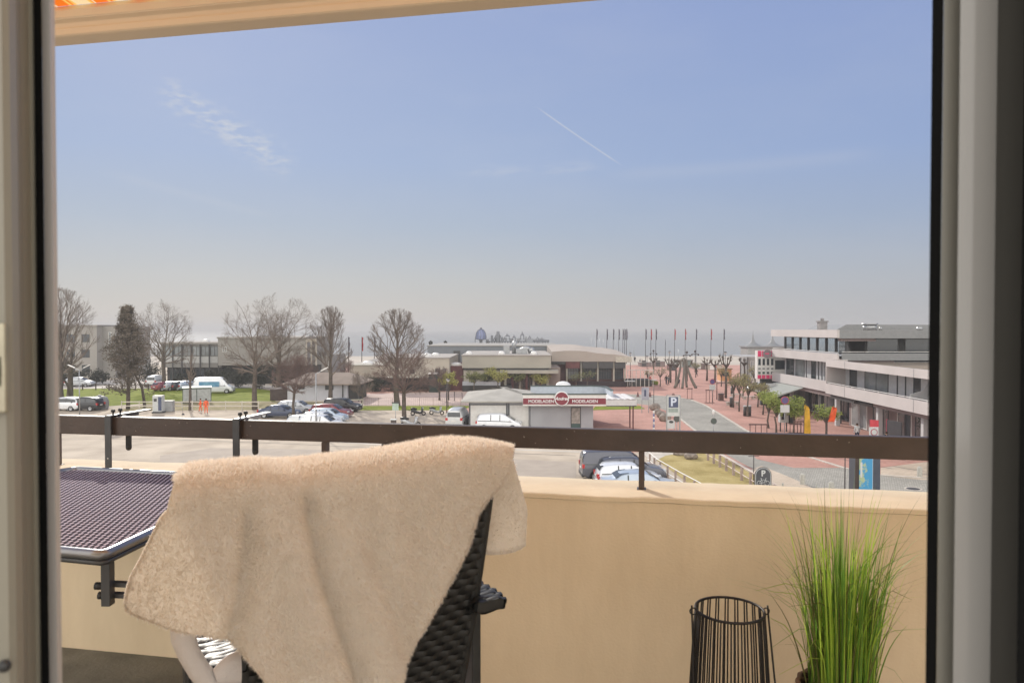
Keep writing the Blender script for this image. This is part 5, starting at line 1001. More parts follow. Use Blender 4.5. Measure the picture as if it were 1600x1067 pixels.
p = at(1120, 624); o = T('barrier_pole', 'long low boom barrier crossing behind the left no-stopping sign', 'barrier', p); MB().box(0, 3.4, -.04, .04, 2.3, 2.38).build('boom', irn, o); MB().cyl((0, 0, 0), .07, 2.5, 8).build('post', brn, o)
# info board behind the canopy
Y = 84; o = T('info_board', 'pale grey framed poster board right of the white barrel canopy', 'sign', (X(1008, Y), Y, 0)); xx = lambda a: X(a, Y)-X(1008, Y)
MB().box(xx(1002.5), xx(1014), -.04, .04, Z(624.5, Y), Z(605, Y)).build('board', mat('poster_grey', (.34, .36, .42), .5, var=.2, scale=1), o)
for a in (1003, 1013.5): MB().box(xx(a)-.04, xx(a)+.04, -.03, .05 if False else -.041+.08, 0, Z(624.5, Y)).build('post', galv, o)
MB().box(xx(1006.5), xx(1009.5), -.06, -.045, Z(619, Y), Z(609, Y)).build('poster_figure', blu, o)
for i, (x, y) in enumerate(((996.5, 620), (1015.5, 620))): p = at(x, y); o = T('traffic_cone', 'dark pointed cone %s of the poster board' % ('left', 'right')[i], 'cone', p, 0, 'dark cones by the poster board'); MB().lathe((0, 0, 0), [(.28, 0), (.28, .06), (.2, .07), (.07, .7), (.05, .72)], 12).build('body', darkred, o); MB().box(-.3, .3, -.3, .3, 0, .03).build('foot', irn, o)
p = at(1021.5, 676); o = T('striped_pole', 'blue and white banded pole left of the big parking sign', 'pole', p); zt = Z(642, p.y); 
for k in range(8): MB().cyl((0, 0, zt*k/8), .09, zt/8-.004, 10).build('band', white if k % 2 else mat('pole_blue', (.18, .2, .34), .6), o)
p = at(1021.5, 640); o = T('thin_post', 'thin angled post behind the boulders and the banded pole', 'post', p); MB().cyl((0, 0, 0), .04, 2.9, 6).build('shaft', irn, o); MB().bar((0, 0, 1.8), (-.9, 0, 1.8), .04, .04).build('arm', irn, o)
# ticket machine on promenade
p = at(1224, 674); o = T('ticket_machine', 'grey ticket machine with a dark screen under the no-stopping sign', 'machine', p); q = MB().box(-.42, .42, -.25, .25, .9, 2.25).build('body', sgw, o); bevel(q, .03); MB().box(-.3, .05, -.28, -.255, 1.2, 1.8).build('screen', black, o); MB().box(.5, .95, -.3, .3, .8, 1.9).build('side_board', dark, o)
for x in (-.3, .3): MB().box(x-.05, x+.05, -.05, .05, 0, .9).build('leg', irn, o)
# small dark bollards / bins on the promenade
for i, (x, y, h_) in enumerate(((1142.5, 636, 1.2), (1143.5, 617, 1.1), (1164, 650, 1.1), (1171, 650, 1.1))):
    p = at(x, y); o = T('litter_bin', '%s slim dark bin with a pale top along the promenade trees, from the left' % ORD[i], 'bin', p, 0, 'slim bins on the promenade'); MB().cyl((0, 0, .0), .2, h_, 12).build('body', irn, o); MB().cyl((0, 0, h_), .22, .12, 12).build('top', sgw, o)
for i, (x, y) in enumerate(((1145, 633), (1152, 620), (1170, 624))): p = at(x, y); o = T('stone_bench', '%s pale stone bench on the promenade from the left' % ORD[i], 'bench', p, .3, 'stone benches on the promenade'); MB().box(-1, 1, -.25, .25, .36, .46).build('seat', kerbm, o); [MB().box(a-.15, a+.15, -.2, .2, 0, .358).build('leg', kerbm, o) for a in (-.7, .7)]
# bollards stone
bol = mat('granite_bollard', (.42, .41, .37), .85, var=.12, scale=8, bump=.3)
for i, (x, y, lb) in enumerate(((1254, 757, 'stone bollard left of the two near the blue map column'), (1299, 770, 'stone bollard half hidden by the parapet, right of the taller one'), (1437, 745, 'stone bollard alone at the right on the beige pavement'), (1223, 764, 'stone post at the foot of the pale handrail'))):
    p = at(x, y); h_ = .72 if i < 3 else .4; r_ = .165 if i < 3 else .07; o = T('bollard', lb, 'bollard', p, 0, 'granite bollards'); MB().lathe((0, 0, 0), [(r_, 0), (r_*.98, h_*.75), (r_*.8, h_*.92), (r_*.45, h_*.99), (.001, h_)], 18).build('shaft', bol, o)
    MB().lathe((0, 0, .021), [(r_*1.25, 0), (r_*1.25, .02), (r_, .021)], 18).build('base_ring', kerbm, o)
p = at(1427, 764); o = T('manhole_cover', 'round manhole cover in the cobbles at the right', 'manhole cover', p); MB().lathe((0, 0, .02), [(.001, .012), (.38, .012), (.4, 0)], 24).build('lid', dark, o); MB().lathe((0, 0, .02), [(.4, .0), (.4, .01), (.5, .01), (.5, 0)], 24).build('frame', kerbm, o)
# street sign post thin at (1320)
p = at(1320, 770); o = T('thin_post', 'thin dark post left of the blue map column', 'post', p); MB().cyl((0, 0, 0), .035, 3.3, 8).build('shaft', irn, o); MB().cyl((0, 0, 0), .09, .1, 8).build('foot', irn, o)
p = at(1177.5, 755); o = T('thin_post', 'thin post with a crossbar behind the bicycle parking sign', 'post', p); MB().cyl((0, 0, 0), .03, 2.1, 8).build('shaft', irn, o); MB().box(-.35, .35, -.02, .02, 1.75, 1.79).build('crossbar', irn, o)
# bike parking sign
Y = 36.5; o = T('bicycle_parking_sign', 'round-topped dark sign with a white P above a white bicycle symbol', 'sign', (X(1193, Y), Y, 0)); zt = Z(729.5, Y); hwid = 13.2/1100*Y
def arch(hw_, z0, zt_, y0, y1, m, name, par): 
    pts = [(-hw_, z0), (hw_, z0)]+[(hw_*cos(a), zt_-hw_+hw_*sin(a)) for a in [pi*k/20 for k in range(21)]]
    return MB().prism(pts, y0, y1, M=Matrix.Rotation(pi/2, 4, 'X')).build(name, m, par)
arch(hwid, .5, zt, -.03, .03, dark, 'board', o); arch(hwid-.035, .55, zt-.035, .031, .034, sgw, 'white_border', o); fc = arch(hwid-.06, .58, zt-.06, .0345, .037, mat('sign_charcoal', (.055, .06, .07), .5, var=0), 'sign_face', o)
text('P', .42, sgw, fc, (0, -.045, zt-.33), bold=.014)
def torus(mb, c, r, t_, M_=None, n=22): mb.tube([(M_ @ V((c[0]+r*cos(2*pi*k/n), 0, c[2]+r*sin(2*pi*k/n)))) if M_ else V((c[0]+r*cos(2*pi*k/n), c[1], c[2]+r*sin(2*pi*k/n))) for k in range(n)], t_, 6, closed=True)
bk = MB(); zc = zt-.83; yb = -.045
for s in (-.2, .2): torus(bk, (s, yb, zc), .12, .012)
for a, b_ in (((-.2, 0), (-.09, .17)), ((-.09, .17), (.12, .17)), ((.12, .17), (0, 0)), ((0, 0), (-.2, 0)), ((0, 0), (-.09, .17)), ((.2, 0), (.11, .24)), ((-.09, .17), (-.11, .24)), ((.11, .24), (.17, .25)), ((-.16, .24), (-.06, .24))): bk.tube([(a[0], yb, zc+a[1]), (b_[0], yb, zc+b_[1])], .011, 5)
bk.build('bicycle_symbol', sgw, fc)
for s in (-.3, .3): MB().cyl((s, 0, 0), .04, .5, 8).build('post', galv, o)
# blue map column
mp = bpy.data.materials.new('blue_map'); mp.use_nodes = True; t = mp.node_tree; b = t.nodes['Principled BSDF']; b.inputs['Roughness'].default_value = .35
tcn = t.nodes.new('ShaderNodeTexCoord'); nz = t.nodes.new('ShaderNodeTexNoise'); nz.inputs['Scale'].default_value = 1.7; nz.inputs['Detail'].default_value = 8; nz.inputs['Roughness'].default_value = .6; t.links.new(tcn.outputs['Object'], nz.inputs['Vector'])
sx_ = t.nodes.new('ShaderNodeSeparateXYZ'); t.links.new(tcn.outputs['Object'], sx_.inputs[0]); ad = t.nodes.new('ShaderNodeMath'); ad.operation = 'MULTIPLY_ADD'; t.links.new(sx_.outputs[0], ad.inputs[0]); ad.inputs[1].default_value = -.22; t.links.new(nz.outputs['Fac'], ad.inputs[2])
rp = t.nodes.new('ShaderNodeValToRGB'); e = rp.color_ramp.elements; e[0].position = .5; e[0].color = (.05, .27, .50, 1); e[1].position = .56; e[1].color = (.34, .42, .26, 1); rp.color_ramp.interpolation = 'LINEAR'; t.links.new(ad.outputs[0], rp.inputs[0]); t.links.new(rp.outputs[0], b.inputs['Base Color'])
Y = 37; a = X(1337.5, Y); c = X(1364, Y); o = T('map_column', 'tall column with a blue town map on its front and dark sides', 'map column', ((a+c)/2, Y, 0), R(-2)); hw_ = (c-a)/2
q = MB().box(-hw_+.0, hw_+.42, .0, .75, 0, 3.75).build('body', mat('column_dark', (.05, .06, .085), .35, var=.05), o); bevel(q, .02)
MB().box(-hw_+.2, hw_, -.03, -.002, .2, 3.6).build('map_face', mp, o); MB().box(-hw_, -hw_+.16, -.05, .0-.003, 0, 3.75).build('edge_strip', mat('bronze_strip', (.06, .045, .04), .4, .4), o); MB().box(hw_, hw_+.02, -.03, -.002, .1, 3.7).build('edge_trim', sgw, o)
MB().box(-hw_+.26, -hw_+.36, -.036, -.031, 2.2, 3.0).build('legend', sgw, o)
# beach flags
def bflag(px, top, bot, Y, m, label, lean=0):
    o = T('beach_flag', label, 'flag', (X(px, Y), Y, 0), R(-15)); zt = Z(top, Y); zb = max(.3, Z(bot, Y)); hw_ = .3; vs = []; n = 14
    for i in range(n+1):
        f_ = i/n; z = zb+(zt-zb)*f_; w_ = .5*(1-.25*f_) if f_ < .8 else .5*.8*sqrt(max(0.0, 1-((f_-.8)/.2)**2)); x0 = -.25+lean*f_
        vs += [(x0, .03*sin(f_*9), z), (x0+w_*.5, .06*sin(f_*7+1), z), (x0+w_, .04*sin(f_*8+2), z)]
    mb = MB(); k = len(vs); mb.add(vs+[(x, y+.012, z) for x, y, z in vs], [(i*3+j, i*3+j+1, i*3+j+4, i*3+j+3) for i in range(n) for j in (0, 1)]+[(k+i*3+j, k+i*3+j+3, k+i*3+j+4, k+i*3+j+1) for i in range(n) for j in (0, 1)], 0, True); mb.build('flag', m, o)
    MB().tube([(-.28, 0, .02), (-.28, 0, zb), (-.27+lean*.7, 0, zt*.82), (-.1+lean, 0, zt)], [.03, .025, .02, .012], 6).build('pole', black, o); MB().cyl((-.28, 0, 0), .25, .06, 12).build('base', irn, o)
bflag(1262.5, 632, 682, 57, mat('yellow_flag_cloth', (.62, .39, .03), .6, var=.15, scale=3, trans=.35), 'yellow beach flag on the promenade between the green trees'); bflag(1299, 635, 659, 56, mat('orange_flag_cloth', (.72, .13, .035), .6, var=.15, scale=3, trans=.35), 'orange-red beach flag half behind a green tree', .35)
p = at(1366, 690); o = T('notice_sign', 'white square sign with a red-ringed no-entry symbol in front of the shops', 'sign', (X(1366, 52), 52, 0)); zt = Z(667, 52); MB().box(-.34, .34, -.02, .02, zt-.85, zt).build('board', sgw, o); circle_sign(o, (0, -.03, zt-.38), .25, redr, sgw); MB().cyl((0, .03, 0), .03, zt-.86+.2, 8).build('post', galv, o)
p3 = V((31.3, 57.5, 0)); o = T('display_board', 'dark framed menu board with a red edge in front of the shops', 'sign', p3, R(-75)); MB().box(-.75, .75, -.05, .05, .9, 2.5).build('board', dark, o); MB().box(-.82, -.76, -.06, .06, .8, 2.55).build('edge', redr, o); [MB().box(a-.03, a+.03, -.03, .03, 0, .9).build('leg', irn, o) for a in (-.6, .6)]
p3 = V((31.2, 60.5, 0)); o = T('banner_stand', 'white banner stand with a red top beside the menu board', 'sign', p3, R(-40)); MB().box(-.35, .35, -.03, .03, .2, 1.5).build('banner', white, o); MB().box(-.35, .35, -.03, .03, 1.502, 2.2).build('banner_top', mat('banner_red', (.6, .06, .08), .5), o); MB().box(-.4, .4, -.2, .2, 0, .06).build('base', irn, o)
# benches/white tables in restaurant shade
for i, (x, y) in enumerate(((984, 605), (1018, 603), (882, 597))): p = at(x, y); o = T('white_parasol_table', '%s pale folded table in front of the restaurant from the left' % ORD[(1, 2, 0)[i]], 'table', p, 0, 'pale tables in front of the restaurant'); MB().box(-.9, .9, -.4, .4, 1.0, 1.12).build('table_top', sgw, o); MB().cyl((0, 0, 0), .08, 1.0, 8).build('leg', galv, o)
# sculpture
scm = mat('weathered_steel_grey', (.15, .135, .115), .6, .3, var=.25, scale=1.2); c0 = at(1068.5, 606); sc_ = T('curved_sculpture', 'tall sculpture of four curved grey beams meeting at the top on the plaza', 'sculpture', c0)
s_ = c0.y/1100; zt = 45*s_
for i, (bx, by, tx, ty, w_) in enumerate(((-15, -.3, -5, -.2, .42), (-7, -2.0, -2, -.8, .34), (6.5, .8, 3.5, .8, .34), (17, -1, 3, -.3, .42))):
    pts = [(bx*s_*(1-t_)**1.8+tx*s_*(1-(1-t_)**1.8), by*(1-t_)+ty*t_, zt*t_) for t_ in [k/12 for k in range(13)]]
    MB().tube(pts, [w_*(.62-.3*k/12) for k in range(13)], 8, flat=.45).build('beam', scm, sc_)
MB().tube([(-.75, 0, zt*.93), (0, 0, zt), (.5, 0, zt*.95)], [.2, .3, .15], 8).build('top_joint', scm, sc_)
# utility boxes etc. on the left
def box_obj(name, label, cat, px, py, w_, d_, h_, m, lid=None, rz=0, lm=None): 
    p = at(px, py); o = T(name, label, cat, p, rz); q = MB().box(-w_/2, w_/2, -d_/2, d_/2, .05, h_).build('body', m, o); bevel(q, .02); MB().box(-w_/2-.05, w_/2+.05, -d_/2-.05, d_/2+.05, h_+.002, h_+.1).build('lid', lm or m, o); MB().box(-w_/2+.05, w_/2-.05, -d_/2+.05, d_/2-.05, 0, .049).build('plinth', dark, o); return o
o = box_obj('transformer_box', 'green-grey transformer hut with a pale roof and white doors on the lawn', 'utility box', 308, 628, 3.6, 2.6, 2.0, mat('dark_green_grey', (.10, .13, .12), .6, var=.1), rz=R(24), lm=mat('pale_green_lid', (.40, .47, .42), .6)); MB().box(-1.72, -.1, -1.33, -1.305, .3, 1.85).build('door', mat('pale_door', (.40, .42, .42), .6), o); MB().box(.02, 1.7, -1.33, -1.305, .3, 1.85).build('door', mat('pale_door', (.40, .42, .42), .6), o)
o = T('ticket_machine', 'tall white and dark fuel-pump-like column on the parking lot edge', 'machine', at(248, 645)); q = MB().box(-.55, .55, -.35, .35, .2, 2.1).build('body', sgw, o); MB().box(.12, .52, -.37, -.352, .3, 1.95).build('front_panel', blu, o); MB().box(-.4, -.05, -.37, -.352, 1.4, 1.75).build('symbol_panel', dark, o); MB().box(-.62, .62, -.45, .45, 0, .198).build('base', dark, o)
box_obj('grey_cabinet', 'low light grey cabinet right of the white and dark column', 'cabinet', 263, 643, 1.25, .6, 1.25, mat('cabinet_grey', (.33, .34, .35), .6, var=.1))
o = T('recycling_container', 'rounded light grey container right of the black car at the left edge', 'container', at(156, 639)); MB().lathe((0, 0, 0), [(.9, 0), (1.0, .2), (1.05, .9), (.85, 1.45), (.4, 1.65), (.01, 1.7)], 16).build('body', mat('container_grey', (.26, .27, .29), .6), o); MB().cyl((0, 0, 1.66), .2, .12, 10).build('lid', dark, o)
p = at(286, 648); o = T('small_sign_post', 'short leaning post with a dark foot on the parking lot', 'post', p); MB().tube([(0, 0, 0), (-.15, 0, 1.5)], .025, 6).build('shaft', galv, o); MB().lathe((0, 0, 0), [(.18, 0), (.12, .15), (.02, .2)], 10).build('foot', dark, o)
p = at(618, 668); o = T('parking_notice_sign', 'pale green parking notice on a post beside the leaning tree', 'sign', p); zt = Z(630, p.y); MB().box(-.32, .32, -.03, .0, zt-.72, zt).build('board', mat('pale_green_board', (.40, .50, .44), .6), o); MB().cyl((0, .03, 0), .035, zt-.05, 8).build('post', galv, o); MB().box(-.38, .38, -.05, .04, zt+.0, zt+.12).build('roof', dark, o)
box_obj('litter_box', 'small dark litter box beneath the pale green notice', 'bin', 615, 670, .5, .4, .9, mat('dark_bin', (.08, .06, .055), .7), lm=sgw)
# scooters and motorbike
def scooter(px, py, hd, label, m, big=False, name='scooter', cat='scooter'):
    p = at(px, py); o = T(name, label, cat, p, hd, 'two-wheelers on the parking lot'); s = 1.2 if big else 1.0
    for x in (-.6*s, .65*s): wl = MB(); torus(wl, (x, 0, .25*s), .2*s, .06*s, n=16); wl.build('wheel', tyre, o)
    b_ = MB(); b_.tube([(-.8*s, 0, .62*s), (-.45*s, 0, .55*s), (-.1*s, 0, .35*s), (.3*s, 0, .3*s), (.5*s, 0, .5*s), (.48*s, 0, .85*s)], [.1*s, .2*s, .17*s, .12*s, .14*s, .12*s], 8); b_.tube([(.62*s, 0, .3*s), (.42*s, 0, 1.0*s)], .04*s, 6); b_.build('body', m, o)
    MB().tube([(-.85*s, 0, .8*s), (-.5*s, 0, .82*s), (-.1*s, 0, .74*s)], [.08*s, .13*s, .08*s], 8).build('seat', black, o); MB().tube([(.42*s, -.32*s, 1.02*s), (.44*s, 0, 1.0*s), (.42*s, .32*s, 1.02*s)], .025, 6).build('handlebar', black, o); MB().ball((.58*s, 0, .86*s), .09*s, 1, 5).build('headlight', headm, o)
    return o
scooter(641, 668, R(4), 'large motorbike with a silver cover at the foot of the leaning tree', mat('scooter_silver', (.4, .41, .42), .3, .4), True, 'motorbike', 'motorbike'); scooter(653, 649, R(8), 'dark scooter with a tall windshield behind the motorbike', p_k); scooter(682, 648, R(-4), 'grey-white scooter right of the dark scooter', mat('scooter_pale', (.35, .36, .37), .4))
# bicycle
def bicycle(p, hd, label, m):
    o = T('bicycle', label, 'bicycle', p, hd, 'bicycles by the shops')
    for x in (-.5, .5): wl = MB(); torus(wl, (x, 0, .34), .33, .022, n=24); [wl.bar((x, 0, .34), (x+.32*cos(a), 0, .34+.32*sin(a)), .006, .006) for a in [k*pi/5 for k in range(10)]]; wl.build('wheel', tyre, o)
    f_ = MB()
    for a, b_ in (((-.5, .34), (-.15, .8)), ((-.15, .75), (.35, .8)), ((.35, .8), (-.02, .3)), ((-.02, .3), (-.5, .34)), ((-.02, .3), (-.17, .9)), ((.5, .34), (.33, .98))): f_.tube([(a[0], 0, a[1]), (b_[0], 0, b_[1])], .018, 6)
    f_.build('frame', m, o); MB().tube([(-.3, 0, .93), (-.05, 0, .95)], [.06, .03], 6).build('saddle', black, o); MB().tube([(.25, -.28, 1.02), (.36, 0, 1.0), (.25, .28, 1.02)], .014, 6).build('handlebar', black, o)
bicycle((X(1378, 55.5), 55.5, 0), R(70), 'green-grey bicycle in front of the shops, left of the other one', mat('bike_green', (.2, .3, .15), .4)); bicycle((X(1393, 54.5), 54.5, 0), R(78), 'dark bicycle in front of the shops by the standing figure', black)
# ---------------------------------------------------------------- people
skin = mat('skin', (.45, .28, .21), .6, var=.05); hair = mat('brown_hair', (.05, .03, .02), .8, var=.1); shoe = mat('dark_shoe', (.02, .02, .02), .6, var=0)
def person(p, hd, label, top, legs, stride=.22, armswing=.3, h=1.72, group='people out in the open'):
    o = T('person', label, 'person', p, hd, group); k = h/1.72
    J = {'pel': (0, 0, .92), 'sp': (.0, 0, 1.1), 'ch': (.02, 0, 1.32), 'nk': (.02, 0, 1.48), 'hd1': (.04, 0, 1.58), 'hd2': (.03, 0, 1.66)}
    E_ = [('pel', 'sp'), ('sp', 'ch'), ('ch', 'nk'), ('nk', 'hd1'), ('hd1', 'hd2')]; Rr = {'pel': .15, 'sp': .135, 'ch': .155, 'nk': .06, 'hd1': .085, 'hd2': .09}
    for s, n_ in ((1, 'l'), (-1, 'r')):
        st = stride*s
        J.update({n_+'hip': (0, s*.1, .88), n_+'kn': (st*.6+.04, s*.11, .48), n_+'an': (st, s*.12, .09), n_+'to': (st+.17, s*.13, .04), n_+'sh': (.0, s*.19, 1.4), n_+'el': (-armswing*s*.4, s*.26, 1.13), n_+'wr': (-armswing*s*.5+.1, s*.27, .9), n_+'ha': (-armswing*s*.5+.13, s*.265, .8)})
        Rr.update({n_+'hip': .1, n_+'kn': .065, n_+'an': .045, n_+'to': .035, n_+'sh': .075, n_+'el': .05, n_+'wr': .035, n_+'ha': .03})
        E_ += [('pel', n_+'hip'), (n_+'hip', n_+'kn'), (n_+'kn', n_+'an'), (n_+'an', n_+'to'), ('ch', n_+'sh'), (n_+'sh', n_+'el'), (n_+'el', n_+'wr'), (n_+'wr', n_+'ha')]
    names = list(J); me = bpy.data.meshes.new('skel'); me.from_pydata([V(J[n_])*k for n_ in names], [(names.index(a), names.index(b_)) for a, b_ in E_], []); t_ = bpy.data.objects.new('tmp', me); COL.objects.link(t_)
    md = t_.modifiers.new('s', 'SKIN'); md.use_smooth_shade = True
    for i, n_ in enumerate(names): me.skin_vertices[0].data[i].radius = (Rr[n_]*k,)*2; me.skin_vertices[0].data[i].use_root = (n_ == 'pel')
    sd_ = t_.modifiers.new('d', 'SUBSURF'); sd_.levels = 1; dg = bpy.context.evaluated_depsgraph_get(); nm = bpy.data.meshes.new_from_object(t_.evaluated_get(dg)); bpy.data.objects.remove(t_)
    nm.materials.clear(); [nm.materials.append(m) for m in (legs, top, skin, shoe)]
    for f_ in nm.polygons:
        c = f_.center/k; f_.material_index = 3 if c.z < .1 else (2 if c.z > 1.5 or (abs(c.y) > .2 and c.z < .87) else (1 if c.z > .93 or abs(c.y) > .21 else 0))
    nm.name = 'body'; b_ = bpy.data.objects.new('body', nm); COL.objects.link(b_); b_.parent = o
    MB().lathe((.015*k, 0, 1.64*k), [(.1*k, -.06*k), (.107*k, .0), (.09*k, .07*k), (.05*k, .105*k), (.001, .115*k)], 12).build('hair', hair, o); return o
oj = mat('orange_workwear', (.80, .13, .04), .7, var=.1, scale=4); nv = mat('navy_cloth', (.03, .035, .06), .8); gr_ = mat('grey_cloth', (.15, .15, .15), .8); bg_ = mat('beige_cloth', (.4, .33, .26), .8); bk_ = mat('black_cloth', (.02, .02, .022), .8); rd_ = mat('red_cloth', (.4, .05, .05), .8)
person(at(322, 646), R(-60), 'worker in a full orange suit, the nearer of the two by the fence', oj, oj, .1, .1, 1.75); person(at(313.5, 643), R(200), 'worker in orange half behind the nearer one, dark trousers', oj, oj, .15, .3, 1.6)
pp = [(992, 566, 80, bk_, bk_, 'dark-clad figure at the restaurant roof corner'), (1000, 570, 10, gr_, nv, 'grey figure walking just right of the restaurant'), (1088.5, 588, 0, bk_, bk_, 'dark figure right of the curved sculpture'), (1060, 606, 90, nv, gr_, 'navy-clad figure between the left sculpture beams'), (1015, 601, 30, rd_, nv, 'figure in red at the planting bed'), (1041, 601, 60, bk_, nv, 'left of two dark figures by the pollarded tree'), (1044.5, 602, 200, gr_, bk_, 'right of two dark figures by the pollarded tree'), (1108, 577, 0, bg_, nv, 'beige-clad figure by the pale low shed'), (1100, 575, 0, nv, nv, 'navy-clad figure in front of the beach sheds'), (1003, 571, 0, bg_, gr_, 'pale figure left of the low brown beach shed'), (1153, 668, 0, bk_, bk_, None), (1118, 580, 0, rd_, nv, 'red-clad figure behind the right pollarded tree')]
for x, y, h_, a, b_, lb in pp:
    if lb: person(at(x, y), R(h_), lb, a, b_)
person(V((X(1386, 56.5), 56.5, 0)), R(180), 'dark-clad person standing by the bicycles at the shops', bk_, bk_, .05, .05, 1.75); person(V((X(1340, 62), 62, 0)), R(90), 'pale-clad person at the shop entrance with the dark canopy', sgw, nv, .1, .1, 1.7)
# ================================================================ the balcony
BA = R(10.5); MBAL = Matrix.Translation((0, 0, H)) @ Matrix.Rotation(-BA, 4, 'Z')   # local x along the rail, y outward, z above eye level
def S(px, dn):
    cx = (px-800)/1100; Y_ = dn/(cos(BA)+cx*sin(BA)); return cx*Y_*cos(BA)-Y_*sin(BA)
plas = bpy.data.materials.new('cream_plaster'); plas.use_nodes = True; t = plas.node_tree; b = t.nodes['Principled BSDF']; b.inputs['Roughness'].default_value = .9
tcn = t.nodes.new('ShaderNodeTexCoord'); mp_ = t.nodes.new('ShaderNodeMapping'); mp_.inputs['Scale'].default_value = (2.4, 2.4, .8); t.links.new(tcn.outputs['Object'], mp_.inputs[0])
n1_ = t.nodes.new('ShaderNodeTexNoise'); n1_.inputs['Scale'].default_value = 2.2; n1_.inputs['Detail'].default_value = 9; n1_.inputs['Roughness'].default_value = .65; t.links.new(mp_.outputs[0], n1_.inputs['Vector'])
rp = t.nodes.new('ShaderNodeValToRGB'); e = rp.color_ramp.elements; e[0].position = .25; e[0].color = (.63, .505, .34, 1); e[1].position = .75; e[1].color = (.735, .60, .415, 1); t.links.new(n1_.outputs['Fac'], rp.inputs[0]); t.links.new(rp.outputs[0], b.inputs['Base Color'])
n2_ = t.nodes.new('ShaderNodeTexNoise'); n2_.inputs['Scale'].default_value = 90; n2_.inputs['Detail'].default_value = 6; t.links.new(tcn.outputs['Object'], n2_.inputs['Vector']); n3_ = t.nodes.new('ShaderNodeTexNoise'); n3_.inputs['Scale'].default_value = 5; t.links.new(mp_.outputs[0], n3_.inputs['Vector'])
ad = t.nodes.new('ShaderNodeMath'); ad.operation = 'MULTIPLY_ADD'; t.links.new(n3_.outputs['Fac'], ad.inputs[0]); ad.inputs[1].default_value = 3; t.links.new(n2_.outputs['Fac'], ad.inputs[2])
bp = t.nodes.new('ShaderNodeBump'); bp.inputs['Strength'].default_value = .35; bp.inputs['Distance'].default_value = .004; t.links.new(ad.outputs[0], bp.inputs['Height']); t.links.new(bp.outputs[0], b.inputs['Normal'])
FL, PT = -1.573, -.705
# parapet: body with a softly irregular rounded coping
par = MB(); ns = 160; prof = [(2.999, FL), (2.999, PT-.024), (2.995, PT-.021), (2.995, PT-.005), (2.999, PT-.001), (3.006, PT), (3.20, PT+.002), (3.345, PT-.004), (3.362, PT-.02), (3.362, FL-1.2)]
rr = random.Random(4); vs = []
for i in range(ns+1):
    s = -5+10*i/ns; w1 = .0016*sin(s*5.1)+.0012*sin(s*13+1)+rr.gauss(0, .0007)
    vs += [(s, y+(w1 if 0 < j < 5 else 0), z+(w1*.9 if 1 < j < 8 else 0)) for j, (y, z) in enumerate(prof)]
k = len(prof); par.add([MBAL @ V(v) for v in vs], [(i*k+j, i*k+j+1, (i+1)*k+j+1, (i+1)*k+j) for i in range(ns) for j in range(k-1)], 0, True)
PARA = par.build('balcony_parapet', plas); tag(PARA, 'cream plastered balcony parapet beneath the brown rail', 'parapet'); PARA.modifiers.new('e', 'EDGE_SPLIT').split_angle = R(35)
MB().box(-5, 5, .55, 2.998, FL-.2, FL, M=MBAL).build('balcony_floor', mat('balcony_floor_grey', (.175, .16, .125), .85, var=.14, scale=5, bump=.3, bscale=60))['kind'] = 'structure'
# thin plaster crack left of the table support
cr = MB(); rr = random.Random(9); pts = []
for i in range(14): s = S(112, 2.99)+(S(168, 2.99)-S(112, 2.99))*i/13; pts.append(MBAL @ V((s, 2.9985, -1.105-.018*i/13+rr.uniform(-.003, .003))))
q = cr.tube(pts, .0011, 4).build('plaster_crack', mat('crack_dark', (.12, .09, .06), 1, var=0), PARA)
# rail
brown = mat('brown_lacquered_rail', (.058, .040, .032), .42, var=.14, scale=6, bump=.08, bscale=40)
RL = T('balcony_rail', 'long brown balcony hand rail on slim posts above the parapet', 'railing', MBAL @ V((0, 3.15, PT)), -BA)
q = MB().box(-4.9, 4.9, -.02, .02, .168, .262).build('rail', brown, RL); bevel(q, .004)
for s in (-2.985, -1.494, -.002, 1.49, 2.98):
    p_ = MB().box(s-.0125, s+.0125, -.02, .02, 0, .1675); p_.box(s-.02, s+.02, -.028, .028, 0, .004); bevel(p_.build('post', brown, RL), .002)
spk = MB(); rr = random.Random(2)
for i in range(46): spk.ball((rr.uniform(-2.6, 1.9), -.0205, rr.uniform(.174, .256)), rr.uniform(.0008, .0022), 1, 3)
tag(spk.build('paint_specks', mat('speck', (.45, .40, .35), .8, var=0), RL), kind='stuff')
s0 = S(618, 3.15); MB().box(s0-.06, s0+.06, -.03, .03, .142, .1675).build('clamp_block', black, RL)
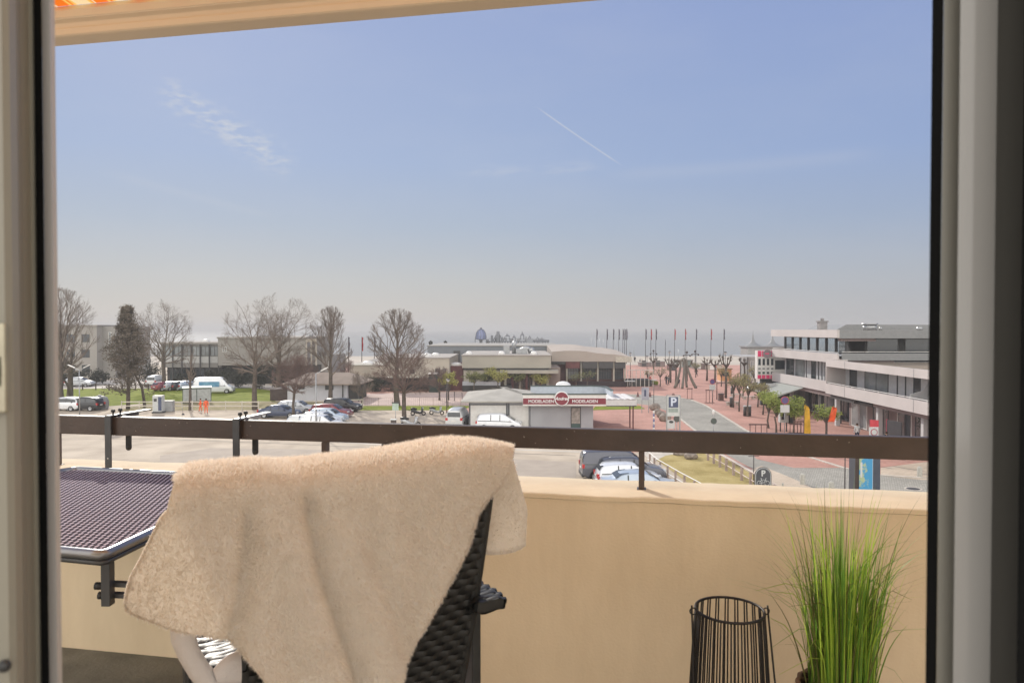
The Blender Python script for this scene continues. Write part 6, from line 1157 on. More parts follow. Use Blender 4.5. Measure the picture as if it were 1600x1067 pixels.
# two hanging brackets
gun = mat('grey_powder_steel', (.075, .078, .082), .42, .45, var=.1, scale=12)
for px, lb in ((167.5, 'left grey steel bracket clamped over the rail, holding the table'), (368, 'right grey steel bracket clamped over the rail, above the cream blanket')):
    s = S(px, 3.11); o = T('rail_bracket', lb, 'bracket', MBAL @ V((s, 3.11, PT)), -BA, 'steel brackets over the rail')
    q = MB(); q.box(-.0175, .0175, -.004, .004, -.005, .271); bevel(q.build('hanger_bar', gun, o), .0015)
    q = MB(); q.box(-.0175, .0175, .0045, .30, .2645, .271); q.box(-.0175, -.013, .06, .20, .25, .2642); q.box(.013, .0175, .06, .20, .25, .2642); bevel(q.build('top_arm', galv if px > 300 else gun, o), .001)
    for y in (.035, .085): MB().lathe((0, y, .271), [(.004, 0), (.004, .012), (.010, .013), (.011, .022), (.006, .027), (.001, .028)], 14).build('clamp_knob', black, o)
    q = MB(); q.box(.045, .075, .066, .073, .10, .264); q.box(.018, .075, .066, .073, .25, .264); q.lathe((.06, .0695, .10), [(.001, -.004), (.0149, -.004), (.0149, .004), (.001, .004)], 16, M=Matrix.Translation((.06, .0695, .10)) @ Matrix.Rotation(pi/2, 4, 'X') @ Matrix.Translation((-.06, -.0695, -.10))); q.build('rear_hook', black, o)
    MB().lathe((0, 0, 0), [(.001, .0045), (.0035, .0045), (.0035, .0041)], 10, M=Matrix.Translation((0, -.0, .055)) @ Matrix.Rotation(pi/2, 4, 'X')).build('bolt_hole', white, o)
# table with a woven top
TZ = -.68; tpoly = [(-1.238, 2.122), (-1.205, 2.45), (-1.20, 3.21), (-2.12, 3.425), (-2.17, 3.36), (-2.19, 2.36)]
TB = T('balcony_table', 'grey woven-top table hung beside the parapet at the left', 'table', (0, 0, H)); 
wv = bpy.data.materials.new('woven_table_top'); wv.use_nodes = True; t = wv.node_tree; b = t.nodes['Principled BSDF']; b.inputs['Roughness'].default_value = .85; b.inputs['Specular IOR Level'].default_value = .03
tcn = t.nodes.new('ShaderNodeTexCoord'); sp_ = t.nodes.new('ShaderNodeSeparateXYZ')
mpp = t.nodes.new('ShaderNodeMapping'); mpp.inputs['Rotation'].default_value = (0, 0, R(11)); t.links.new(tcn.outputs['Object'], mpp.inputs[0]); t.links.new(mpp.outputs[0], sp_.inputs[0])
def tm(op, a, b_=None):
    n = t.nodes.new('ShaderNodeMath'); n.operation = op
    for i, q in enumerate((a, b_)):
        if q is None: continue
        if isinstance(q, (int, float)): n.inputs[i].default_value = q
        else: t.links.new(q, n.inputs[i])
    return n.outputs[0]
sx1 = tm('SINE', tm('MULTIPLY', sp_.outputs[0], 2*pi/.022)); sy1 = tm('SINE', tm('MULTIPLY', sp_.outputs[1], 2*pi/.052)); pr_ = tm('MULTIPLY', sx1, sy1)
rp = t.nodes.new('ShaderNodeValToRGB'); e = rp.color_ramp.elements; e[0].position = .58; e[0].color = (.045, .034, .048, 1); e[1].position = .80; e[1].color = (.66, .58, .66, 1)  # pale dots put the glint and see-through sky of the weave into colour
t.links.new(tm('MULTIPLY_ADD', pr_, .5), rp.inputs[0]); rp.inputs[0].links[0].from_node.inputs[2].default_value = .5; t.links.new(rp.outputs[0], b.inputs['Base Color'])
bp = t.nodes.new('ShaderNodeBump'); bp.inputs['Strength'].default_value = .6; bp.inputs['Distance'].default_value = .003; t.links.new(pr_, bp.inputs['Height']); t.links.new(bp.outputs[0], b.inputs['Normal'])
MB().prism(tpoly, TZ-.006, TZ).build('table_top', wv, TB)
edge = mat('table_edge_steel', (.27, .275, .29), .3, .75, var=.05, scale=20)
rm = MB(); n = len(tpoly); pts = []
for i in range(n):
    a, b_, c = V(tpoly[i-1]), V(tpoly[i]), V(tpoly[(i+1) % n])
    for q in (b_.lerp(a, .035/(a-b_).length), b_.lerp(a, .012/(a-b_).length), b_.lerp(c, .012/(c-b_).length), b_.lerp(c, .035/(c-b_).length)): pts.append((q.x, q.y, TZ-.004))
rm.tube(pts, .0165, 10, closed=True); rm.build('rim', edge, TB); rm = MB(); rm.tube([(p[0], p[1], TZ-.028) for p in pts], .009, 8, closed=True); rm.build('lower_rim', gun, TB)
lg = MB(); lg.box(-1.276, -1.248, 2.17, 2.20, -.86, TZ-.03); bevel(lg.build('support_leg', gun, TB), .002)
ar = MB(); wp = MBAL @ V((S(262, 2.99), 2.997, -.80)); 
for z in (-.80, -.835): ar.bar((-1.262, 2.205, z), (-.90, 2.16, z), .02, .014)
ar.build('support_arm', gun, TB); kb = MB(); kb.tube([(-1.30, 2.185, -.80), (-1.277, 2.185, -.80)], .012, 10); kb.tube([(-1.29, 2.185, -.83), (-1.277, 2.185, -.83)], .012, 10); kb.build('knob', black, TB)
MB().box(-.93, -.905, 2.15, 2.18, -.86, TZ-.03).build('support_leg', gun, TB)
# ---------------------------------------------------------------- wicker chair
wick = mat('black_wicker', (.018, .018, .017), .46, var=.3, scale=30, spec=.6)
CA = R(31.8); CH = T('wicker_chair', 'high-backed black wicker armchair under the cream blanket', 'chair', (-.317, 1.472, H+FL), CA)
def weave(mb, fn, nu, nv, amp, wd, th, W_, Hh):
    """basket weave: horizontal strands passing over and under vertical stakes; fn(u, v) -> point, normal"""
    for j in range(nv):
        v0 = (j+.08)/nv; v1 = (j+.92)/nv; vs = []; st = 4; m = nu*st
        for i in range(m+1):
            u = i/m; o_ = amp*sin(pi*u*nu+(pi if j % 2 else 0)); 
            for v, d in ((v0, -.3), ((v0+v1)/2, .35), (v1, -.3)):
                p, n_ = fn(u, v); vs.append(p+n_*(o_+th*d))
        mb.add(vs, [(i*3+k, i*3+k+1, (i+1)*3+k+1, (i+1)*3+k) for i in range(m) for k in (0, 1)], 0, True)
def backf(u, v):
    z = .48+.765*v; hw_ = .235+.040*v; x = .035-hw_+2*hw_*u; y = .11-.13*v+.05*(1-v)**3-.02*cos(pi*(u-.5))
    if v > .93: z = .48+.765*.93+.05*sin((v-.93)/.07*pi/2)
    return V((x, y, z)), V((0, -1, -.12)).normalized()
bk = MB(); weave(bk, backf, 22, 40, .0042, .02, .004, .6, .8)
vs = []; 
for i in range(13):
    for j in range(21):
        p, n_ = backf(i/12, j/20); vs += [p-n_*.004, p-n_*.03]
bk.add(vs, [((i*21+j)*2+s, ((i+1)*21+j)*2+s, ((i+1)*21+j+1)*2+s, (i*21+j+1)*2+s) for i in range(12) for j in range(20) for s in (0, 1)])
for s in (0, 1): bk.tube([backf(s, v/16)[0]+V((0, .012, 0)) for v in range(17)], .015, 8)
bk.tube([backf(u/12, 1)[0]+V((0, .012, 0)) for u in range(13)], .018, 8)
bk.build('backrest', wick, CH)
def armf(s):
    def f(u, v):   # u along the arm, v around the section
        y = .0+.50*u; a = 2*pi*v; e = 1 if u > .06 else .80+.2*(u/.06); x = .035+s*(.292+.01*sin(pi*u)); return V((x+.050*e*cos(a), y-(.010 if u < .01 else 0), .918+.021*e*sin(a)-.02*u)), V((cos(a), 0, sin(a)))
    return f
for s in (-1, 1):
    am = MB(); xm = .026+s*.292
    for i in range(30):                      # flat strands wound round a rounded arm
        vs = []; m = 32; y0_ = .0+.50*i/30
        for k in range(m+1):
            a = 2*pi*k/m; e = min(1, .72+.28*sqrt(min(1, (i+.5)/3))); sc = lambda c_: abs(c_)**.6*(1 if c_ > 0 else -1); w_ = .0022*sin(6*a+(pi if i % 2 else 0))
            for du, o_ in ((.0008, -.0015), (.0083, .0015), (.0158, -.0015)): vs.append(V((xm+(.050*e+w_+o_)*sc(cos(a)), y0_+du, .925+(.019*e+w_+o_)*sc(sin(a))-.02*i/30)))
        am.add(vs, [(k*3+q, k*3+q+1, (k+1)*3+q+1, (k+1)*3+q) for k in range(m) for q in (0, 1)], 0, True)
    am.box(xm-.036, xm+.036, .006, .50, .911, .936)
    am.build('armrest', wick, CH)
    fr_ = MB(); fr_.box(.035+s*.292-.03, .035+s*.292+.03, .44, .50, .0, .89); bevel(fr_.build('leg', wick, CH), .008)
    fr_ = MB(); fr_.box(.035+s*.24-.028, .035+s*.24+.028, .10, .16, .0, .47); bevel(fr_.build('leg', wick, CH), .008)
    fr_ = MB(); fr_.box(.035+s*.298-.012, .035+s*.298+.012, .10, .44, .30, .885); bevel(fr_.build('side_panel', wick, CH), .004)
q = MB().box(-.245, .315, .10, .60, .36, .46); bevel(q.build('seat', wick, CH), .02)
cush = mat('white_cotton', (.62, .57, .54), .85, var=.04, scale=5, bump=.2, bscale=150)
CU = T('seat_cushion', 'white seat cushion with hanging ties at the lower left of the chair', 'cushion', (-.317, 1.472, H+FL), CA); q = MB().box(-.21, .28, .16, .58, .465, .53); bevel(q.build('pad', cush, CU), .03, 4)
def plane_pt(px, py, c):       # point on a vertical plane parallel to the chair back, at distance c from the camera
    fx, fy = -sin(CA), cos(CA); cx = (px-800)/1100; d = ray(px, py); tt = c/(d.x*fx+d.y*fy); return V((d.x*tt, d.y*tt, H+d.z*tt))
def ribbon(px, wid, c, name, mt_, par):
    pts = [plane_pt(*p, c) for p in px]; mb = MB(); n = len(pts); inv = par.matrix_world.inverted() if False else (Matrix.Translation(par.location) @ Matrix.Rotation(par.rotation_euler.z, 4, 'Z')).inverted(); vs = []
    for i, p in enumerate(pts):
        d = (pts[min(i+1, n-1)]-pts[max(i-1, 0)]).normalized(); sd_ = d.cross(V((-sin(CA), cos(CA), 0))).normalized(); w_ = wid[i]
        for j in range(5): q = (j-2)/2; vs.append(inv @ (p+sd_*w_*q+V((-sin(CA), cos(CA), 0))*.010*q*q))
    o_ = len(vs); vs += [v+V((0, .004, 0)) for v in vs]
    fs = [(i*5+j, i*5+j+1, i*5+j+6, i*5+j+5) for i in range(n-1) for j in range(4)]; fs += [tuple(o_+k for k in f_[::-1]) for f_ in fs]
    fs += [(i*5, (i+1)*5, o_+(i+1)*5, o_+i*5) for i in range(n-1)]+[(i*5+4, o_+i*5+4, o_+(i+1)*5+4, (i+1)*5+4) for i in range(n-1)]
    mb.add(vs, fs, 0, True); return mb.build(name, mt_, par)
ribbon([(286, 975), (288, 1000), (297, 1025), (312, 1050), (330, 1072), (350, 1100)], [.021, .021, .019, .019, .020, .022], 1.405, 'tie', cush, CU)
ribbon([(338, 1062), (350, 1056), (362, 1050), (378, 1046)], [.015, .024, .030, .034], 1.40, 'tie', cush, CU)
# ---------------------------------------------------------------- fur blanket
import numpy as np
CB = 1.352
def cat(pts, t_):
    ls = [0]; 
    for a, b_ in zip(pts, pts[1:]): ls.append(ls[-1]+sqrt((a[0]-b_[0])**2+(a[1]-b_[1])**2))
    x = t_*ls[-1]
    for i in range(len(pts)-1):
        if x <= ls[i+1] or i == len(pts)-2:
            f_ = (x-ls[i])/(ls[i+1]-ls[i]); p0, p1, p2, p3 = pts[max(i-1, 0)], pts[i], pts[i+1], pts[min(i+2, len(pts)-1)]
            return tuple(.5*((2*p1[k])+(-p0[k]+p2[k])*f_+(2*p0[k]-5*p1[k]+4*p2[k]-p3[k])*f_**2+(-p0[k]+3*p1[k]-3*p2[k]+p3[k])*f_**3) for k in (0, 1))
LB = [(262, 798), (248, 814), (236, 838), (220, 872), (203, 902), (195, 935), (199, 955), (240, 972), (285, 985), (330, 994), (365, 1008), (396, 1040), (425, 1080), (450, 1125)]
RB = [(796, 737), (785, 758), (762, 782), (746, 808), (735, 850), (708, 905), (680, 960), (655, 1010), (630, 1065), (606, 1125)]
TC = [(262, 798), (292, 788), (350, 779), (440, 773), (520, 767), (600, 756), (660, 744), (715, 732), (760, 727), (796, 737)]
BB = [(450, 1125), (606, 1125)]
NU, NV = 110, 96; fdir = V((-sin(CA), cos(CA), 0)); udir = V((cos(CA), sin(CA), 0))
def xl(line, y):
    if y <= line[0][1]: return line[0][0]
    for (x0, y0), (x1, y1) in zip(line, line[1:]):
        if y <= y1: t_ = (y-y0)/(y1-y0); return x0+(x1-x0)*(t_*t_*(3-2*t_)*.4+t_*.6)
    return line[-1][0]
FOLDS = [([(388, 770), (386, 850), (376, 930), (358, 1000), (340, 1060)], 13, -.020, 770, 60), ([(410, 770), (412, 900), (400, 1000), (410, 1100)], 26, .012, 775, 60),
  ([(480, 748), (482, 800), (498, 890), (530, 985), (556, 1060), (575, 1130)], 11, -.024, 745, 50), ([(450, 770), (462, 880), (490, 1000), (520, 1120)], 28, .012, 780, 80),
  ([(520, 790), (560, 900), (590, 1000), (610, 1100)], 20, .007, 800, 90), ([(575, 790), (592, 880), (622, 980), (650, 1060)], 14, -.009, 790, 80), ([(640, 770), (650, 850), (655, 960)], 15, -.007, 760, 60),
  ([(700, 740), (690, 800), (672, 880), (640, 990)], 18, -.005, 745, 60), ([(290, 800), (300, 880), (290, 960)], 34, .008, 800, 80), ([(340, 800), (335, 900), (320, 970)], 16, -.005, 820, 80)]
def fold(px, py):
    return sum(A*math.exp(-((px-xl(l_, py))/(w_*(1 if px < xl(l_, py) else 1.7)))**2)*min(1, max(0, (py-y0)/dy)) for l_, w_, A, y0, dy in FOLDS)
grid = []; rr = random.Random(3)
ph = [(rr.uniform(8, 30), rr.uniform(8, 30), rr.uniform(0, 6)) for _ in range(8)]
def wob(u, v): return sum(sin(a*u+b_*v+c) for a, b_, c in ph)/8
r_ = .036
for j in range(-26, NV+1):
    row = []
    for i in range(NU+1):
        u = i/NU; lump = .008*wob(u*1.0, .2+max(j, -26)/60)
        if j >= 0:
            v = j/NV; l_ = cat(LB, v); q_ = cat(RB, v); t0 = cat(TC, u); b0 = (BB[0][0]+(BB[1][0]-BB[0][0])*u, BB[0][1]+(BB[1][1]-BB[0][1])*u)
            c00, c10, c01, c11 = TC[0], TC[-1], BB[0], BB[1]
            px = (1-u)*l_[0]+u*q_[0]+(1-v)*t0[0]+v*b0[0]-((1-u)*(1-v)*c00[0]+u*(1-v)*c10[0]+(1-u)*v*c01[0]+u*v*c11[0])
            py = (1-u)*l_[1]+u*q_[1]+(1-v)*t0[1]+v*b0[1]-((1-u)*(1-v)*c00[1]+u*(1-v)*c10[1]+(1-u)*v*c01[1]+u*v*c11[1])
            p = plane_pt(px, py, CB); p = p-fdir*(fold(px, py)*1.15+lump*.25)
        else:
            t0 = cat(TC, u); p0 = plane_pt(t0[0], t0[1], CB)-fdir*(fold(*t0)+.004*wob(u, .2)); a = min(-j, 12)/12*pi; rr2 = .040*(1+.15*wob(u*1.3, 1.7)); dep = .085*min(1, .45+5*min(u, 1-u))
            p = p0+fdir*dep*(1-cos(a))+V((0, 0, rr2*(sin(a)**.75 if a < pi/2 else .45+.55*sin(a)**.9)+lump*sin(a)))+V((0, 0, .012*(1-cos(a))/2))
            if -j > 12:
                d = (-j-12)/14; drop = (.22+.03*sin(u*9)+.05*max(0, (u-.8)/.2))*(1-.16*(max(0, u-.9)/.1)**3); p = p+V((0, 0, -drop*d))+fdir*(.012*sin(u*17)*d+.03*d)+udir*(.055*max(0, (u-.8)/.2)**1.3*min(1, d*1.6)+.13*d*max(0, (.3-u)/.3))
            p += udir*(.05*max(0, (u-.85)/.15)*sin(min(a, pi)/2)+.022*max(0, (.10-u)/.10)*sin(min(a, pi)/2))
        row.append(p)
    grid.append(row)
nr = len(grid); nc = NU+1
BLc = V((-.317, 1.43, H-.3)); vsb = np.array([[p[:] for p in row] for row in grid])-np.array(BLc[:])
mb = MB(); flat = vsb.reshape(-1, 3)
du = np.gradient(vsb, axis=1); dv = np.gradient(vsb, axis=0); nrm = np.cross(du, dv); nrm /= np.linalg.norm(nrm, axis=2, keepdims=True)+1e-9
if nrm[60, 55] @ np.array(fdir[:]) > 0: nrm = -nrm
back = (vsb-nrm*.012).reshape(-1, 3); n0 = nr*nc
fs = [(i*nc+j, i*nc+j+1, (i+1)*nc+j+1, (i+1)*nc+j) for i in range(nr-1) for j in range(nc-1)]
fs += [tuple(n0+k for k in f_[::-1]) for f_ in fs]
ed = [i*nc for i in range(nr)]; fs += [(a, b_, b_+n0, a+n0) for a, b_ in zip(ed, ed[1:])]; ed = [i*nc+nc-1 for i in range(nr)]; fs += [(b_, a, a+n0, b_+n0) for a, b_ in zip(ed, ed[1:])]
ed = list(range(nc)); fs += [(b_, a, a+n0, b_+n0) for a, b_ in zip(ed, ed[1:])]; ed = [(nr-1)*nc+k for k in range(nc)]; fs += [(a, b_, b_+n0, a+n0) for a, b_ in zip(ed, ed[1:])]
mb.add(flat.tolist()+back.tolist(), fs, 0, True)
# pile: many short tapered tufts standing off the cloth
rs = np.random.RandomState(5); TN = []
def tufts(P4, N4, count, ln, wd):
    """P4: grid of points, N4: normals; random points by cell"""
    R_, C_ = P4.shape[:2]; A = np.linalg.norm(np.cross(P4[1:, :-1]-P4[:-1, :-1], P4[:-1, 1:]-P4[:-1, :-1]), axis=2).ravel(); cs = np.cumsum(A)/A.sum(); idx = np.searchsorted(cs, rs.rand(count)); idx = np.minimum(idx, A.size-1)
    i, j = idx//(C_-1), idx % (C_-1); a, b_ = rs.rand(count, 1), rs.rand(count, 1)
    def bl(G_): return (G_[i, j]*(1-a)*(1-b_)+G_[i+1, j]*a*(1-b_)+G_[i, j+1]*(1-a)*b_+G_[i+1, j+1]*a*b_)
    p = bl(P4); n_ = bl(N4)
    cl = np.stack([np.sin(p[:, 0]*90+np.sin(p[:, 2]*70)*2), np.cos(p[:, 2]*80+np.sin(p[:, 0]*60)*2), np.sin(p[:, 1]*85+p[:, 2]*50)], 1)
    d = n_+rs.randn(count, 3)*.34+cl*.10+np.array([0, 0, -.30]); d /= np.linalg.norm(d, axis=1, keepdims=True)
    s_ = np.cross(d, rs.randn(count, 3)); s_ /= np.linalg.norm(s_, axis=1, keepdims=True); L_ = ln*(.6+.7*rs.rand(count, 1)); p = p-n_*.001
    return np.concatenate([p-s_*wd, p+s_*wd, p+d*L_], 1).reshape(-1, 3)
tv = np.concatenate([tufts(vsb, nrm, 130000, .0092, .0008), tufts(vsb[26:, :2], nrm[26:, :2], 2200, .009, .0008), tufts(vsb[26:, -2:], nrm[26:, -2:], 2200, .009, .0008), tufts((vsb-nrm*.012)[:18], -nrm[:18], 25000, .0080, .0008)])
allv = np.concatenate([flat, back, tv]); nb_ = len(flat)+len(back); nt_ = len(tv)//3
me = bpy.data.meshes.new('fur_blanket'); me.vertices.add(len(allv)); me.vertices.foreach_set('co', allv.astype(np.float32).ravel())
quads = np.array(fs, dtype=np.int32); tris = (np.arange(nt_*3, dtype=np.int32)+nb_)
loops = np.concatenate([quads.ravel(), tris]); me.loops.add(len(loops)); me.loops.foreach_set('vertex_index', loops)
nq = len(quads); me.polygons.add(nq+nt_); ls_ = np.concatenate([np.arange(nq)*4, nq*4+np.arange(nt_)*3]).astype(np.int32); me.polygons.foreach_set('loop_start', ls_)
me.polygons.foreach_set('loop_total', np.concatenate([np.full(nq, 4), np.full(nt_, 3)]).astype(np.int32)); sm_arr = np.concatenate([np.ones(nq, bool), np.zeros(nt_, bool)]); me.polygons.foreach_set('use_smooth', sm_arr)
me.update(calc_edges=True); me.validate()
furm = mat('cream_fur', (.97, .90, .805), .95, var=.015, scale=6, trans=.35, spec=.15, bump=.5, bscale=260)
me.materials.append(furm); BL = bpy.data.objects.new('fur_blanket', me); COL.objects.link(BL); BL.location = BLc; tag(BL, 'cream fluffy blanket thrown over the back of the wicker chair', 'blanket')
# ---------------------------------------------------------------- lantern
LX, LY = P(1140, 948, 2.4).x, 2.4; LN = T('wire_lantern', 'black wire basket lantern standing on the floor before the parapet', 'lantern', (LX, LY, H+FL-.0)); wire = mat('black_wire', (.022, .019, .017), .5, .4, var=.1)
def lr(z): t_ = min(1, z/.612); return .114+.036*(1-t_)**.9+.0*t_
def ring(z, r, th, name, par): m = MB(); m.tube([(r*cos(2*pi*k/48), r*sin(2*pi*k/48), z) for k in range(48)], th, 8, closed=True); return m.build(name, wire, par)
ring(.612, .114, .0048, 'top_ring', LN); ring(.012, lr(.0), .006, 'bottom_ring', LN)
cg = MB(); nw = 44
for i in range(nw):
    a = 2*pi*i/nw+(.03 if i % 2 else -.03); cg.tube([(lr(z)*cos(a+(.0)), lr(z)*sin(a), z) for z in (.012, .12, .25, .4, .52, .612)], .0028, 5)
cg.build('cage_wires', wire, LN)
for s in (-1, 1):
    hb = MB(); hb.tube([(s*(.114+.011+.011*cos(2*pi*k/16)), .0, .607+.011*sin(2*pi*k/16)) for k in range(16)], .0025, 6, closed=True); hb.build('handle_eye', wire, LN)
hb = MB(); hp = [(-.130, 0, .627), (-.131, -.01, .58), (-.133, -.03, .50), (-.137, -.05, .40), (-.143, -.08, .29), (-.165, -.12, .15), (-.14, -.17, .04), (-.07, -.20, .01), (0, -.205, .006)]; hp += [(-x, y, z) for x, y, z in hp[-2::-1]]
hb.tube(hp, .0032, 6); hb.build('handle', wire, LN)
MB().lathe((0, 0, 0), [(.001, .014), (.15, .014), (.155, .012), (.155, .006), (.001, .006)], 32).build('base_plate', wire, LN); MB().lathe((0, 0, .015), [(.045, 0), (.045, .12), (.04, .13), (.001, .128)], 24).build('candle', mat('candle_wax', (.6, .55, .45), .5, trans=.2, var=0), LN)
# ---------------------------------------------------------------- potted grass
PX, PY = P(1314, 1060, 2.36).x, 2.36; PG = T('potted_grass', 'tall bright green ornamental grass in a woven pot by the parapet', 'potted plant', (PX, PY, H+FL))
pot = MB(); nq_ = 60
for j in range(26):
    z0_ = j*.0142; R0 = .105+.03*(j/26); pot.tube([((R0+.003*sin(k*pi/2+(pi if j % 2 else 0)))*cos(2*pi*k/nq_), (R0+.003*sin(k*pi/2+(pi if j % 2 else 0)))*sin(2*pi*k/nq_), z0_+.008) for k in range(nq_)], .0085, 6, closed=True)
pot.build('pot', mat('wicker_pot', (.17, .10, .055), .7, var=.25, scale=20), PG); MB().lathe((0, 0, .33), [(.001, .01), (.12, 0)], 20).build('soil', mat('soil', (.03, .02, .015), 1), PG)
gms = [mat('grass_green', (.15, .30, .04), .45, var=.25, scale=4, trans=.35), mat('grass_light', (.44, .60, .08), .4, var=.2, scale=4, trans=.4), mat('grass_olive', (.13, .13, .035), .6, var=.25, scale=4, trans=.25)]
gb = MB(); rr = random.Random(12)
def blade(a, r0_, h_, out, curl, wd, mi):
    d = V((cos(a), sin(a), 0)); sd_ = V((-sin(a+rr.uniform(-1.2, 1.2)), cos(a+rr.uniform(-1.2, 1.2)), 0)).normalized(); vs = []; n = 9
    for i in range(n+1):
        t_ = i/n; p = d*(r0_+out*(.55*t_+.45*t_**2.2)+curl*max(0, t_-.55)**2*3)+V((0, 0, .33+h_*(t_-(curl*2.2)*max(0, t_-.6)**2))); w_ = wd*(1-t_)**.55*(.75+.25*sin(pi*t_))
        vs += [p-sd_*w_, p+sd_*w_]
    gb.add(vs, [(2*i, 2*i+1, 2*i+3, 2*i+2) for i in range(n)], mi, True)
for i in range(560):
    a = rr.uniform(0, 2*pi); q = sqrt(rr.random()); r0_ = .105*q; h_ = rr.triangular(.24, .80, .42)
    blade(a+rr.gauss(0, .35), r0_, h_, rr.uniform(-.03, .10)*(.3+q), rr.choice((0, .02, .05, .1, .3))*rr.random()*1.5, rr.choice((.0016, .002, .0026, .0032, .0042)), rr.choice((0, 0, 0, 1, 1, 2)))
for i in range(34):          # kinked and arching blades that have fallen over
    a = rr.uniform(0, 2*pi); z0_ = rr.uniform(.45, .78); p = V((cos(a)*.05, sin(a)*.05, .33)); k_ = V((cos(a)*rr.uniform(.07, .14), sin(a)*rr.uniform(.07, .14), z0_)); b2 = a+rr.gauss(0, .8); e_ = k_+V((cos(b2), sin(b2), 0))*rr.uniform(.06, .18)+V((0, 0, rr.uniform(-.10, .05)))
    m1_ = k_.lerp(e_, .4)+V((0, 0, .025)); gb.tube([p, p.lerp(k_, .5)+V((0, 0, .02)), k_, m1_, e_], [.0014, .0016, .0016, .0013, .0004], 4, rr.choice((0, 1, 1, 2)), flat=.35)
for i in range(55):
    a = rr.uniform(0, 2*pi); blade(a, .06, rr.uniform(.48, .76), rr.uniform(.06, .2), rr.uniform(.05, .5), rr.uniform(.0009, .0016), rr.choice((0, 2, 2, 1)))
gb.build('blades', gms, PG)
# ---------------------------------------------------------------- door frame (foreground, out of focus)
lacq = mat('beige_lacquer', (.215, .20, .16), .38, var=.03, scale=2); strip_m = mat('pale_frame_lacquer', (.43, .40, .37), .4, var=.03, scale=2); rub = mat('black_rubber', (.006, .006, .006), .9, var=0, spec=.05); gl_m = mat('glossy_grey_lacquer', (.235, .23, .22), .1, var=.02, spec=.5)
def extr(name, pts, mt_, par, z0=H-.75, z1=H+.75, smooth=False):
    """vertical extrusion of a plan outline given as (pixel column at eye height, depth)"""
    P_ = [(X(a, y, 514.5), y) for a, y in pts]; n = len(P_); mb = MB(); mb.add([(x, y, z) for z in (z0, z1) for x, y in P_], [(i, (i+1) % n, n+(i+1) % n, n+i) for i in range(n)]+[tuple(range(n))[::-1], tuple(range(n, 2*n))], 0, smooth); return mb.build(name, mt_, par)
DL = T('door_leaf', 'beige open balcony door leaf with a lock plate at the left edge', 'door')
o_ = extr('leaf_edge', [(-420, .50), (8, .50), (20, .505), (30, .515), (38, .53), (50, .545), (58, .55), (58, .60), (-420, .60)], lacq, DL); extr('gasket', [(58.5, .548), (70.8, .548), (70.8, .60), (58.5, .60)], rub, DL)
lp_ = MB(); x1_ = X(12.5, .497); lp_.box(x1_-.06, x1_, .494, .4985, Z(645, .497), Z(505, .497)); bevel(lp_.build('lock_plate', mat('brass_steel_plate', (.40, .37, .28), .3, .7, var=.15, scale=30), DL), .0015)
MB().box(x1_-.02, x1_-.0035, .4925, .4937, Z(603, .497), Z(557, .497)).build('latch_hole', rub, DL); MB().box(x1_-.019, x1_-.005, .489, .4922, Z(590, .497), Z(570, .497)).build('latch', galv, DL)
MB().ball((X(1, .495), .495, Z(1040, .495)), .0045, 1, 5).build('screw', black, DL)
FR_ = T('door_frame', 'balcony door frame post with a pale strip, left of the view', 'door frame'); extr('frame_strip', [(71, .56), (84, .56), (86, .575), (91, .58), (91, .66), (71, .66)], strip_m, FR_)
extr('frame_core', [(-420, .62), (70, .62), (70, .70), (-420, .70)], lacq, FR_)
DR = T('sliding_door', 'glossy grey sliding door frame with a black seal, right of the view', 'door'); extr('seal', [(1451.5, .60), (1469, .60), (1469, .66), (1451.5, .66)], rub, DR); extr('inner_strip', [(1469.3, .60), (1496, .60), (1496, .66), (1469.3, .66)], mat('olive_grey_lacquer', (.15, .145, .125), .4, var=.03), DR)
extr('glossy_stile', [(1495.2, .59), (1553, .59), (1554.8, .66), (1494, .66)], gl_m, DR); extr('recess', [(1553, .605), (1604, .61), (1604, .66), (1553, .66)], mat('dark_lacquer', (.17, .165, .15), .4, var=0), DR); extr('curtain_edge', [(1595, .56), (2050, .56), (2050, .66), (1595, .66)], rub, DR)
HW = T('house_wall', 'cream house wall beside the balcony door', 'wall'); extr('wall', [(-430, .64), (-425, .60), (-2500, .70), (-2500, .95), (-430, .95)], plas, HW); extr('wall', [(2060, .60), (4200, .60), (4200, .9), (2060, .9)], plas, HW)
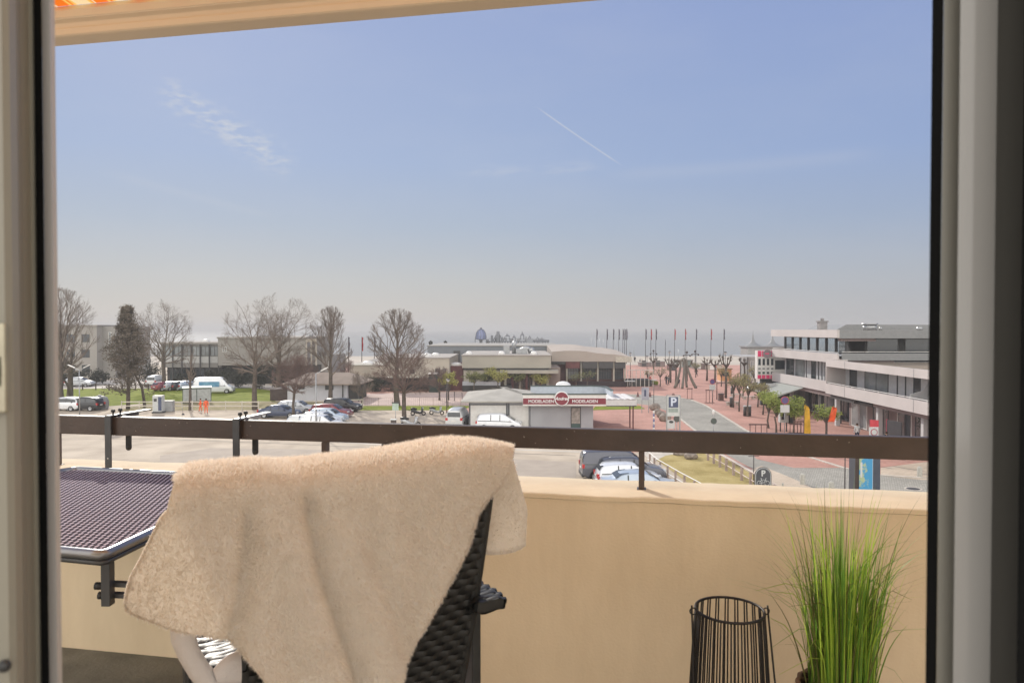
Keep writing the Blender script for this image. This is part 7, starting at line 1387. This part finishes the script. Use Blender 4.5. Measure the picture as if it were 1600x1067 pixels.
# ---------------------------------------------------------------- awning
AW = T('awning', 'orange striped awning with a cream front bar, top left', 'awning', MBAL @ V((0, 0, 0)), -BA); cb = mat('cream_awning_bar', (.62, .51, .37), .5, var=.03, scale=2)
zb = 1.087; dn = 2.3
prof = [(dn, zb), (dn-.012, zb+.004), (dn-.014, zb+.030), (dn-.004, zb+.034), (dn-.006, zb+.050), (dn-.022, zb+.062), (dn-.024, zb+.092), (dn-.012, zb+.106), (dn, zb+.118), (dn+.06, zb+.11), (dn+.065, zb)]
n = len(prof); mb = MB(); mb.add([(s, y, z) for s in (-3.2, 3.4) for y, z in prof], [(i, (i+1) % n, n+(i+1) % n, n+i) for i in range(n)]+[tuple(range(n)), tuple(range(n, 2*n))[::-1]]); bar_ = mb.build('front_bar', cb, AW); bevel(bar_, .003)
am_ = bpy.data.materials.new('striped_awning_fabric'); am_.use_nodes = True; t = am_.node_tree; b = t.nodes['Principled BSDF']; b.inputs['Roughness'].default_value = .9; tcn = t.nodes.new('ShaderNodeTexCoord'); sp_ = t.nodes.new('ShaderNodeSeparateXYZ'); t.links.new(tcn.outputs['Object'], sp_.inputs[0])
md_ = tm('FRACT', tm('DIVIDE', sp_.outputs[0], .165)); rp = t.nodes.new('ShaderNodeValToRGB'); rp.color_ramp.interpolation = 'CONSTANT'; e = rp.color_ramp.elements
O_, Y_, C_ = (.85, .20, .02, 1), (.85, .52, .12, 1), (.85, .68, .40, 1); e[0].position = 0; e[0].color = O_; e[1].position = .26; e[1].color = Y_
for ps, c_ in ((.33, O_), (.38, Y_), (.45, C_), (.82, Y_), (.88, O_), (.91, C_), (.95, O_)): q = e.new(ps); q.color = c_
t.links.new(md_, rp.inputs[0]); t.links.new(rp.outputs[0], b.inputs['Base Color']); tr = t.nodes.new('ShaderNodeBsdfTranslucent'); t.links.new(rp.outputs[0], tr.inputs[0]); mx = t.nodes.new('ShaderNodeMixShader'); mx.inputs[0].default_value = .55; t.links.new(b.outputs[0], mx.inputs[1]); t.links.new(tr.outputs[0], mx.inputs[2]); t.links.new(mx.outputs[0], t.nodes['Material Output'].inputs[0])
mb = MB(); m = 120; vs = []
for i in range(m+1):
    s = -3.1+6.4*i/m
    for k in range(9): f_ = k/8; y = dn-.0-2.0*f_; vs.append((s, y, zb+.118+.30*f_-.035*sin(pi*f_)+.004*sin(s*22)*f_))
mb.add(vs, [(i*9+k, i*9+k+1, (i+1)*9+k+1, (i+1)*9+k) for i in range(m) for k in range(8)], 0, True); mb.build('fabric', am_, AW)
# ---------------------------------------------------------------- air over the sea
hm = bpy.data.materials.new('haze_air'); hm.use_nodes = True; t = hm.node_tree; t.nodes.clear(); ho = t.nodes.new('ShaderNodeOutputMaterial'); pv = t.nodes.new('ShaderNodeVolumePrincipled')
pv.inputs['Color'].default_value = (.62, .62, .63, 1); pv.inputs['Density'].default_value = HAZE; pv.inputs['Anisotropy'].default_value = .2; t.links.new(pv.outputs[0], ho.inputs['Volume'])
if HAZE > 0: tag(MB().box(-15000, 15000, -100, 15000, -6, 30).build('haze', hm), kind='stuff')
